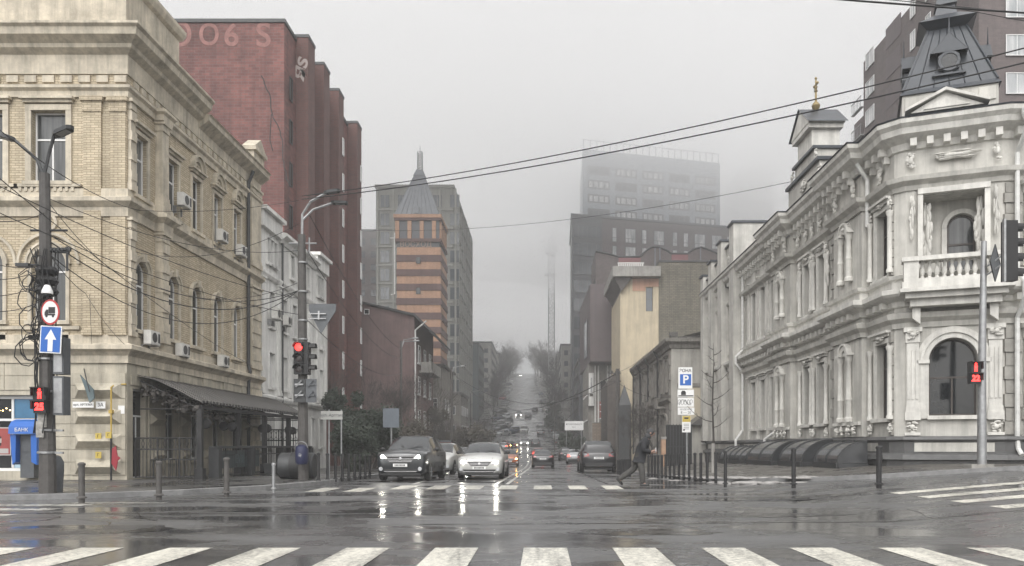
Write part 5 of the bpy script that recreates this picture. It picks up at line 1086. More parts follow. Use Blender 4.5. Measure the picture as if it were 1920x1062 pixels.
# turret
ta = math.atan2(cu[1], cu[0]); tc = Vector((P1[0] + cu[0] * (LC / 2 - .12) - cn[0] * 1.3, P1[1] + cu[1] * (LC / 2 - .12) - cn[1] * 1.3, 0))
Tt = Matrix.Translation(tc) @ Matrix.Rotation(ta, 4, 'Z')
b = MB(Tt); b.frust((0, 0), 1.42, 1.42, 12.31, 13.0, 0)
for u in (-1.1, 1.1):
    for q in (0,): b.box(u - .24, u + .24, -1.48, -1.421, 12.5, 12.92)
b.build('turret_base', PSTONE, D)
b = MB(Tt); z0, z1 = 13.01, 15.45; b.frust((0, 0), 1.5, 1.4, z0, z0 + .15, 0); b.frust((0, 0), 1.395, .58, z0 + .151, z1, 0)
for sx, sy in ((1, -1), (-1, -1), (1, 1), (-1, 1)): b.tube([(sx * 1.4, sy * 1.4, z0 + .16), (sx * .58, sy * .58, z1)], .045, 5)
for rot in range(4):
    b.M = Tt @ Matrix.Rotation(math.pi / 2 * rot, 4, 'Z')
    for t in (-.66, -.33, .0, .33, .66): b.tube([(t * 1.4, -1.4, z0 + .17), (t * .58, -.585, z1)], .018, 4)
b.M = Tt; b.frust((0, 0), .6, .86, z1 + .002, z1 + .2, 0); b.frust((0, 0), .88, .42, z1 + .202, z1 + .55, 0); b.frust((0, 0), .36, .26, z1 + .552, z1 + .95, 0); b.frust((0, 0), .34, .02, z1 + .952, z1 + 2.0, 0)
b.build('turret_roof', SLATE, D)
for rot in range(4):
    M = Tt @ Matrix.Rotation(math.pi / 2 * rot, 4, 'Z') @ Matrix.Translation((0, -1.2, 14.0)); b = MB(M)
    hexa = [(.36 * math.cos(R(a)), .42 * math.sin(R(a))) for a in range(30, 390, 60)]; b.prism(hexa, -.1, .75); b.arch(0, 0, .25, .33, .0, -.16, 20, 0, 0, 2 * math.pi)
    b.poly([(-.56, -.18, .3), (0, -.18, .92), (0, .7, .92), (-.56, .7, .3)]); b.poly([(.56, -.18, .3), (0, -.18, .92), (0, .7, .92), (.56, .7, .3)]); b.poly([(-.56, -.17, .3), (.56, -.17, .3), (0, -.17, .92)]); b.tube([(0, -.1, .92), (0, -.1, 1.5)], [.03, .008], 5)
    b.box(-.5, .5, -.18, .4, -.46, -.4); do = b.build('dormer', SLATE, D); p = MB(M); p.lathe([(.25, -.125), (.25, -.115)], (0, 0, 0), 20, 0, 'y'); p.build('pane', GLASS, do)
# roofs behind the parapets
b = MB(); b.poly([(12.5, 57, 12.2), (12.5, 30, 12.2), (17, 32, 14.2), (17, 57, 14.2)]); b.poly([(15.5, 26.4, 12.2), (34, 26.4, 12.2), (34, 31, 14.2), (17, 32, 14.2)])
for k in range(30): b.tube([(16.2 + k * .6, 26.45, 12.24), (16.2 + k * .6 + .3, 31, 14.24)], .03, 4)
for k in range(40): b.tube([(12.5, 30.5 + k * .66, 12.23), (17, 32 + k * .62, 14.23)], .03, 4)
b.build('roof', ZINC, D)
# white downpipes
def dp(M, u, z0, z1, off=.16):
    b = MB(M); b.tube([(u, .75, z1), (u, .7, z1 - .25), (u, off, z1 - .8), (u, off, 6.9), (u, .62, 6.5), (u, .62, 6.0), (u, off, 5.4), (u, off, z0 + .5), (u, off + .05, z0 + .2), (u, off + .25, z0)], .075, 8); b.lathe([(.075, z1 - .05), (.17, z1 + .25), (.17, z1 + .4)], (u, .75, 0), 10); return b.build('downpipe', PIPEW, D)
dp(RD, 15.25, 1.0, 11.5, .22)
b = MB(SD); b.tube([(46.9, .6, 12.0), (46.9, .2, 11.3), (46.9, .2, 6.9), (46.9, .6, 6.5), (46.9, .6, 6.1), (46.9, .2, 5.6), (46.9, .2, 2.2), (46.5, .7, 1.6), (46.5, .7, .3)], .08, 8); b.build('downpipe', PIPEW, D)
b = MB(SD); b.tube([(39.9, .34, 2.0), (40.3, .75, 1.6), (40.3, .8, .5)], .08, 8); b.build('downpipe', PIPEW, D)
b = MB(SD); b.tube([(28.95, .6, 11.5), (28.95, .2, 10.9), (28.95, .2, 9.2)], .08, 8); b.build('downpipe', PIPEW, D)
# barrel canopies over the basement wells
VGL = mat('smoked_canopy_sheet', (.045, .047, .05), .16, spec=.8, var=.3, vs=1.5)
for i, (a, c, rr_, lab) in enumerate(((41.0, 47.0, 1.05, 'longest barrel canopy with metal ribs along the far palace base'), (35.6, 39.8, 1.25, 'large smoked barrel canopy second from the far end of the palace base'), (31.6, 34.6, 1.2, 'smoked barrel canopy in the middle of the palace base'), (28.2, 30.6, 1.05, 'smallest barrel canopy nearest the palace corner'))):
    zb_ = h(11.4, (a + c) / 2) + .13; t = thing('basement_canopy', lab, 'canopy', (11.2, a, zb_), 'barrel canopies along the palace base')
    b = MB(); n = 9; xw = 11.5
    P_ = [(xw - rr_ * math.cos(math.pi / 2 * k / n), zb_ + .12 + rr_ * .72 * math.sin(math.pi / 2 * k / n)) for k in range(n + 1)]
    for (x0, z0), (x1, z1) in zip(P_, P_[1:]): b.poly([(x0, a, z0), (x1, a, z1), (x1, c, z1), (x0, c, z0)])
    for y in (a, c): b.poly([(x, y, z) for x, z in P_] + [(xw, y, zb_ + .12)])
    b.build('sheet', VGL, t, smooth=True); b = MB(); nr = 5 if i == 0 else 2
    for k in range(nr + 1):
        y = a + (c - a) * k / nr; b.tube([(x - .01, y, z + .012) for x, z in P_], .03, 5)
    b.box(xw - rr_ - .06, xw - rr_ + .06, a, c, zb_ - .3, zb_ + .119); b.box(xw - rr_, xw, a - .06, a + .06, zb_ - .3, zb_ + .11); b.box(xw - rr_, xw, c - .06, c + .06, zb_ - .3, zb_ + .11)
    b.build('frame', DARKM, t)
# ------------------------------------------------------------------ poles, signals and signs
def lamp_head(par, p, d, M=DARKM):
    b = MB(); d = Vector(d).normalized(); s = d.cross(Vector((0, 0, 1))).normalized(); p = Vector(p); u = Vector((0, 0, 1))
    A_ = [p - s * .05, p + d * .12 - s * .13, p + d * .5 - s * .12, p + d * .56 - s * .05, p + d * .56 + s * .05, p + d * .5 + s * .12, p + d * .12 + s * .13, p + s * .05]
    lo = [b.P(q - u * .03) for q in A_]; hi = [b.P(q + u * .06) for q in A_]; n = 8
    b.face(lo[::-1]); b.face(hi)
    for i in range(n): b.face((lo[i], lo[(i + 1) % n], hi[(i + 1) % n], hi[i]))
    o = b.build('lamp_head', M, par); q = MB(); q.poly([p + d * .14 - s * .1 - u * .034, p + d * .46 - s * .1 - u * .034, p + d * .46 + s * .1 - u * .034, p + d * .14 + s * .1 - u * .034]); q.build('lamp_glass', GALV, o)
def ped_signal(label, p, digits):
    t = thing('pedestrian_signal', label, 'traffic light', p); x, y, z = p; b = MB()
    for k in (0, 1): b.box(x - .15, x + .15, y - .02, y + .16, z + k * .32, z + k * .32 + .31); b.box(x - .17, x + .17, y - .15, y - .022, z + k * .32 + .29, z + k * .32 + .31); b.box(x - .17, x - .15, y - .12, y - .022, z + k * .32 + .1, z + k * .32 + .288); b.box(x + .15, x + .17, y - .12, y - .022, z + k * .32 + .1, z + k * .32 + .288)
    b.box(x - .06, x + .06, y + .162, y + .25, z + .1, z + .5); b.build('housing', BLACKM, t)
    b = MB(); c = z + .32 + .15; f = y - .026
    b.lathe([(.033, f), (.033, f - .006)], (x, 0, c + .095), 10, 0, 'y'); b.prism([(x - .05, c + .05), (x + .05, c + .05), (x + .04, c - .03), (x - .04, c - .03)], f - .006, f); b.prism([(x - .04, c - .03), (x - .004, c - .03), (x - .012, c - .12), (x - .045, c - .12)], f - .006, f); b.prism([(x + .004, c - .03), (x + .04, c - .03), (x + .045, c - .12), (x + .012, c - .12)], f - .006, f)
    b.build('red_figure', LAMPR, t); text('countdown', digits, .23, LAMPR2, t, TX(x, f, z + .15), .004, bold=.012)
    return t
def car_signal(label, p, rot=0, lit=True, n=3):
    t = thing('traffic_light', label, 'traffic light', p); M = Matrix.Translation(p) @ Matrix.Rotation(rot, 4, 'Z'); b = MB(M)
    for k in range(n):
        z = k * .37; b.box(-.17, .17, -.02, .18, z, z + .36)
        for i in range(7):
            a, c = math.pi * (.0 + i / 7), math.pi * ((i + 1) / 7); q = lambda t, v, r=.15: (r * math.cos(t), v, z + .18 + r * math.sin(t)); b.poly((q(a, -.02), q(c, -.02), q(c, -.24), q(a, -.24)))
    b.build('housing', BLACKM, t)
    for k in range(n):
        b = MB(M); b.lathe([(.13, -.024), (.12, -.034), (.05, -.045)], (0, 0, k * .37 + .18), 18, 0, 'y'); b.build('red_lamp' if (lit and k == n - 1) else 'dark_lamp', LAMPR if (lit and k == n - 1) else LENS, t)
    return t
# left lamp pole
LP = Vector((gx(88, 19.7), 19.7, 0)); LP.z = h(LP.x, LP.y) + .13
t = thing('lamp_pole', 'weathered concrete lamp pole wrapped in cables at the left corner', 'lamp post', LP); x, y = LP.x, LP.y
b = MB(); b.tube([(x + .02, y, 0), (x, y, 3), (x - .06, y, 8)], [.2, .17, .12], 10); b.build('pole', POLE_M, t)
b = MB(); b.tube([(x - .06, y, 7.0), (x - .06, y, 8.0), (x + .05, y, 8.5), (x + .2, y - .05, 8.9)], .04, 6); b.tube([(x - .06, y, 7.9), (x - .25, y, 8.35), (x - .75, y - .05, 8.8)], .04, 6); b.tube([(x - .4, y, 6.6), (x + .5, y, 6.6)], .03, 5); b.tube([(x - .1, y, 6.1), (x + .55, y, 6.05)], .03, 5); b.tube([(x + .5, y, 6.2), (x + .5, y, 5.6)], .03, 5); b.tube([(x - .65, y, 5.75), (x - .1, y, 5.75)], .025, 5); b.box(x - .72, x - .4, y - .1, y + .1, 5.7, 5.78)
for q in range(6): b.lathe([(.02, 0), (.05, .02), (.05, .08), (.02, .1)], (x + .1 + .09 * q, y, 6.08), 8)
b.build('bracket_arm', DARKM, t)
lamp_head(t, (x + .2, y - .05, 8.9), (.85, -.2, .25)); lamp_head(t, (x - .75, y - .05, 8.8), (-.85, -.2, .2))
b = MB(); rn = random.Random(9)
for k in range(9):
    a0 = rn.uniform(0, 6.28); pts = [(x + (.2 + rn.uniform(0, .1)) * math.cos(a0 + z * rn.uniform(.3, .5)), y - .04 + (.2 + rn.uniform(0, .06)) * math.sin(a0 + z * .4), z) for z in [1.6 + .45 * i for i in range(11)]]; b.tube(pts, .016, 4)
for k in range(16):
    cx, cz, r = x - .25 + rn.uniform(-.2, .2), 4.0 + rn.uniform(-.5, .5) if k < 8 else 5.3 + rn.uniform(-.5, .5), rn.uniform(.12, .34); b.tube([(cx + r * math.cos(i * .7), y - .16 + rn.uniform(-.06, .06), cz + r * 1.2 * math.sin(i * .7)) for i in range(10)], .013, 4)
for k in range(3): b.lathe([(.2, 5.0 + k * .25), (.26, 5.1 + k * .25), (.2, 5.2 + k * .25)], (x, y, 0), 10)
b.build('cable_bundle', WIRE, t)
b = MB()
for z in (1.1, 1.65, 2.6, 3.4, 4.1): b.lathe([(.2, z), (.215, z + .01), (.215, z + .05), (.2, z + .06)], (x, y, 0), 12); b.box(x - .02, x + .4, y - .03, y + .03, z, z + .05)
b.build('clamp_band', GALV, t)
b = MB(); b.box(x - .1, x + .12, y - .215, y - .205, 1.75, 2.15); b.box(x - .14, x + .05, y - .21, y - .2, 1.5, 1.9); b.build('paper_notice', mat('torn_paper', (.3, .29, .27), .7, var=.5, vs=9), t)
for z0, z1, lab in ((3.05, 3.95, 'upper grey cable cabinet on the left lamp pole'), (2.05, 3.0, 'lower grey cable cabinet on the left lamp pole')):
    q = thing('cable_cabinet', lab, 'cabinet', (x + .35, y, z0)); part(q, 'box', None, [(x + .24, x + .5, y - .16, y + .14, z0, z1)], SIGNG); part(q, 'door_seam', None, [(x + .27, x + .47, y - .172, y - .161, z0 + .05, z1 - .05)], GALV)
q = thing('refuse_bin', 'round grey metal bin behind the left lamp pole foot', 'bin', (x + .5, y + .6, .2)); b = MB(); b.lathe([(.16, .0), (.19, .55), (.19, .75), (.12, .9), (.05, .93)], (gx(104, 20.1), 20.1, h(x, y) + .13), 14); b.build('drum', SIGNG, q, smooth=True)
sgx, sgy = gx(75, 19.4), 19.4
ped_signal('red pedestrian signal with countdown on the left lamp pole', (sgx, sgy, gz(775, 19.4)), '25')
q = thing('one_way_sign', 'square blue sign with white up arrow on the left pole', 'sign', (gx(95, 19.4), 19.38, gz(637, 19.4))); X_, Z_ = gx(95, 19.4), gz(637, 19.4)
M = Matrix.Translation((X_, 19.4, Z_)) @ Matrix.Rotation(R(3), 4, 'Y'); b = MB(M); b.box(-.26, .26, 0, .02, -.33, .33); b.build('border', SIGNW, q); b = MB(M); b.box(-.235, .235, -.006, -.001, -.305, .305); b.build('face', SIGNB, q); b = MB(M); b.prism([(-.06, -.29), (.06, -.29), (.06, .0), (.14, .0), (0, .25), (-.14, .0), (-.06, .0)], -.012, -.007); b.build('arrow', SIGNW, q)
q = thing('no_lorries_sign', 'round red rimmed sign with black lorry on the left pole', 'sign', (gx(96, 19.4), 19.35, gz(586, 19.4))); X_, Z_ = gx(96, 19.4), gz(586, 19.4); M = Matrix.Translation((X_, 19.36, Z_)) @ Matrix.Scale(.72, 4, (1, 0, 0))
b = MB(M); b.lathe([(.31, 0), (.31, .02)], (0, 0, 0), 24, 0, 'y'); b.build('rim', SIGNR, q); b = MB(M); b.lathe([(.265, -.006), (.265, -.001)], (0, 0, 0), 24, 0, 'y'); b.build('face', SIGNW, q)
b = MB(M); b.box(-.05, .17, -.012, -.007, -.03, .12); b.prism([(-.18, -.08), (-.06, -.08), (-.06, .06), (-.12, .06), (-.18, -.01)], -.012, -.007); b.box(-.06, .17, -.012, -.007, -.08, -.04)
for u in (-.12, .1): b.lathe([(.04, -.0125), (.04, -.007)], (u, 0, -.09), 10, 0, 'y')
b.build('lorry_symbol', SIGNK, q)
q = thing('security_camera', 'white dome camera above the round sign on the left pole', 'camera', (gx(91, 19.4), 19.4, gz(550, 19.4))); b = MB(); c = (gx(91, 19.4), 19.35, gz(548, 19.4)); b.lathe([(.05, .16), (.07, .14), (.12, .02), (.13, -.05)], c, 14); b.build('housing', SIGNW, q, smooth=True); b = MB(); b.ball((c[0], c[1], c[2] - .07), .1, .1, .1); b.build('dome', GLASS, q, smooth=True)
# pole with traffic light on the far left corner
TP = Vector((gx(569, 27.7), 27.7, 0)); TP.z = h(TP.x, TP.y) + .13; x, y = TP.x, TP.y
t = thing('signal_pole', 'dark tall pole carrying lamps and the red traffic light', 'lamp post', TP)
b = MB(); b.tube([(x, y, 0), (x - .06, y, 8.6)], [.18, .13], 10); b.build('pole', POLE_M, t)
b = MB(); b.tube([(x - .06, y, 7.6), (x - .04, y, 9.3), (x + .25, y, 9.75), (gx(612, 27.7), y, gz(362, 27.7))], .045, 6); b.tube([(x - .04, y, 9.1), (x + .3, y + .1, 9.5), (gx(620, 27.7), y + .3, gz(376, 27.7))], .04, 6); b.tube([(x - .5, y, 8.3), (x + .45, y, 8.3)], .03, 5); b.tube([(x + .2, y, 8.5), (x + .2, y, 8.0)], .03, 5); b.build('bracket_arm', GALV, t)
lamp_head(t, (gx(608, 27.7), y, gz(363, 27.7)), (.95, -.1, .12)); lamp_head(t, (gx(617, 27.7), y + .3, gz(376, 27.7)), (.95, .1, .0))
b = MB()
for z in (3.0, 4.95, 5.6, 6.6, 7.6): b.lathe([(.16, z), (.175, z + .01), (.175, z + .05), (.16, z + .06)], (x - .02, y, 0), 12)
b.build('clamp_band', GALV, t)
car_signal('traffic light showing red toward the crossing on the dark pole', (gx(561, 27.4), 27.35, gz(702, 27.4)), 0)
car_signal('dark traffic light turned sideways on the dark pole', (gx(578, 27.4), 27.5, gz(702, 27.4)), R(90), False)
q = thing('give_way_sign', 'grey back of a triangular give way sign on the dark pole', 'sign', (gx(604, 27.5), 27.5, gz(600, 27.5))); X_ = gx(604, 27.5)
b = MB(); b.M = Matrix.Translation((0, 27.5, 0)); b.prism([(gx(579, 27.5), gz(570, 27.5)), (gx(630, 27.5), gz(570, 27.5)), (gx(630, 27.5), gz(583, 27.5)), (gx(602, 27.5), gz(626, 27.5)), (gx(579, 27.5), gz(583, 27.5))], 0, .02); b.build('plate', SIGNG, q)
b = MB()
for py in (588, 597): b.box(gx(580, 27.5), gx(612, 27.5), 27.44, 27.47, gz(py + 2, 27.5), gz(py, 27.5))
b.box(gx(597, 27.5), gx(600, 27.5), 27.43, 27.46, gz(600, 27.5), gz(584, 27.5)); b.build('mounting_bar', GALV, q)
for a, c, lab, m_ in ((551, 573, 'dark sign back with brackets left on the dark pole', DARKM), (574, 594, 'plain grey sign back right on the dark pole', SIGNG)):
    q = thing('sign_back', lab, 'sign', (gx(a, 27.4), 27.4, gz(755, 27.4))); part(q, 'plate', None, [(gx(a, 27.4), gx(c, 27.4), 27.36, 27.38, gz(755, 27.4), gz(711, 27.4))], m_)
    b = MB()
    for py in (720, 740): b.box(gx(a + 3, 27.4), gx(c - 3, 27.4), 27.31, 27.355, gz(py + 3, 27.4), gz(py, 27.4)); b.tube([(gx(a + 5, 27.4), 27.33, gz(py + 6, 27.4)), (gx(c - 6, 27.4), 27.33, gz(py - 6, 27.4))], .03, 5)
    b.build('mounting_bar', GALV if m_ is DARKM else SIGNG, q)
q = thing('litter_bin', 'dark blue litter bin with white mark on the dark pole', 'bin', (gx(566, 27.3), 27.3, .9)); X_ = gx(566, 27.2); b = MB(); b.lathe([(.17, gz(871, 27.2)), (.22, gz(866, 27.2)), (.22, gz(845, 27.2)), (.2, gz(838, 27.2)), (.1, gz(834, 27.2))], (X_, 27.2, 0), 14); b.build('drum', mat('bin_blue', (.016, .02, .06), .4), q, smooth=True); b = MB(); b.arch(X_, gz(840, 27.2), .2, .23, 27.1, 27.14, 10); b.build('handle', GALV, q); text('lettering', '⚘', .2, GALV, q, TX(X_, 26.975, gz(855, 27.2)), .003)
q = thing('concrete_drum', 'dark round drum lying by the pole foot near the terrace', 'drum', (gx(553, 28), 28, .13)); b = MB(); zc_ = h(-8.6, 28) + .13 + .47; b.lathe([(.42, -.62), (.46, -.58), (.46, .55), (.42, .6)], (gx(553, 28) + .05, 28.2, zc_), 24, 0, 'x'); b.build('barrel', DARKM, q, smooth=True); b = MB(); b.lathe([(.47, -.2), (.48, -.19), (.48, .13), (.47, .14)], (gx(553, 28) + .05, 28.2, zc_), 24, 0, 'x'); b.build('hoop', BLACKM, q, smooth=True)
q = thing('street_direction_sign', 'pale street sign plate on two thin grey posts', 'sign', (gx(622, 29), 29, .1)); part(q, 'plate', None, [(gx(602, 29), gx(642, 29), 29, 29.03, gz(787, 29), gz(771, 29))], mat('sign_greyish', (.4, .4, .38), .5)); text('lettering', 'вул. Артема', .15, SIGNG, q, TX(gx(622, 29), 28.995, gz(779, 29)), .003)
for px in (617, 640): b = MB(); b.tube([(gx(px, 29.1), 29.1, .1), (gx(px, 29.1), 29.1, gz(768, 29))], .028, 6); b.build('post', GALV, q)
# right traffic signal pole
RP = Vector((gx(1841, 23), 23, 0)); RP.z = h(RP.x, RP.y) + .13; x, y = RP.x, RP.y
t = thing('signal_mast', 'grey steel signal mast on the right pavement corner', 'pole', RP); b = MB(); b.tube([(x, y, RP.z - .1), (x, y, gz(700, 23)), (x + .06, y, gz(453, 23))], [.13, .11, .075], 12); b.build('mast', GALV, t, smooth=True); part(t, 'base_plate', None, [(x - .4, x + .25, y - .2, y + .25, RP.z - .05, RP.z + .07)], CONC)
b = MB(); 
for py in (520, 504): b.tube([(x + .05, y, gz(py, 23)), (gx(1895, 22.6), 22.7, gz(py - 28, 23))], .025, 5)
b.build('bracket_arm', GALV, t)
q = thing('priority_sign', 'rhombus priority sign seen from behind beside the steel mast', 'sign', (gx(1865, 22.9), 22.9, gz(492, 23))); b = MB(); b.M = Matrix.Translation((gx(1864, 22.9), 22.85, gz(494, 22.9))) @ Matrix.Rotation(R(38), 4, 'Z'); b.prism([(0, -.52), (.32, 0), (0, .52), (-.32, 0)], 0, .02); b.build('plate', SIGNG, q); b = MB(b.M)
for a, c in (((0, -.53), (.33, 0)), ((.33, 0), (0, .53)), ((0, .53), (-.33, 0)), ((-.33, 0), (0, -.53))): b.tube([(a[0], .0, a[1]), (c[0], .0, c[1])], .018, 5)
b.build('rim', DARKM, q)
ped_signal('red pedestrian signal counting down on the right steel mast', (gx(1829, 22.8), 22.8, gz(720, 22.8)), '22')
q = thing('side_traffic_light', 'large black traffic light seen from its side at the right edge', 'traffic light', (gx(1905, 18), 18, gz(526, 18))); xa, xb, za, zc = gx(1886, 18), gx(1909, 18), gz(526, 18), gz(413, 18); hh = (zc - za) / 4
part(q, 'housing', None, [(xa, xb, 18, 18.2, za, zc)], BLACKM); part(q, 'back_board', None, [(xa - .05, xa - .003, 17.98, 18.06, za - .03, zc + .03)], GALV)
for k in range(4):
    b = MB(); z = za + hh * (k + .55)
    for i in range(8):
        a, c = math.pi * (-.1 + 1.2 * i / 8), math.pi * (-.1 + 1.2 * (i + 1) / 8); Q_ = lambda t, xx, r: (xx, 18.15 + r * math.cos(t), z + r * math.sin(t)); b.poly((Q_(a, xb, .13), Q_(c, xb, .13), Q_(c, xb + .28, .12), Q_(a, xb + .28, .12)))
    b.build('visor', BLACKM, q)
# parking zone sign
q = thing('parking_zone_sign', 'tall post of white parking zone plates with blue P', 'sign', (gx(1289, 36), 36, h(9, 36))); yv = 35; gX = lambda px: gx(px, yv); gZ = lambda py: gz(py, yv)
b = MB(); b.tube([(gX(1289), yv + .06, h(9, 36)), (gX(1287), yv + .06, gZ(690))], .035, 8); b.build('post', GALV, q)
def plate(nm, a, c, p0, p1, m_): return part(q, nm, None, [(gX(a), gX(c), yv, yv + .02, gZ(p1), gZ(p0))], m_)
plate('zone_plate', 1272, 1298, 689, 729, SIGNW); part(q, 'blue_panel', None, [(gX(1275), gX(1296), yv - .006, yv - .001, gZ(723), gZ(702))], SIGNB); text('lettering', 'ЗОНА', .19, SIGNK, q, TX(gX(1285), yv - .003, gZ(695.5)), .002, bold=.004); text('lettering', 'P', .5, SIGNW, q, TX(gX(1285.5), yv - .009, gZ(712.5)), .002, bold=.012)
plate('tow_plate', 1270.5, 1301, 731, 744.5, SIGNW); b = MB(); b.M = Matrix.Translation((0, yv - .004, 0)); b.box(gX(1272), gX(1300), 0, .003, gZ(743.5), gZ(741.5)); b.prism([(gX(1277), gZ(741)), (gX(1286), gZ(741)), (gX(1286), gZ(736)), (gX(1284), gZ(733)), (gX(1279), gZ(733)), (gX(1277), gZ(736))], 0, .003); b.build('car_symbol', SIGNK, q)
plate('scribbled_plate', 1271, 1301, 746, 763, SIGNW); b = MB(); rn = random.Random(2)
for k in range(7): u = gX(1273 + k * 3.8); b.tube([(u + .08 * math.cos(a), yv - .004, gZ(754.5) + .12 * math.sin(a * 1.3 + k)) for a in [i * .7 for i in range(8)]], .007, 4)
b.build('scribble', SIGNK, q)
plate('hours_plate', 1271, 1302, 764.5, 778, SIGNW); text('lettering', 'ЩОДЕННО', .1, SIGNK, q, TX(gX(1286), yv - .003, gZ(768)), .002); text('lettering', '8 — 20', .15, SIGNK, q, TX(gX(1286), yv - .003, gZ(774)), .002)
plate('info_plate', 1279, 1295, 780, 811, SIGNW); part(q, 'yellow_panel', None, [(gX(1279.4), gX(1294.6), yv - .005, yv - .001, gZ(791.5), gZ(780.5))], SIGNY); b = MB(); b.M = Matrix.Translation((0, yv - .009, 0)); b.box(gX(1283), gX(1291), 0, .003, gZ(786), gZ(783)); b.box(gX(1281), gX(1284), 0, .003, gZ(808), gZ(805))
for k in range(4): b.box(gX(1282), gX(1292), 0.004, .0075, gZ(796 + k * 3), gZ(795.2 + k * 3))
b.build('small_print', SIGNK, q)
# far lamp posts, poles
def street_lamp(label, px, Y, ptop, arms, pb=None, r=.09):
    p = Vector((gx(px, Y), Y, 0)); p.z = h(p.x, Y); t = thing('street_lamp', label, 'lamp post', p); zt = gz(ptop, Y); b = MB(); b.tube([(p.x, Y, p.z - .2), (p.x, Y, zt)], [r * 1.3, r], 8); b.build('pole', POLE_M, t)
    for ax, az in arms:
        e = Vector((gx(ax, Y), Y - .2, gz(az, Y))); b = MB(); b.tube([(p.x, Y, zt - .6), (p.x + (e.x - p.x) * .25, Y, zt + (e.z - zt) * .6), e], .045, 5); b.build('arm', GALV, t); lamp_head(t, e, (e.x - p.x, 0, .08), GALV)
    return t
street_lamp('lamp post with twin pale heads among the left bare trees', 752, 62, 640, [(772, 636), (774, 641)]); street_lamp('slim lamp post with one pale head beside the red kiosk', 847, 72, 690, [(862, 688)]); street_lamp('small far lamp on the left where the road climbs', 882, 150, 738, [(897, 733)], r=.07); street_lamp('small lamp with drooping arm right of the climbing road', 1040, 130, 745, [(1030, 757)], r=.07)
t = thing('utility_pole', 'dark wooden utility pole with insulator crossarms on the right', 'pole', (gx(1155, 60), 60, -.4)); X_ = gx(1157, 60); b = MB(); b.tube([(X_, 60, -.6), (X_, 60, gz(692, 60))], [.14, .1], 8); b.build('pole', POLE_M, t); b = MB()
for py in (700, 715): b.tube([(X_ - .7, 60, gz(py, 60)), (X_ + .3, 60, gz(py, 60))], .04, 5)
for k in range(4): b.lathe([(.05, 0), (.06, .1), (.03, .16)], (X_ - .65 + k * .28, 60, gz(700, 60) + .03), 6)
b.build('crossarm', POLE_M, t)
# hanging notice far left, kiosk, banner
t = thing('blue_grey_board', 'pale blue grey notice board among the left bare trees', 'board', (gx(733, 42), 42, 0)); part(t, 'panel', None, [(gx(718, 42), gx(748, 42), 42, 42.06, gz(802, 42), gz(766, 42))], mat('pale_blue_board', (.12, .14, .165), .5, var=.1)); b = MB(); b.tube([(gx(733, 42), 42.1, -.2), (gx(733, 42), 42.1, gz(770, 42))], .05, 6); b.build('post', GALV, t)
t = thing('red_kiosk', 'small dark red kiosk cabinet by the lamp on the left pavement', 'kiosk', (gx(831, 62), 62, -.3)); part(t, 'cabinet', None, [(gx(819, 62), gx(845, 62), 62, 63, -.5, gz(829, 62))], POSTER); part(t, 'frame', None, [(gx(818, 62), gx(819.5, 62), 61.9, 62.1, -.5, gz(828, 62)), (gx(844.5, 62), gx(846, 62), 61.9, 62.1, -.5, gz(828, 62)), (gx(818, 62), gx(846, 62), 61.85, 63.1, gz(829, 62) + .003, gz(826, 62))], SIGNG); part(t, 'notice', None, [(gx(822, 62), gx(842, 62), 61.97, 61.99, gz(842, 62), gz(834, 62))], mat('kiosk_notice', (.33, .1, .09), .5))
t = thing('white_banner', 'white banner with small grey lettering on two posts across the right pavement', 'banner', (gx(1076, 105), 105, -.5)); part(t, 'panel', None, [(gx(1059, 105), gx(1094, 105), 105, 105.05, gz(807, 105), gz(790, 105))], SIGNW); text('lettering', '◄ ПАРКУВАННЯ', .27, SIGNG, t, TX(gx(1076, 105), 104.99, gz(796, 105)), .004); text('lettering', 'ТУТ', .27, SIGNG, t, TX(gx(1076, 105), 104.99, gz(802, 105)), .004)
for px in (1062, 1090): b = MB(); b.tube([(gx(px, 105.1), 105.1, -.8), (gx(px, 105.1), 105.1, gz(790, 105))], .06, 6); b.build('post', GALV, t)
# bollards
def bollard(label, px, pbase, ptop, mt=BLACKM, r=.05, group='street bollards', pvt=.13, square=False):
    Y = 8.0
    while True:
        x = gx(px, Y); z = h(x, Y) + pvt
        if VY - (z - CAM_H) * F / Y <= pbase or Y > 60: break
        Y += .05
    t = thing('bollard', label, 'bollard', (x, Y, z), group); zt = gz(ptop, Y); b = MB()
    if square: b.box(x - r, x + r, Y - r, Y + r, z - .1, zt)
    else: b.lathe([(r, z - .1), (r, zt - .08), (r * 1.25, zt - .075), (r * 1.25, zt - .03), (r * .6, zt)], (x, Y, 0), 12)
    b.build('post', mt, t, smooth=True); b = MB(); b.lathe([(r * 1.7, z + .002), (r * 1.7, z + .025), (r * 1.1, z + .05)], (x, Y, 0), 12); b.build('foot_ring', mt, t); return t
nth = ['first', 'second', 'third', 'fourth', 'fifth', 'sixth', 'seventh', 'eighth', 'ninth', 'tenth', 'eleventh', 'twelfth', 'thirteenth', 'fourteenth', 'fifteenth', 'sixteenth', 'seventeenth', 'eighteenth', 'nineteenth', 'twentieth']
bollard('brown steel post standing alone right of the left lamp pole', 153, 935, 867, POLE_M, .065); bollard('brown steel post in front of the iron railing', 298, 930, 864, POLE_M, .065); bollard('brown steel post in front of the terrace lettering', 425, 925, 858, POLE_M, .065)
bollard('short grey double post left of the round drum', 513, 918, 868, GALV, .045)
Lb = [(597, 902, 849), (614, 900, 850), (629, 899, 850), (642, 898, 851), (654, 897, 851), (665, 896, 852), (675, 895, 852), (685, 894, 853), (693, 893, 853)]
for i, (a, c, e) in enumerate(Lb): bollard(nth[i] + ' black bollard of the left kerb row counted from the dark pole', a, c, e)
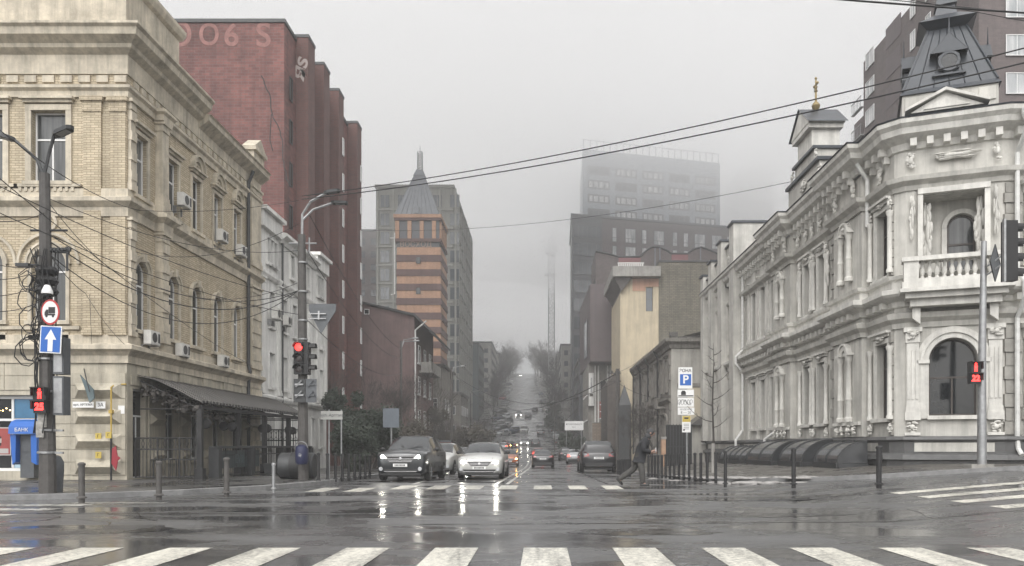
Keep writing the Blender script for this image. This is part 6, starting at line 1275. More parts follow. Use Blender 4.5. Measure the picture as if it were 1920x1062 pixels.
Rb = [(1360, 908, 845), (1342, 901, 847), (1326, 900, 848), (1314, 899, 849), (1303, 898, 849), (1292, 897, 850), (1282, 896, 850), (1273, 895, 851), (1264, 894.5, 851), (1256, 894, 852), (1248, 893, 852), (1241, 892.5, 853), (1234, 892, 853), (1228, 891, 853), (1222, 890.5, 854), (1216, 890, 854)]
for i, (a, c, e) in enumerate(Rb): bollard(nth[i] + ' black bollard of the right row counted from the crossing', a, c, e)
for i in range(8):
    px = 1181 - i * 3.2; bollard(nth[i] + ' thin bollard beyond the walking person on the right kerb', px, 889.5 - i * .5, 860 + i * .3, BLACKM, .045)
bollard('lone black bollard in front of the palace barrel canopies', 1488, 909, 840, BLACKM, .06); bollard('lone black bollard nearest the palace entrance corner', 1648, 909, 836, BLACKM, .065)
# ------------------------------------------------------------------ cars (front looks along -y)
def paint(name, c, rough=.28): return mat(name, c, rough, .15, coat=.8, var=.12, vs=2, coord='obj')
CARP = {k: paint('car_paint_' + k, c) for k, c in dict(white=(.5, .5, .485), black=(.012, .012, .014), charcoal=(.022, .025, .028), silver=(.34, .35, .36), orange=(.34, .1, .035), red=(.3, .03, .028), grey=(.12, .125, .13), blue=(.03, .05, .09)).items()}
CARGLASS = mat('car_glass', (.02, .023, .026), .06, spec=.9)
TYRE = mat('tyre_rubber', (.018, .018, .018), .75); RIM = mat('alloy_rim', (.3, .3, .31), .35, .9); TRIM = mat('black_plastic_trim', (.016, .016, .017), .45)
HEAD_ON = mat('headlight_lit', (.9, .9, .85), .2, emit=(1, .96, .84), es=60); HEAD_OFF = mat('headlight_off', (.42, .43, .44), .12, spec=.9); HEAD_AMB = mat('indicator_lit', (.9, .5, .1), .2, emit=(1, .5, .12), es=45)
TAIL_OFF = mat('tail_light_off', (.22, .012, .012), .15, coat=.5); TAIL_ON = mat('tail_light_lit', (.5, .03, .02), .2, emit=(1, .06, .03), es=2.5); CHROME = mat('chrome', (.55, .55, .56), .15, 1)
# stations: y, half width, sill z, belt z, top z, roof half width
SED = [(-2.40, .74, .30, .70, .745, .58), (-2.34, .82, .24, .755, .805, .64), (-2.15, .88, .2, .83, .885, .68), (-1.75, .905, .19, .89, .95, .7), (-1.15, .915, .19, .92, 1.0, .72), (-.98, .915, .19, .94, 1.03, .74), (-.3, .92, .19, .96, 1.37, .62), (-.05, .92, .19, .97, 1.44, .6), (.3, .92, .19, .975, 1.47, .59), (.36, .92, .19, .976, 1.47, .59), (.95, .92, .19, .985, 1.45, .585), (1.25, .915, .19, .99, 1.40, .58), (1.85, .905, .2, 1.0, 1.1, .68), (2.1, .89, .22, 1.0, 1.07, .68), (2.32, .85, .27, .96, 1.0, .64), (2.40, .78, .36, .86, .9, .58)]
SUV = [(-2.32, .80, .36, .93, .985, .66), (-2.26, .87, .29, .98, 1.04, .7), (-2.05, .925, .27, 1.03, 1.1, .74), (-1.7, .945, .26, 1.06, 1.14, .75), (-1.2, .95, .26, 1.075, 1.17, .77), (-1.05, .95, .26, 1.07, 1.18, .78), (-.5, .955, .26, 1.09, 1.55, .68), (-.25, .955, .26, 1.1, 1.66, .66), (.2, .955, .26, 1.1, 1.71, .65), (.27, .955, .26, 1.1, 1.71, .65), (1.0, .955, .26, 1.12, 1.70, .65), (1.65, .95, .26, 1.13, 1.65, .64), (2.0, .93, .28, 1.14, 1.45, .64), (2.12, .92, .3, 1.12, 1.2, .68), (2.26, .88, .36, 1.0, 1.06, .66), (2.32, .8, .45, .9, .95, .6)]
HAT = [(-2.05, .70, .30, .72, .77, .54), (-1.98, .79, .25, .78, .83, .6), (-1.8, .83, .21, .85, .92, .64), (-1.45, .855, .2, .9, .97, .67), (-1.05, .86, .2, .94, 1.03, .7), (-.95, .86, .2, .95, 1.06, .71), (-.35, .865, .2, .97, 1.40, .6), (-.1, .865, .2, .98, 1.48, .58), (.25, .865, .2, .985, 1.52, .57), (.31, .865, .2, .986, 1.52, .57), (.95, .865, .2, 1.0, 1.5, .57), (1.45, .86, .2, 1.01, 1.42, .56), (1.78, .84, .22, 1.02, 1.2, .58), (1.88, .83, .25, 1.0, 1.06, .62), (1.98, .8, .32, .9, .95, .6), (2.05, .72, .42, .8, .84, .54)]
# bands round the half section: 0 floor .. points
def ring(st):
    y, w_, zs, zb, zt, wr = st; zm = zs + (zb - zs) * .52
    P_ = [(0, zs), (w_ * .82, zs), (w_ * .96, zs + .07), (w_, zm), (w_ * .985, zb - .06), (w_ * .945, zb), (wr + (w_ * .93 - wr) * .1, zt - .05 if zt - zb > .2 else zb + (zt - zb) * .6), (wr * .86, zt - .008 if zt - zb > .2 else zt - .01), (wr * .45, zt + .018), (0, zt + .024)]
    return [Vector((x, y, z)) for x, z in P_]
def make_car(kind, stations, label, detail=True):
    t = thing(kind, label, 'car'); N_ = len(stations); L = [ring(s) for s in stations]; nb = len(L[0]) - 1
    body, ws, rw, sg = MB(), MB(), MB(), MB()
    for i in range(N_ - 1):
        for k in range(nb):
            for s in (1, -1):
                q = [L[i][k], L[i + 1][k], L[i + 1][k + 1], L[i][k + 1]]; q = [Vector((p.x * s, p.y, p.z)) for p in q]
                dst = body
                if 5 <= i <= 6 and k >= 6: dst = ws
                elif 11 <= i <= 11 and k >= 6: dst = rw
                elif k == 5 and i in (6, 7, 9, 10): dst = sg
                dst.poly(q if s == 1 else q[::-1])
    for e in (0, -1):
        body.poly([p for p in L[e]] + [Vector((-p.x, p.y, p.z)) for p in L[e][::-1][1:-1]])
    bo = body.build('body', CARP['white'], t, smooth='all', merge=.002); bo.material_slots[0].link = 'OBJECT'
    ws.build('windscreen', CARGLASS, t, smooth='all', merge=.002); rw.build('rear_window', CARGLASS, t, smooth='all', merge=.002); sg.build('side_window', CARGLASS, t, smooth='all', merge=.002)
    f, r = stations[0], stations[-1]; yf, yr = f[0], r[0]; W = stations[3][1]; zf = stations[2][3]; zr = stations[-3][3]; base = f[2]; rad = .345 if kind == 'suv_car' else .32
    wf, wr_ = yf + .92, yr - .95
    for (yy, s) in ((wf, 1), (wf, -1), (wr_, 1), (wr_, -1)):
        b = MB(); xx = s * (W - .2); 
        b.lathe([(rad * .55, 0), (rad * .93, 0), (rad, .03), (rad, .18), (rad * .93, .215), (rad * .66, .215)] if s > 0 else [(rad * .55, 0), (rad * .93, 0), (rad, -.03), (rad, -.18), (rad * .93, -.215), (rad * .66, -.215)], (xx, yy, rad), 22, 0, 'x'); wo = b.build('wheel', TYRE, t, smooth=True)
        b = MB(); xo = xx + s * .205; b.lathe([(rad * .64, xo - s * .03), (rad * .64, xo), (rad * .56, xo + s * .004)], (0, yy, rad), 20, 0, 'x')
        for k in range(6):
            a = k * math.pi / 3; b.tube([(xo + s * .006, yy, rad), (xo + s * .006, yy + rad * .6 * math.cos(a), rad + rad * .6 * math.sin(a))], .025, 4)
        b.build('rim', RIM, wo)
        b = MB(); xx = s * (W - .006); a_ = [(rad + .075) * 1.0]; pts = [(xx, yy + (rad + .07) * math.cos(a), max(base - .04, rad + (rad + .07) * math.sin(a))) for a in [math.pi * i / 12 for i in range(-1, 14)]]
        b.poly(pts); b.poly([(p[0] + s * .012, p[1], p[2]) for p in pts]); b.build('wheel_arch', TRIM, t)
    def onfront(x, z, e=.004):        # y of the nose at a point
        best = yf
        for i in range(6):
            R1, R2 = L[i], L[i + 1]
            def yat(Rg):
                for p, q in zip(Rg, Rg[1:]):
                    if min(p.z, q.z) - .001 <= z <= max(p.z, q.z) + .001 and q.z != p.z: u = (z - p.z) / (q.z - p.z); return p.x + (q.x - p.x) * u
                return None
        return best
    tall = .12 if kind == 'suv_car' else 0
    for s in (1, -1):
        y0 = yf
        # headlight: a wedge wrapping round the corner
        b = MB(); z = f[3] + .0
        q = [(s * .47, yf - .012, z - .1), (s * .70, yf + .0, z - .08), (s * (W - .06), yf + .2, z + .02), (s * (W - .055), yf + .42, z + .13), (s * .74, yf + .13, z + .09), (s * .5, yf + .03, z + .03)]
        a = [b.P(Vector(p) + Vector((0, -.012, 0))) for p in q]; c = [b.P(Vector(p) + Vector((-s * .04, .12, -.01))) for p in q]
        b.face(a); b.face(c[::-1])
        for i in range(6): b.face((a[i], a[(i + 1) % 6], c[(i + 1) % 6], c[i]))
        o = b.build('headlight', HEAD_OFF, t); b = MB(); b.ball((s * .66, yf - .02, z - .02), .062, .03, .05, 12, 6); q = b.build('bulb', HEAD_OFF, o, smooth=True); q.material_slots[0].link = 'OBJECT'; q.material_slots[0].material = HEAD_OFF
        b = MB(); zt = r[3] + .05; hh = .22 if kind != 'sedan_car' else .13
        q = [(s * .5, yr + .012, zt - hh * .4), (s * .78, yr + .0, zt - hh * .5), (s * (W - .04), yr - .16, zt - hh * .2), (s * (W - .05), yr - .22, zt + hh * .7), (s * .72, yr - .06, zt + hh * .65), (s * .52, yr - .02, zt + hh * .2)]
        a = [b.P(Vector(p) + Vector((0, .012, 0))) for p in q]; c = [b.P(Vector(p) + Vector((-s * .04, -.12, 0))) for p in q]
        b.face(a); b.face(c[::-1])
        for i in range(6): b.face((a[i], a[(i + 1) % 6], c[(i + 1) % 6], c[i]))
        q = b.build('tail_light', TAIL_OFF, t); q.material_slots[0].link = 'OBJECT'; q.material_slots[0].material = TAIL_OFF
        st = stations[5]; b = MB(); b.ball((s * (st[1] + .1), st[0] + .28, st[3] + .12), .1, .055, .075, 10, 6); b.box(min(s * st[1] * .93, s * (st[1] + .05)), max(s * st[1] * .93, s * (st[1] + .05)), st[0] + .26, st[0] + .31, st[3] + .06, st[3] + .1); b.build('mirror', TRIM, t, smooth=True)
        b = MB()
        for yy in (stations[9][0], stations[6][0] - .12, stations[11][0] - .1): 
            w2 = W + .003; b.box(min(s * w2, s * (w2 - .012)), max(s * w2, s * (w2 - .012)), yy, yy + .012, .35 + tall, .86 + tall)
        for yy in (.05, .95): b.box(min(s * (W + .02), s * (W - .02)), max(s * (W + .02), s * (W - .02)), yy, yy + .16, .8 + tall, .83 + tall)
        b.build('door_trim', TRIM, t)
    z = f[3]
    gh = .26 if kind == 'suv_car' else .17; gw = .52 if kind == 'suv_car' else .46
    b = MB(); b.prism([(-gw, z - .02), (gw, z - .02), (gw * .72, z - gh), (-gw * .72, z - gh)], yf - .03, yf + .05); g_ = b.build('grille', TRIM, t); b = MB(); b.prism([(-gw - .02, z - .018), (gw + .02, z - .018), (gw + .02, z - .003), (-gw - .02, z - .003)], yf - .038, yf)
    for k in range(3): b.box(-gw + .05 + k * .03, gw - .05 - k * .03, yf - .036, yf - .031, z - gh * (.42 + .2 * k), z - gh * (.34 + .2 * k))
    b.lathe([(.06, yf - .038), (.04, yf - .05)], (0, 0, z - .1), 14, 0, 'y'); b.build('grille_bar', CHROME, g_)
    b = MB(); b.prism([(-.66, base + .09), (.66, base + .09), (.54, base - .04), (-.54, base - .04)], yf - .012, yf + .05); b.prism([(-.78, base - .06), (.78, base - .06), (.74, base - .12), (-.74, base - .12)], yf + .02, yf + .2); b.build('lower_grille', TRIM, t); b = MB(); b.box(-.6, .6, yf - .02, yf - .013, base + .0, base + .016); b.build('chrome_bar', CHROME, t)
    for s in (-1, 1):
        b = MB(); b.lathe([(.07, yf - .03), (.075, yf - .01), (.06, yf + .02)], (s * .72, 0, base + .1), 12, 0, 'y'); b.build('fog_lamp', HEAD_OFF, t)
        b = MB(); y5, y6 = stations[5], stations[6]; q = lambda u, x: (x, y5[0] + (y6[0] - y5[0]) * u - .02, y5[4] + (y6[4] - y5[4]) * u + .035); b.tube([q(.0, s * .1 - .05), q(.25, s * .3 + .1), q(.3, s * .42 + .12)], .012, 4); b.build('wiper', TRIM, t)
    b = MB()
    for s in (-1, 1): b.tube([(s * .5, L[i][7].y, L[i][7].z + .004) for i in range(0, 5)], .006, 3)
    b.tube([(x, stations[0][0] - .002, z + .002) for x in (-.55, 0, .55)], .007, 4); b.build('bonnet_seam', TRIM, t)
    b = MB(); b.box(-.26, .26, yf - .045, yf - .03, z - gh - .13, z - gh - .02); pl = b.build('number_plate', SIGNW, t); b = MB()
    for k in range(8): b.box(-.2 + k * .05, -.17 + k * .05, yf - .049, yf - .0455, z - gh - .11, z - gh - .04)
    b.build('plate_characters', SIGNK, pl)
    zp = r[3] - .12; b = MB(); b.box(-.26, .26, yr + .004, yr + .02, zp - .06, zp + .05); pl = b.build('number_plate', SIGNW, t); b = MB()
    for k in range(8): b.box(-.2 + k * .05, -.17 + k * .05, yr + .0205, yr + .023, zp - .035, zp + .03)
    b.build('plate_characters', SIGNK, pl)
    b = MB(); b.prism([(-.74, r[2] + .08), (.74, r[2] + .08), (.68, r[2] - .12), (-.68, r[2] - .12)], yr - .1, yr + .015); b.build('rear_bumper_trim', TRIM, t)
    b = MB(); b.box(-.7, .7, yf + .3, yr - .3, .16, stations[4][2] + .02); b.build('underbody', TRIM, t)
    return t
sed, suv, hat = make_car('sedan_car', SED, '-'), make_car('suv_car', SUV, '-'), make_car('hatchback_car', HAT, '-')
PROT = {'sed': sed, 'suv': suv, 'hat': hat}; used = set()
def put_car(label, kind, px, py, colour, away=False, lights=None, tail=False, rot=0, scale=1, Y=None, group='cars on the street'):
    p = at(px, py)
    if Y: p = Vector((gx(px, Y), Y, h(gx(px, Y), Y)))
    root = PROT[kind] if kind not in used else copy_tree(PROT[kind])
    used.add(kind); tag(root, label, 'car', group)
    root.location = (p.x, p.y + (2.3 if not away else 2.3), p.z - .01); sl_ = (h(p.x, p.y + 5) - h(p.x, p.y)) / 5
    root.rotation_euler = (0, 0, R(rot + (180 if away else 0))); root.rotation_mode = 'XYZ'
    root.rotation_euler = (Matrix.Rotation(math.atan(sl_), 3, 'X') @ Matrix.Rotation(R(rot + (180 if away else 0)), 3, 'Z')).to_euler()
    root.scale = (scale,) * 3
    for c in root.children:
        n = c.name.split('.')[0]
        if n == 'body': c.material_slots[0].material = CARP[colour]
        if n == 'headlight':
            for q in c.children: q.material_slots[0].material = {None: HEAD_OFF, 'white': HEAD_ON, 'amber': HEAD_AMB}[lights]
        if n == 'tail_light': c.material_slots[0].material = TAIL_ON if tail else TAIL_OFF
    return root
put_car('dark grey SUV with lit headlights nearest the left kerb', 'suv', 757, 904, 'charcoal', lights='white', rot=-3)
put_car('white sedan with lit headlights stopped before the crossing', 'sed', 901, 900, 'white', lights='white', rot=-1)
put_car('small white hatchback parked right behind the dark SUV', 'hat', 818, 892, 'white', rot=-6)
put_car('silver hatchback half hidden left of the white sedan', 'hat', 856, 882, 'silver', lights='white', rot=0)
put_car('orange hatchback with glowing amber lamp behind the white sedan', 'hat', 952, 876, 'orange', lights='amber', rot=2)
put_car('black sedan seen from behind in the right lane', 'sed', 1018, 878, 'black', away=True, scale=.98)
put_car('red hatchback seen from behind ahead of the black sedan', 'hat', 1009, 861, 'red', away=True, tail=True)
put_car('black SUV seen from behind parked at the right kerb', 'suv', 1123, 888, 'black', away=True, rot=0)
put_car('silver hatchback seen from behind parked ahead of the black SUV', 'hat', 1078, 870, 'silver', away=True, tail=True)
put_car('dark car parked half hidden beyond the silver hatchback on the right', 'suv', 1062, 864, 'charcoal', away=True)
put_car('charcoal SUV parked on the pavement side of the right row', 'suv', 1100, 862, 'charcoal', away=True, rot=14)
put_car('silver sedan farther up the left lane between two standing people', 'sed', 942, 845, 'silver', away=True, tail=True)
put_car('red car nosing out behind the silver sedan up the street', 'hat', 953, 841, 'red', lights='amber', rot=30)
put_car('distant car with bright headlights coming down the street', 'sed', 983, 836, 'silver', lights='white')
put_car('dark SUV driving away just beyond the red hatchback', 'suv', 1004, 838, 'charcoal', away=True)
put_car('white SUV coming downhill above the bright headlights', 'suv', 982, 812, 'white')
put_car('dark blue SUV parked askew on the left of the rise', 'suv', 959, 813, 'blue', rot=-60)
put_car('dark sedan coming down the upper hill, left of three', 'sed', 972, 780, 'charcoal', lights='white')
put_car('grey car driving up the upper hill, middle of three', 'suv', 990, 783, 'grey', away=True)
put_car('dark car high on the hill, right of three', 'suv', 1003, 773, 'charcoal', away=True)
put_car('silver car driving uphill below the dark rows on the right', 'sed', 1013, 801, 'silver', away=True)
put_car('dark car driving uphill right behind the silver one', 'sed', 1014, 816, 'charcoal', away=True)
put_car('car with tiny headlights at the far top of the street', 'sed', 975, 706, 'white', lights='white')
cl_ = ['silver', 'charcoal', 'white', 'black', 'grey', 'blue', 'silver', 'charcoal', 'white', 'grey', 'red', 'black']
for i, (px, py) in enumerate(((941, 818), (936, 809), (947, 803), (932, 799), (947, 794), (931, 788), (946, 785), (937, 776), (944, 768), (946, 759), (942, 750), (949, 741), (955, 733), (954, 724), (960, 716))):
    put_car('%s parked car, %s up the hill in the left row' % ({'charcoal': 'dark grey'}.get(cl_[i % 12], cl_[i % 12]), nth[i]), ('sed', 'suv', 'hat')[i % 3], px, py, cl_[i % 12], rot=-35 if i < 8 else -10, group='cars parked on the left of the hill')
for i, (px, py) in enumerate(((1037, 812), (1041, 824), (1046, 836), (1023, 772), (1018, 757), (1014, 742))):
    put_car('%s parked car, %s in the right hillside row' % (('dark grey', 'silver', 'black', 'white', 'grey', 'blue')[i], nth[i]), ('sed', 'suv', 'hat')[i % 3], px, py, ('charcoal', 'silver', 'black', 'white', 'grey', 'blue')[i], away=True, rot=8, group='cars parked on the right of the hill')

# ------------------------------------------------------------------ people
SKIN = mat('skin', (.3, .19, .145), .5); COAT = mat('dark_coat_cloth', (.018, .019, .022), .85, var=.3, vs=9, bump=.3, bs=40, coord='obj'); TROU = mat('grey_trouser_cloth', (.06, .058, .055), .85, var=.3, vs=9, bump=.3, bs=30, coord='obj'); SHOE = mat('black_shoe_leather', (.012, .012, .012), .35); CAPM = mat('grey_cap_cloth', (.05, .05, .052), .9)
def skin_mesh(name, chains, mt, parent, sub=2, root=0):
    vs, es, rs, ix = [], [], [], {}
    for ch in chains:
        prev = None
        for p, r in ch:
            k = tuple(round(c, 4) for c in p)
            if k not in ix: ix[k] = len(vs); vs.append(p); rs.append(r)
            if prev is not None and prev != ix[k]: es.append((prev, ix[k]))
            prev = ix[k]
    me = bpy.data.meshes.new(name); me.from_pydata(vs, es, []); o = bpy.data.objects.new(name, me); COL.objects.link(o)
    m_ = o.modifiers.new('s', 'SKIN'); m_.use_smooth_shade = True
    for i, v in enumerate(me.skin_vertices[0].data): q = rs[i]; v.radius = q if isinstance(q, tuple) else (q, q)
    me.skin_vertices[0].data[root].use_root = True
    s_ = o.modifiers.new('d', 'SUBSURF'); s_.levels = sub
    dg = bpy.context.evaluated_depsgraph_get(); m2 = bpy.data.meshes.new_from_object(o.evaluated_get(dg)); bpy.data.objects.remove(o); bpy.data.meshes.remove(me)
    m2.name = name; m2.materials.clear(); m2.materials.append(mt)
    for p in m2.polygons: p.use_smooth = True
    return link(name, m2, parent)
def person(label, loc, turn, walk=1.0, coat=COAT, trou=TROU, scale=1.0, bow=.12, cap=True, item=True, group=None, detail=True):
    """figure facing +x at the origin, then turned"""
    t = thing('person', label, 'person')
    hip = (0, 0, .93); ch_ = (.05 + bow, 0, 1.36); nk = (.09 + bow * 1.4, 0, 1.5); hd = (.16 + bow * 1.5, 0, 1.64)
    w_ = walk
    legs = {}
    legs[-1] = [((0, -.09, .92), .105), ((.02 + .06 * w_, -.1, .5), .066), ((.0 + .1 * w_, -.1, .1), .045), ((.12 + .1 * w_, -.1, .04), .04)]      # standing leg, forward
    legs[1] = [((0, .09, .92), .105), ((-.14 * w_, .1, .52), .066), ((-.52 * w_, .1, .22), .045), ((-.5 * w_, .1, .09), .04)]      # trailing leg, heel lifted
    arms = {s: [((.05 + bow, s * .19, 1.38), .062), ((.0 + bow + s * .02 * w_, s * .25, 1.1), .05), ((.24 + bow, s * .16, 1.06 if s < 0 else 1.02), .036), ((.31 + bow, s * .12, 1.09 if s < 0 else 1.03), .03)] for s in (-1, 1)}
    body = [[(hip, .13), ((.02 + bow * .5, 0, 1.12), .135), (ch_, .15), (nk, .06), ((.13 + bow * 1.45, 0, 1.58), .075), (hd, .098), ((.16 + bow * 1.5, 0, 1.73), .075)]]
    for s in (-1, 1):
        body.append([(hip, .13)] + legs[s]); body.append([(ch_, .15)] + arms[s])
        if detail:
            wx, wy, wz = arms[s][-1][0]
            for k in range(4):
                L_ = (.075, .088, .082, .062)[k]; dy_ = (k - 1.5) * .019
                body.append([((wx, wy, wz), .03), ((wx + .05, wy + dy_, wz + .01), .0095), ((wx + .05 + L_ * .5, wy + dy_, wz), .0085), ((wx + .05 + L_ * .7, wy + dy_ * .9, wz - .03), .0075)])
            body.append([((wx, wy, wz), .03), ((wx + .02, wy + s * .01 - .03 * s, wz + .03), .011), ((wx + .055, wy - .035 * s, wz + .045), .009)])
    if detail: body.append([(hd, .098), ((.27 + bow * 1.5, 0, 1.625), .022), ((.285 + bow * 1.5, 0, 1.61), .014)])
    skin_mesh('body', body, SKIN, t)
    if detail:
        b = MB(); hx, hz = hd[0], hd[2]
        for s in (-1, 1): b.ball((hx + .092, s * .035, hz + .02), .012, .014, .009, 8, 5)
        b.build('eye', SIGNK, t, smooth=True); b = MB(); b.box(hx + .094, hx + .106, -.025, .025, hz - .062, hz - .054); b.build('mouth', SIGNR, t)
        b = MB()
        for s in (-1, 1): b.ball((hx - .01, s * .1, hz), .028, .012, .036, 8, 5)
        b.build('ear', SKIN, t, smooth=True)
    coatc = [[(hip, .2), ((.02 + bow * .5, 0, 1.12), (.22, .2)), (ch_, (.225, .2)), (nk, .115)], [(hip, .2), ((-.01, 0, .74), .205)]]
    for s in (-1, 1): coatc.append([(ch_, (.19, .175)), (arms[s][0][0], .115), (arms[s][1][0], .092), (tuple(a + (b_ - a) * 1.02 for a, b_ in zip(arms[s][1][0], arms[s][2][0])), .062)])
    skin_mesh('jacket', coatc, coat, t)
    tr = []
    for s in (-1, 1): l = legs[s]; e = tuple(a + (b_ - a) * 1.1 for a, b_ in zip(l[1][0], l[2][0])); tr.append([((0, 0, .9), .13), (l[0][0], .13), (l[1][0], .105), (e, .088)])
    skin_mesh('trousers', tr, trou, t)
    for s in (-1, 1):
        a = Vector(legs[s][2][0]); b = MB(); fl = 0 if s == -1 else 50
        M = Matrix.Translation(a) @ Matrix.Rotation(R(fl), 4, 'Y'); b.M = M
        b.lathe([(.03, -.08), (.05, -.06), (.05, .0), (.048, .1), (.04, .17), (.015, .2)], (0, 0, -.055), 12, 0, 'x'); b.box(-.07, .18, -.045, .045, -.1, -.075); b.build('shoe', SHOE, t, smooth=True)
    if cap:
        b = MB(); hx, hz = hd[0], hd[2]; b.ball((hx - .02, 0, hz + .03), .118, .112, .115, 14, 8); b.ball((hx - .09, 0, hz - .1), .1, .12, .12, 12, 6); b.box(hx + .06, hx + .17, -.06, .06, hz + .055, hz + .07); b.build('hood', CAPM, t, smooth=True)
    if item:
        hx, hy, hz = arms[-1][-1][0]; b = MB(); b.box(hx + .06, hx + .075, hy - .05, hy + .05, hz - .02, hz + .11); tag(b.build('white_paper', SIGNW), 'small white paper held at the chest by the walking person', 'paper'); it = bpy.data.objects['white_paper']
        it.matrix_world = Matrix.Translation(loc) @ Matrix.Rotation(turn, 4, 'Z') @ Matrix.Scale(scale, 4)
    t.location = loc; t.rotation_euler.z = turn; t.scale = (scale,) * 3
    if group: t['group'] = group
    return t
wp = at(1198, 912); wp.z = h(wp.x, wp.y)
person('hooded person in dark coat and grey trousers walking across the road', wp, R(-8), scale=1.04, walk=1.15, bow=.14)
for px, py, lab, tr_ in ((933, 845, 'dark clad person standing at the left side of the far silver sedan', -90), (960, 845, 'dark clad person standing at the right side of the far silver sedan', 100)):
    person(lab, at(px, py), R(tr_), walk=.25, item=False, detail=False, bow=.02)

# ------------------------------------------------------------------ trees and shrubs
def tree_mesh(seed, H, spread=.5, trunk=.35, r0=.14, levels=5, lean=0, mt=BARK, rmin=.006, wob=.12, flo=.45):
    rn = random.Random(seed); T, Cw = MB(), MB()
    def grow(p, d, L, r, lv):
        n = 3 if lv < 3 else 2; pts = [p]; q = p.copy(); dd = d.copy()
        for k in range(n):
            dd = (dd + Vector((rn.gauss(0, wob if lv else wob * .4), rn.gauss(0, wob if lv else wob * .4), rn.gauss(.05, .07)))).normalized(); q = q + dd * L / n; pts.append(q.copy())
        rs = [r * (1 - .45 * i / n) for i in range(n + 1)]; (T if lv < 2 else Cw).tube(pts, rs, 7 if lv < 1 else (5 if lv < 2 else 3), caps=lv < 2)
        if lv >= levels: return
        m = rn.randint(3, 4) + (2 if flo < .3 and lv < 2 else 0) if lv < 3 else 3
        for k in range(m):
            f = rn.uniform(flo, 1) if k else 1; i = min(n - 1, int(f * n)); b = pts[i].lerp(pts[min(i + 1, n)], f * n - i if f < 1 else 1)
            ax = dd.orthogonal().normalized(); ax.rotate(Matrix.Rotation(rn.uniform(0, 6.28), 3, dd)); nd = (dd * rn.uniform(.75, 1.1) + ax * spread * rn.uniform(.6, 1.5)).normalized()
            nd.z += .12; grow(b, nd.normalized(), L * rn.uniform(.6, .82), max(rs[-1] * rn.uniform(.55, .8), rmin), lv + 1)
    grow(Vector((0, 0, -.2)), Vector((lean, 0, 1)).normalized(), H * trunk, r0, 0); return T, Cw
TREEP = []
def tree_proto(*a, **k):
    mt = k.pop('mt', BARK); T, Cw = tree_mesh(*a, **k); t = thing('bare_tree', '-', 'tree'); T.build('trunk', mt, t, smooth='all'); Cw.build('crown', TWIG, t, smooth='all'); t['_'] = 0; del t['_']; TREEP.append([t, 0]); return t
for sd, H, sp, tk in ((11, 13, .55, .3), (23, 14, .45, .28), (37, 12, .65, .27), (51, 14.5, .5, .26)): tree_proto(sd, H, sp, tk, .2, 6, rmin=.011)
for sd, H, sp, tk in ((12, 13, .7, .34), (24, 14, .65, .32), (38, 12, .75, .34), (52, 14, .6, .33)): tree_proto(sd, H, sp, tk, .24, 5, rmin=.028, flo=.2)
def put_tree(label, i, p, s, rz, group='bare street trees'):
    e = TREEP[i]; t = e[0] if e[1] == 0 else copy_tree(e[0]); e[1] += 1
    t.location = p; t.scale = (s, s, s * 1.05); t.rotation_euler.z = rz; tag(t, label, 'tree', group); return t
rn = random.Random(77)
def gp(px, Y): x = gx(px, Y); return Vector((x, Y, h(x, Y)))
put_tree('bare tree with dark limbs against the maroon gabled house', 0, gp(672, 60), .78, .4)
put_tree('spreading bare tree behind the dark SUV on the left', 2, gp(728, 52), .62, 1.4)
put_tree('bare tree between lamp post and white hatchback on the left', 1, gp(772, 62), .6, 2.2)
put_tree('bare tree over the red kiosk on the left pavement', 3, gp(812, 70), .5, 3.3)
put_tree('bare tree just left of the slim one-headed lamp post', 2, gp(838, 84), .5, .3)
put_tree('bare tree in front of the low shop building on the left', 0, gp(862, 100), .52, 5)
put_tree('low bare tree where the left pavement starts to climb', 1, gp(880, 118), .5, 1)
put_tree('taller bare tree at the foot of the left hill row', 3, gp(897, 138), .55, 2)
put_tree('bare tree above the parked rows on the left hill', 2, gp(912, 165), .6, 4)
put_tree('bare tree behind the second parked row on the left hill', 0, gp(922, 195), .75, 3)
for i, (px, Y) in enumerate(((925, 225), (932, 250), (930, 280), (938, 310), (941, 345), (948, 380), (953, 420), (957, 465), (962, 510))): put_tree('foggy bare tree, %s of the left row climbing the far hill' % nth[i], 4 + i % 4, gp(px, Y), .9 + .12 * i, rn.uniform(0, 6), 'foggy trees of the left hill row')
for i, (px, Y) in enumerate(((1043, 215), (1040, 245), (1036, 275), (1030, 310), (1024, 345), (1020, 385), (1014, 430), (1008, 470), (1004, 515))): put_tree('foggy bare tree, %s of the right row climbing the far hill' % nth[i], 4 + (i + 1) % 4, gp(px, Y), .9 + .12 * i, rn.uniform(0, 6), 'foggy trees of the right hill row')
hill_ = [(948, 560), (957, 590), (966, 610), (1004, 610), (1013, 600), (1022, 605), (1033, 590), (1046, 560), (938, 540), (1058, 530), (926, 500), (914, 470), (1040, 480), (1052, 450), (930, 430), (918, 400), (1030, 410), (942, 470), (953, 520), (1018, 520), (1028, 560), (905, 430)]
for i, (px, Y) in enumerate(hill_): put_tree('ghostly bare tree high on the fog covered hill, %s of the group from the road' % (nth + ['twenty-first', 'twenty-second'])[i], 4 + i % 4, gp(px, Y), 1.0 + .16 * (i % 4), rn.uniform(0, 6), 'ghostly trees on the hilltop')
put_tree('bare tree right of the road beside the white banner', 2, gp(1062, 125), .6, 2); put_tree('bare tree behind the white banner on the right', 1, gp(1049, 160), .9, 2)
put_tree('small bare tree by the ochre wall above the walking person', 0, gp(1182, 55), .42, 1.1); put_tree('slender bare tree before the weathered old house', 3, gp(1222, 52), .42, 4)
T, Cw = MB(), MB(); rn = random.Random(15); tk = [Vector((.03 * math.sin(z * 1.7), .02 * math.cos(z * 2), z)) for z in [-.2, .8, 1.8, 2.8, 3.7, 4.6, 5.4]]
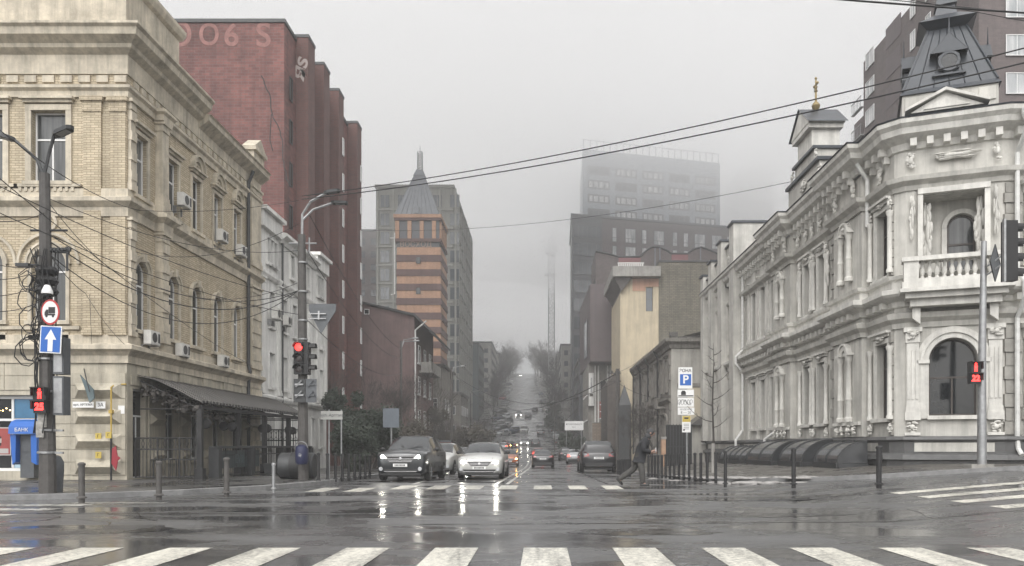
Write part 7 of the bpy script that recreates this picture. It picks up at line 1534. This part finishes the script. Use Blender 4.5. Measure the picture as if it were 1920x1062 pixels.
T.tube(tk, [.06, .05, .045, .038, .028, .018, .008], 7)
for k in range(15):
    z = 1.9 + k * .23; a = k * 2.4 + rn.uniform(-.4, .4); L_ = 1.35 * (1 - k / 19) * rn.uniform(.7, 1.15); p = Vector((.03 * math.sin(z * 1.7), .02 * math.cos(z * 2), z)); pts = [p]
    for q in range(4): p = p + Vector((math.cos(a), math.sin(a), .25 + .28 * q)).normalized() * L_ / 4; a += rn.uniform(-.3, .3); pts.append(p)
    Cw.tube(pts, [.02, .016, .012, .009, .005], 4)
    for q in (1, 2, 3): Cw.tube([pts[q], pts[q] + Vector((math.cos(a + 1.2 * (-1) ** q), math.sin(a + 1.2 * (-1) ** q), .6)).normalized() * L_ * .38], [.008, .004], 3)
t = thing('young_tree', 'young bare tree with pale wrapped trunk before the palace wing', 'tree', gp(1337, 33)); t.location = gp(1337, 33); t.location.z += .1; ORG[t.name] = Vector((0, 0, 0)); T.build('trunk', BARK, t, smooth='all'); Cw.build('crown', TWIG, t, smooth='all'); b = MB(); b.tube([(0, 0, 0), (.0, 0, 1.25)], [.085, .08], 8); b.build('wrapping', CONC, t)
def shrub(name, label, c, rx, ry, z0, z1, n, seed, mt=LEAF, size=(.05, .12)):
    rn = random.Random(seed); b = MB(); st = MB(); cen_ = [(rn.uniform(-1, 1) * rx, rn.uniform(-1, 1) * ry, rn.uniform(z0 + .2 * (z1 - z0), z1), rn.uniform(.25, .5)) for _ in range(22)]
    for k in range(n):
        cx, cy_, cz, r = rn.choice(cen_); d = Vector((rn.gauss(0, 1), rn.gauss(0, 1), rn.gauss(0, 1))).normalized() * r * rn.uniform(.4, 1.2) * max(rx, 1); p = Vector((c[0] + cx, c[1] + cy_, cz)) + d * Vector((1, 1, 1.1)).length * .55
        if p.z < z0: continue
        s = rn.uniform(*size); u = Vector((rn.gauss(0, 1), rn.gauss(0, 1), rn.gauss(-.3, .8))).normalized(); v = u.orthogonal().normalized() * s * .45; u *= s
        b.poly([p - u, p + v, p + u, p - v])
    t = thing(name, label, 'shrub', (c[0], c[1], z0)); b.build('foliage', mt, t)
    for k in range(5): a = cen_[k]; st.tube([(c[0] + a[0] * .2, c[1] + a[1] * .2, z0 - .3), (c[0] + a[0] * .6, c[1] + a[1] * .6, (z0 + a[2]) / 2), (c[0] + a[0], c[1] + a[1], a[2])], [.08, .05, .02], 5)
    st.build('stem', BARK, t); return t
def sh(px, Y): return (gx(px, Y), Y)
shrub('evergreen_shrub', 'tall dark evergreen shrub beside the red brick block', sh(652, 50), 1.1, 1.2, .0, 4.6, 8000, 1)
shrub('evergreen_shrub', 'wide dark evergreen thicket behind the left bollards', sh(690, 47), 1.5, 1.4, .0, 3.2, 9000, 2)
shrub('evergreen_shrub', 'low dark shrub at the foot of the evergreen thicket', sh(662, 42), 1.0, .8, .0, 2.2, 6000, 3)
DRYL = mat('dry_brown_foliage', (.075, .066, .05), .8, var=.5, vs=2)
shrub('dry_shrub', 'tall dry brown thicket behind the dark SUV', sh(735, 58), 2.2, 1.6, -.2, 3.0, 7000, 4, DRYL, (.05, .13)); shrub('dry_shrub', 'dry brown ivy mass over the low pale house', sh(800, 90), 2.2, 1.5, -.4, 5.2, 10000, 5, DRYL, (.06, .15)); shrub('dry_shrub', 'dark scrub along the left pavement behind the silver hatchback', sh(868, 95), 1.8, 3, -.5, 3.0, 3600, 6, DRYL, (.12, .26)); shrub('dry_shrub', 'grey brown scrub at the foot of the left hill', sh(897, 130), 2.4, 4, -.2, 3.4, 4200, 7, DRYL, (.14, .3)); shrub('evergreen_shrub', 'dark evergreens massed right of the road below the high-rise', sh(1045, 190), 2.2, 5, 3, 11, 4200, 8, LEAF, (.2, .4)); shrub('evergreen_shrub', 'dark evergreen hedge behind the white banner', sh(1080, 118), 2, 3, -.6, 2.8, 3000, 9, LEAF, (.14, .3))

# ------------------------------------------------------------------ overhead wires
def wire(label, a, b_, sag=.3, r=.014, n=22, group=None):
    r *= .78
    a, b_ = Vector(a), Vector(b_); b = MB()
    b.tube([a.lerp(b_, k / n) - Vector((0, 0, sag * 4 * (k / n) * (1 - k / n))) for k in range(n + 1)], r, 5); return tag(b.build('overhead_wire', WIRE), label, 'wire', group)
P = lambda px, py, Y: tuple(pt(px, py, Y))
sp = P(566, 372, 27.7)
wire('upper of two long wires slanting across the sky to the right', P(566, 368, 27.7), P(2700, -118, 13), .5, .02); wire('lower of two long wires slanting across the sky to the right', P(566, 374, 27.7), P(2700, -78, 13), .5, .022)
wire('thick black cable crossing the top right corner', P(300, -140, 14), P(2700, 62, 14), .3, .022); wire('thin wire above the thick cable at the top right', P(400, -150, 18), P(2700, 92, 18), .2, .012); wire('thin wire passing the turret tip at the top right', P(500, -250, 16), P(2700, 172, 16), .2, .01)
wire('thin faint wire far across the street in the fog', P(700, 432, 75), P(1560, 325, 45), 1.0, .02)
wire('cable looping low over the far road', P(884, 735, 140), P(1157, 700, 60), 3.0, .05); wire('thin cable from the far left lamp to the right pole', P(847, 700, 72), P(1157, 715, 60), 2.2, .02)
lp = (LP.x, 19.7)
wl = [((-60, 195, 16), (262, 395, 28), 'wire from the upper left falling past the left lamp heads'), ((-60, 285, 16), (480, 690, 40), 'wire under the left lamp falling along the cream facade'), ((-60, 320, 17), (560, 560, 27.7), 'upper wire from the left edge to the dark signal pole'), ((-60, 372, 17), (560, 590, 27.7), 'middle thick wire from the left edge to the dark signal pole')]
for a, c, lab in wl: wire(lab, P(*a), P(*c), .35, .014)
for (a, lab, sg, r) in (((90, 372), 'top wire between the left pole and the dark signal pole', .5, .012), ((92, 440), 'bundle wire from left pole crossarm to the dark pole', .9, .016), ((96, 455), 'second crossarm wire from left pole to the dark pole', 1.1, .02), ((95, 480), 'lowest sagging cable from left pole to the dark pole', 1.4, .016)):
    wire(lab, P(a[0], a[1], 19.7), P(560, 545 if a[1] > 400 else 470, 27.7), sg, r)
wire('wire from the left pole to the cream facade corner', P(95, 385, 19.7), P(232, 520, 27.4), .2, .012); wire('wire drooping from the left pole to the bracket above the name plate', P(95, 480, 19.7), P(160, 550, 27.3), .1, .014); wire('wire running down the cream corner to the ledge', P(160, 550, 27.35), P(240, 652, 27.3), .15, .01); wire('wire hanging straight down beside the corner ledge', P(168, 552, 27.35), P(172, 645, 27.4), .02, .009)
for i, (y0, y1, lab) in enumerate(((470, 495, 'highest of the wires leaving the left edge to the lamp pole'), (515, 500, 'second of the wires leaving the left edge to the lamp pole'), (548, 527, 'third of the wires leaving the left edge to the lamp pole'), (400, 398, 'nearly level wire at the left edge joining the pole bracket'), (575, 560, 'lowest of the wires leaving the left edge to the lamp pole'))): wire(lab, P(-70, y0, 16), P(86, y1, 19.7), .2, .011)
wire('wire along the cream facade upper windows to the dark pole', P(240, 393, 28), P(560, 376, 27.7), .2, .012); wire('wire sagging along the cream facade below upper windows', P(240, 470, 28), P(560, 420, 27.7), .6, .012); wire('wire hanging low in front of the white building', P(300, 540, 29), P(560, 530, 27.7), .5, .012)
wire('upper wire from dark pole down to the far left lamp', P(576, 395, 27.7), P(752, 655, 62), .8, .018); wire('lower wire from dark pole down to the far left lamp', P(576, 600, 27.7), P(752, 700, 62), .8, .018); wire('third wire from dark pole to the left street trees', P(576, 470, 27.7), P(752, 672, 62), .9, .016)
wire('wire from the right utility pole to the old house', P(1150, 700, 60), P(1215, 660, 66), .3, .02); wire('second wire from the right utility pole to the old house', P(1150, 712, 60), P(1258, 745, 61), .5, .02)
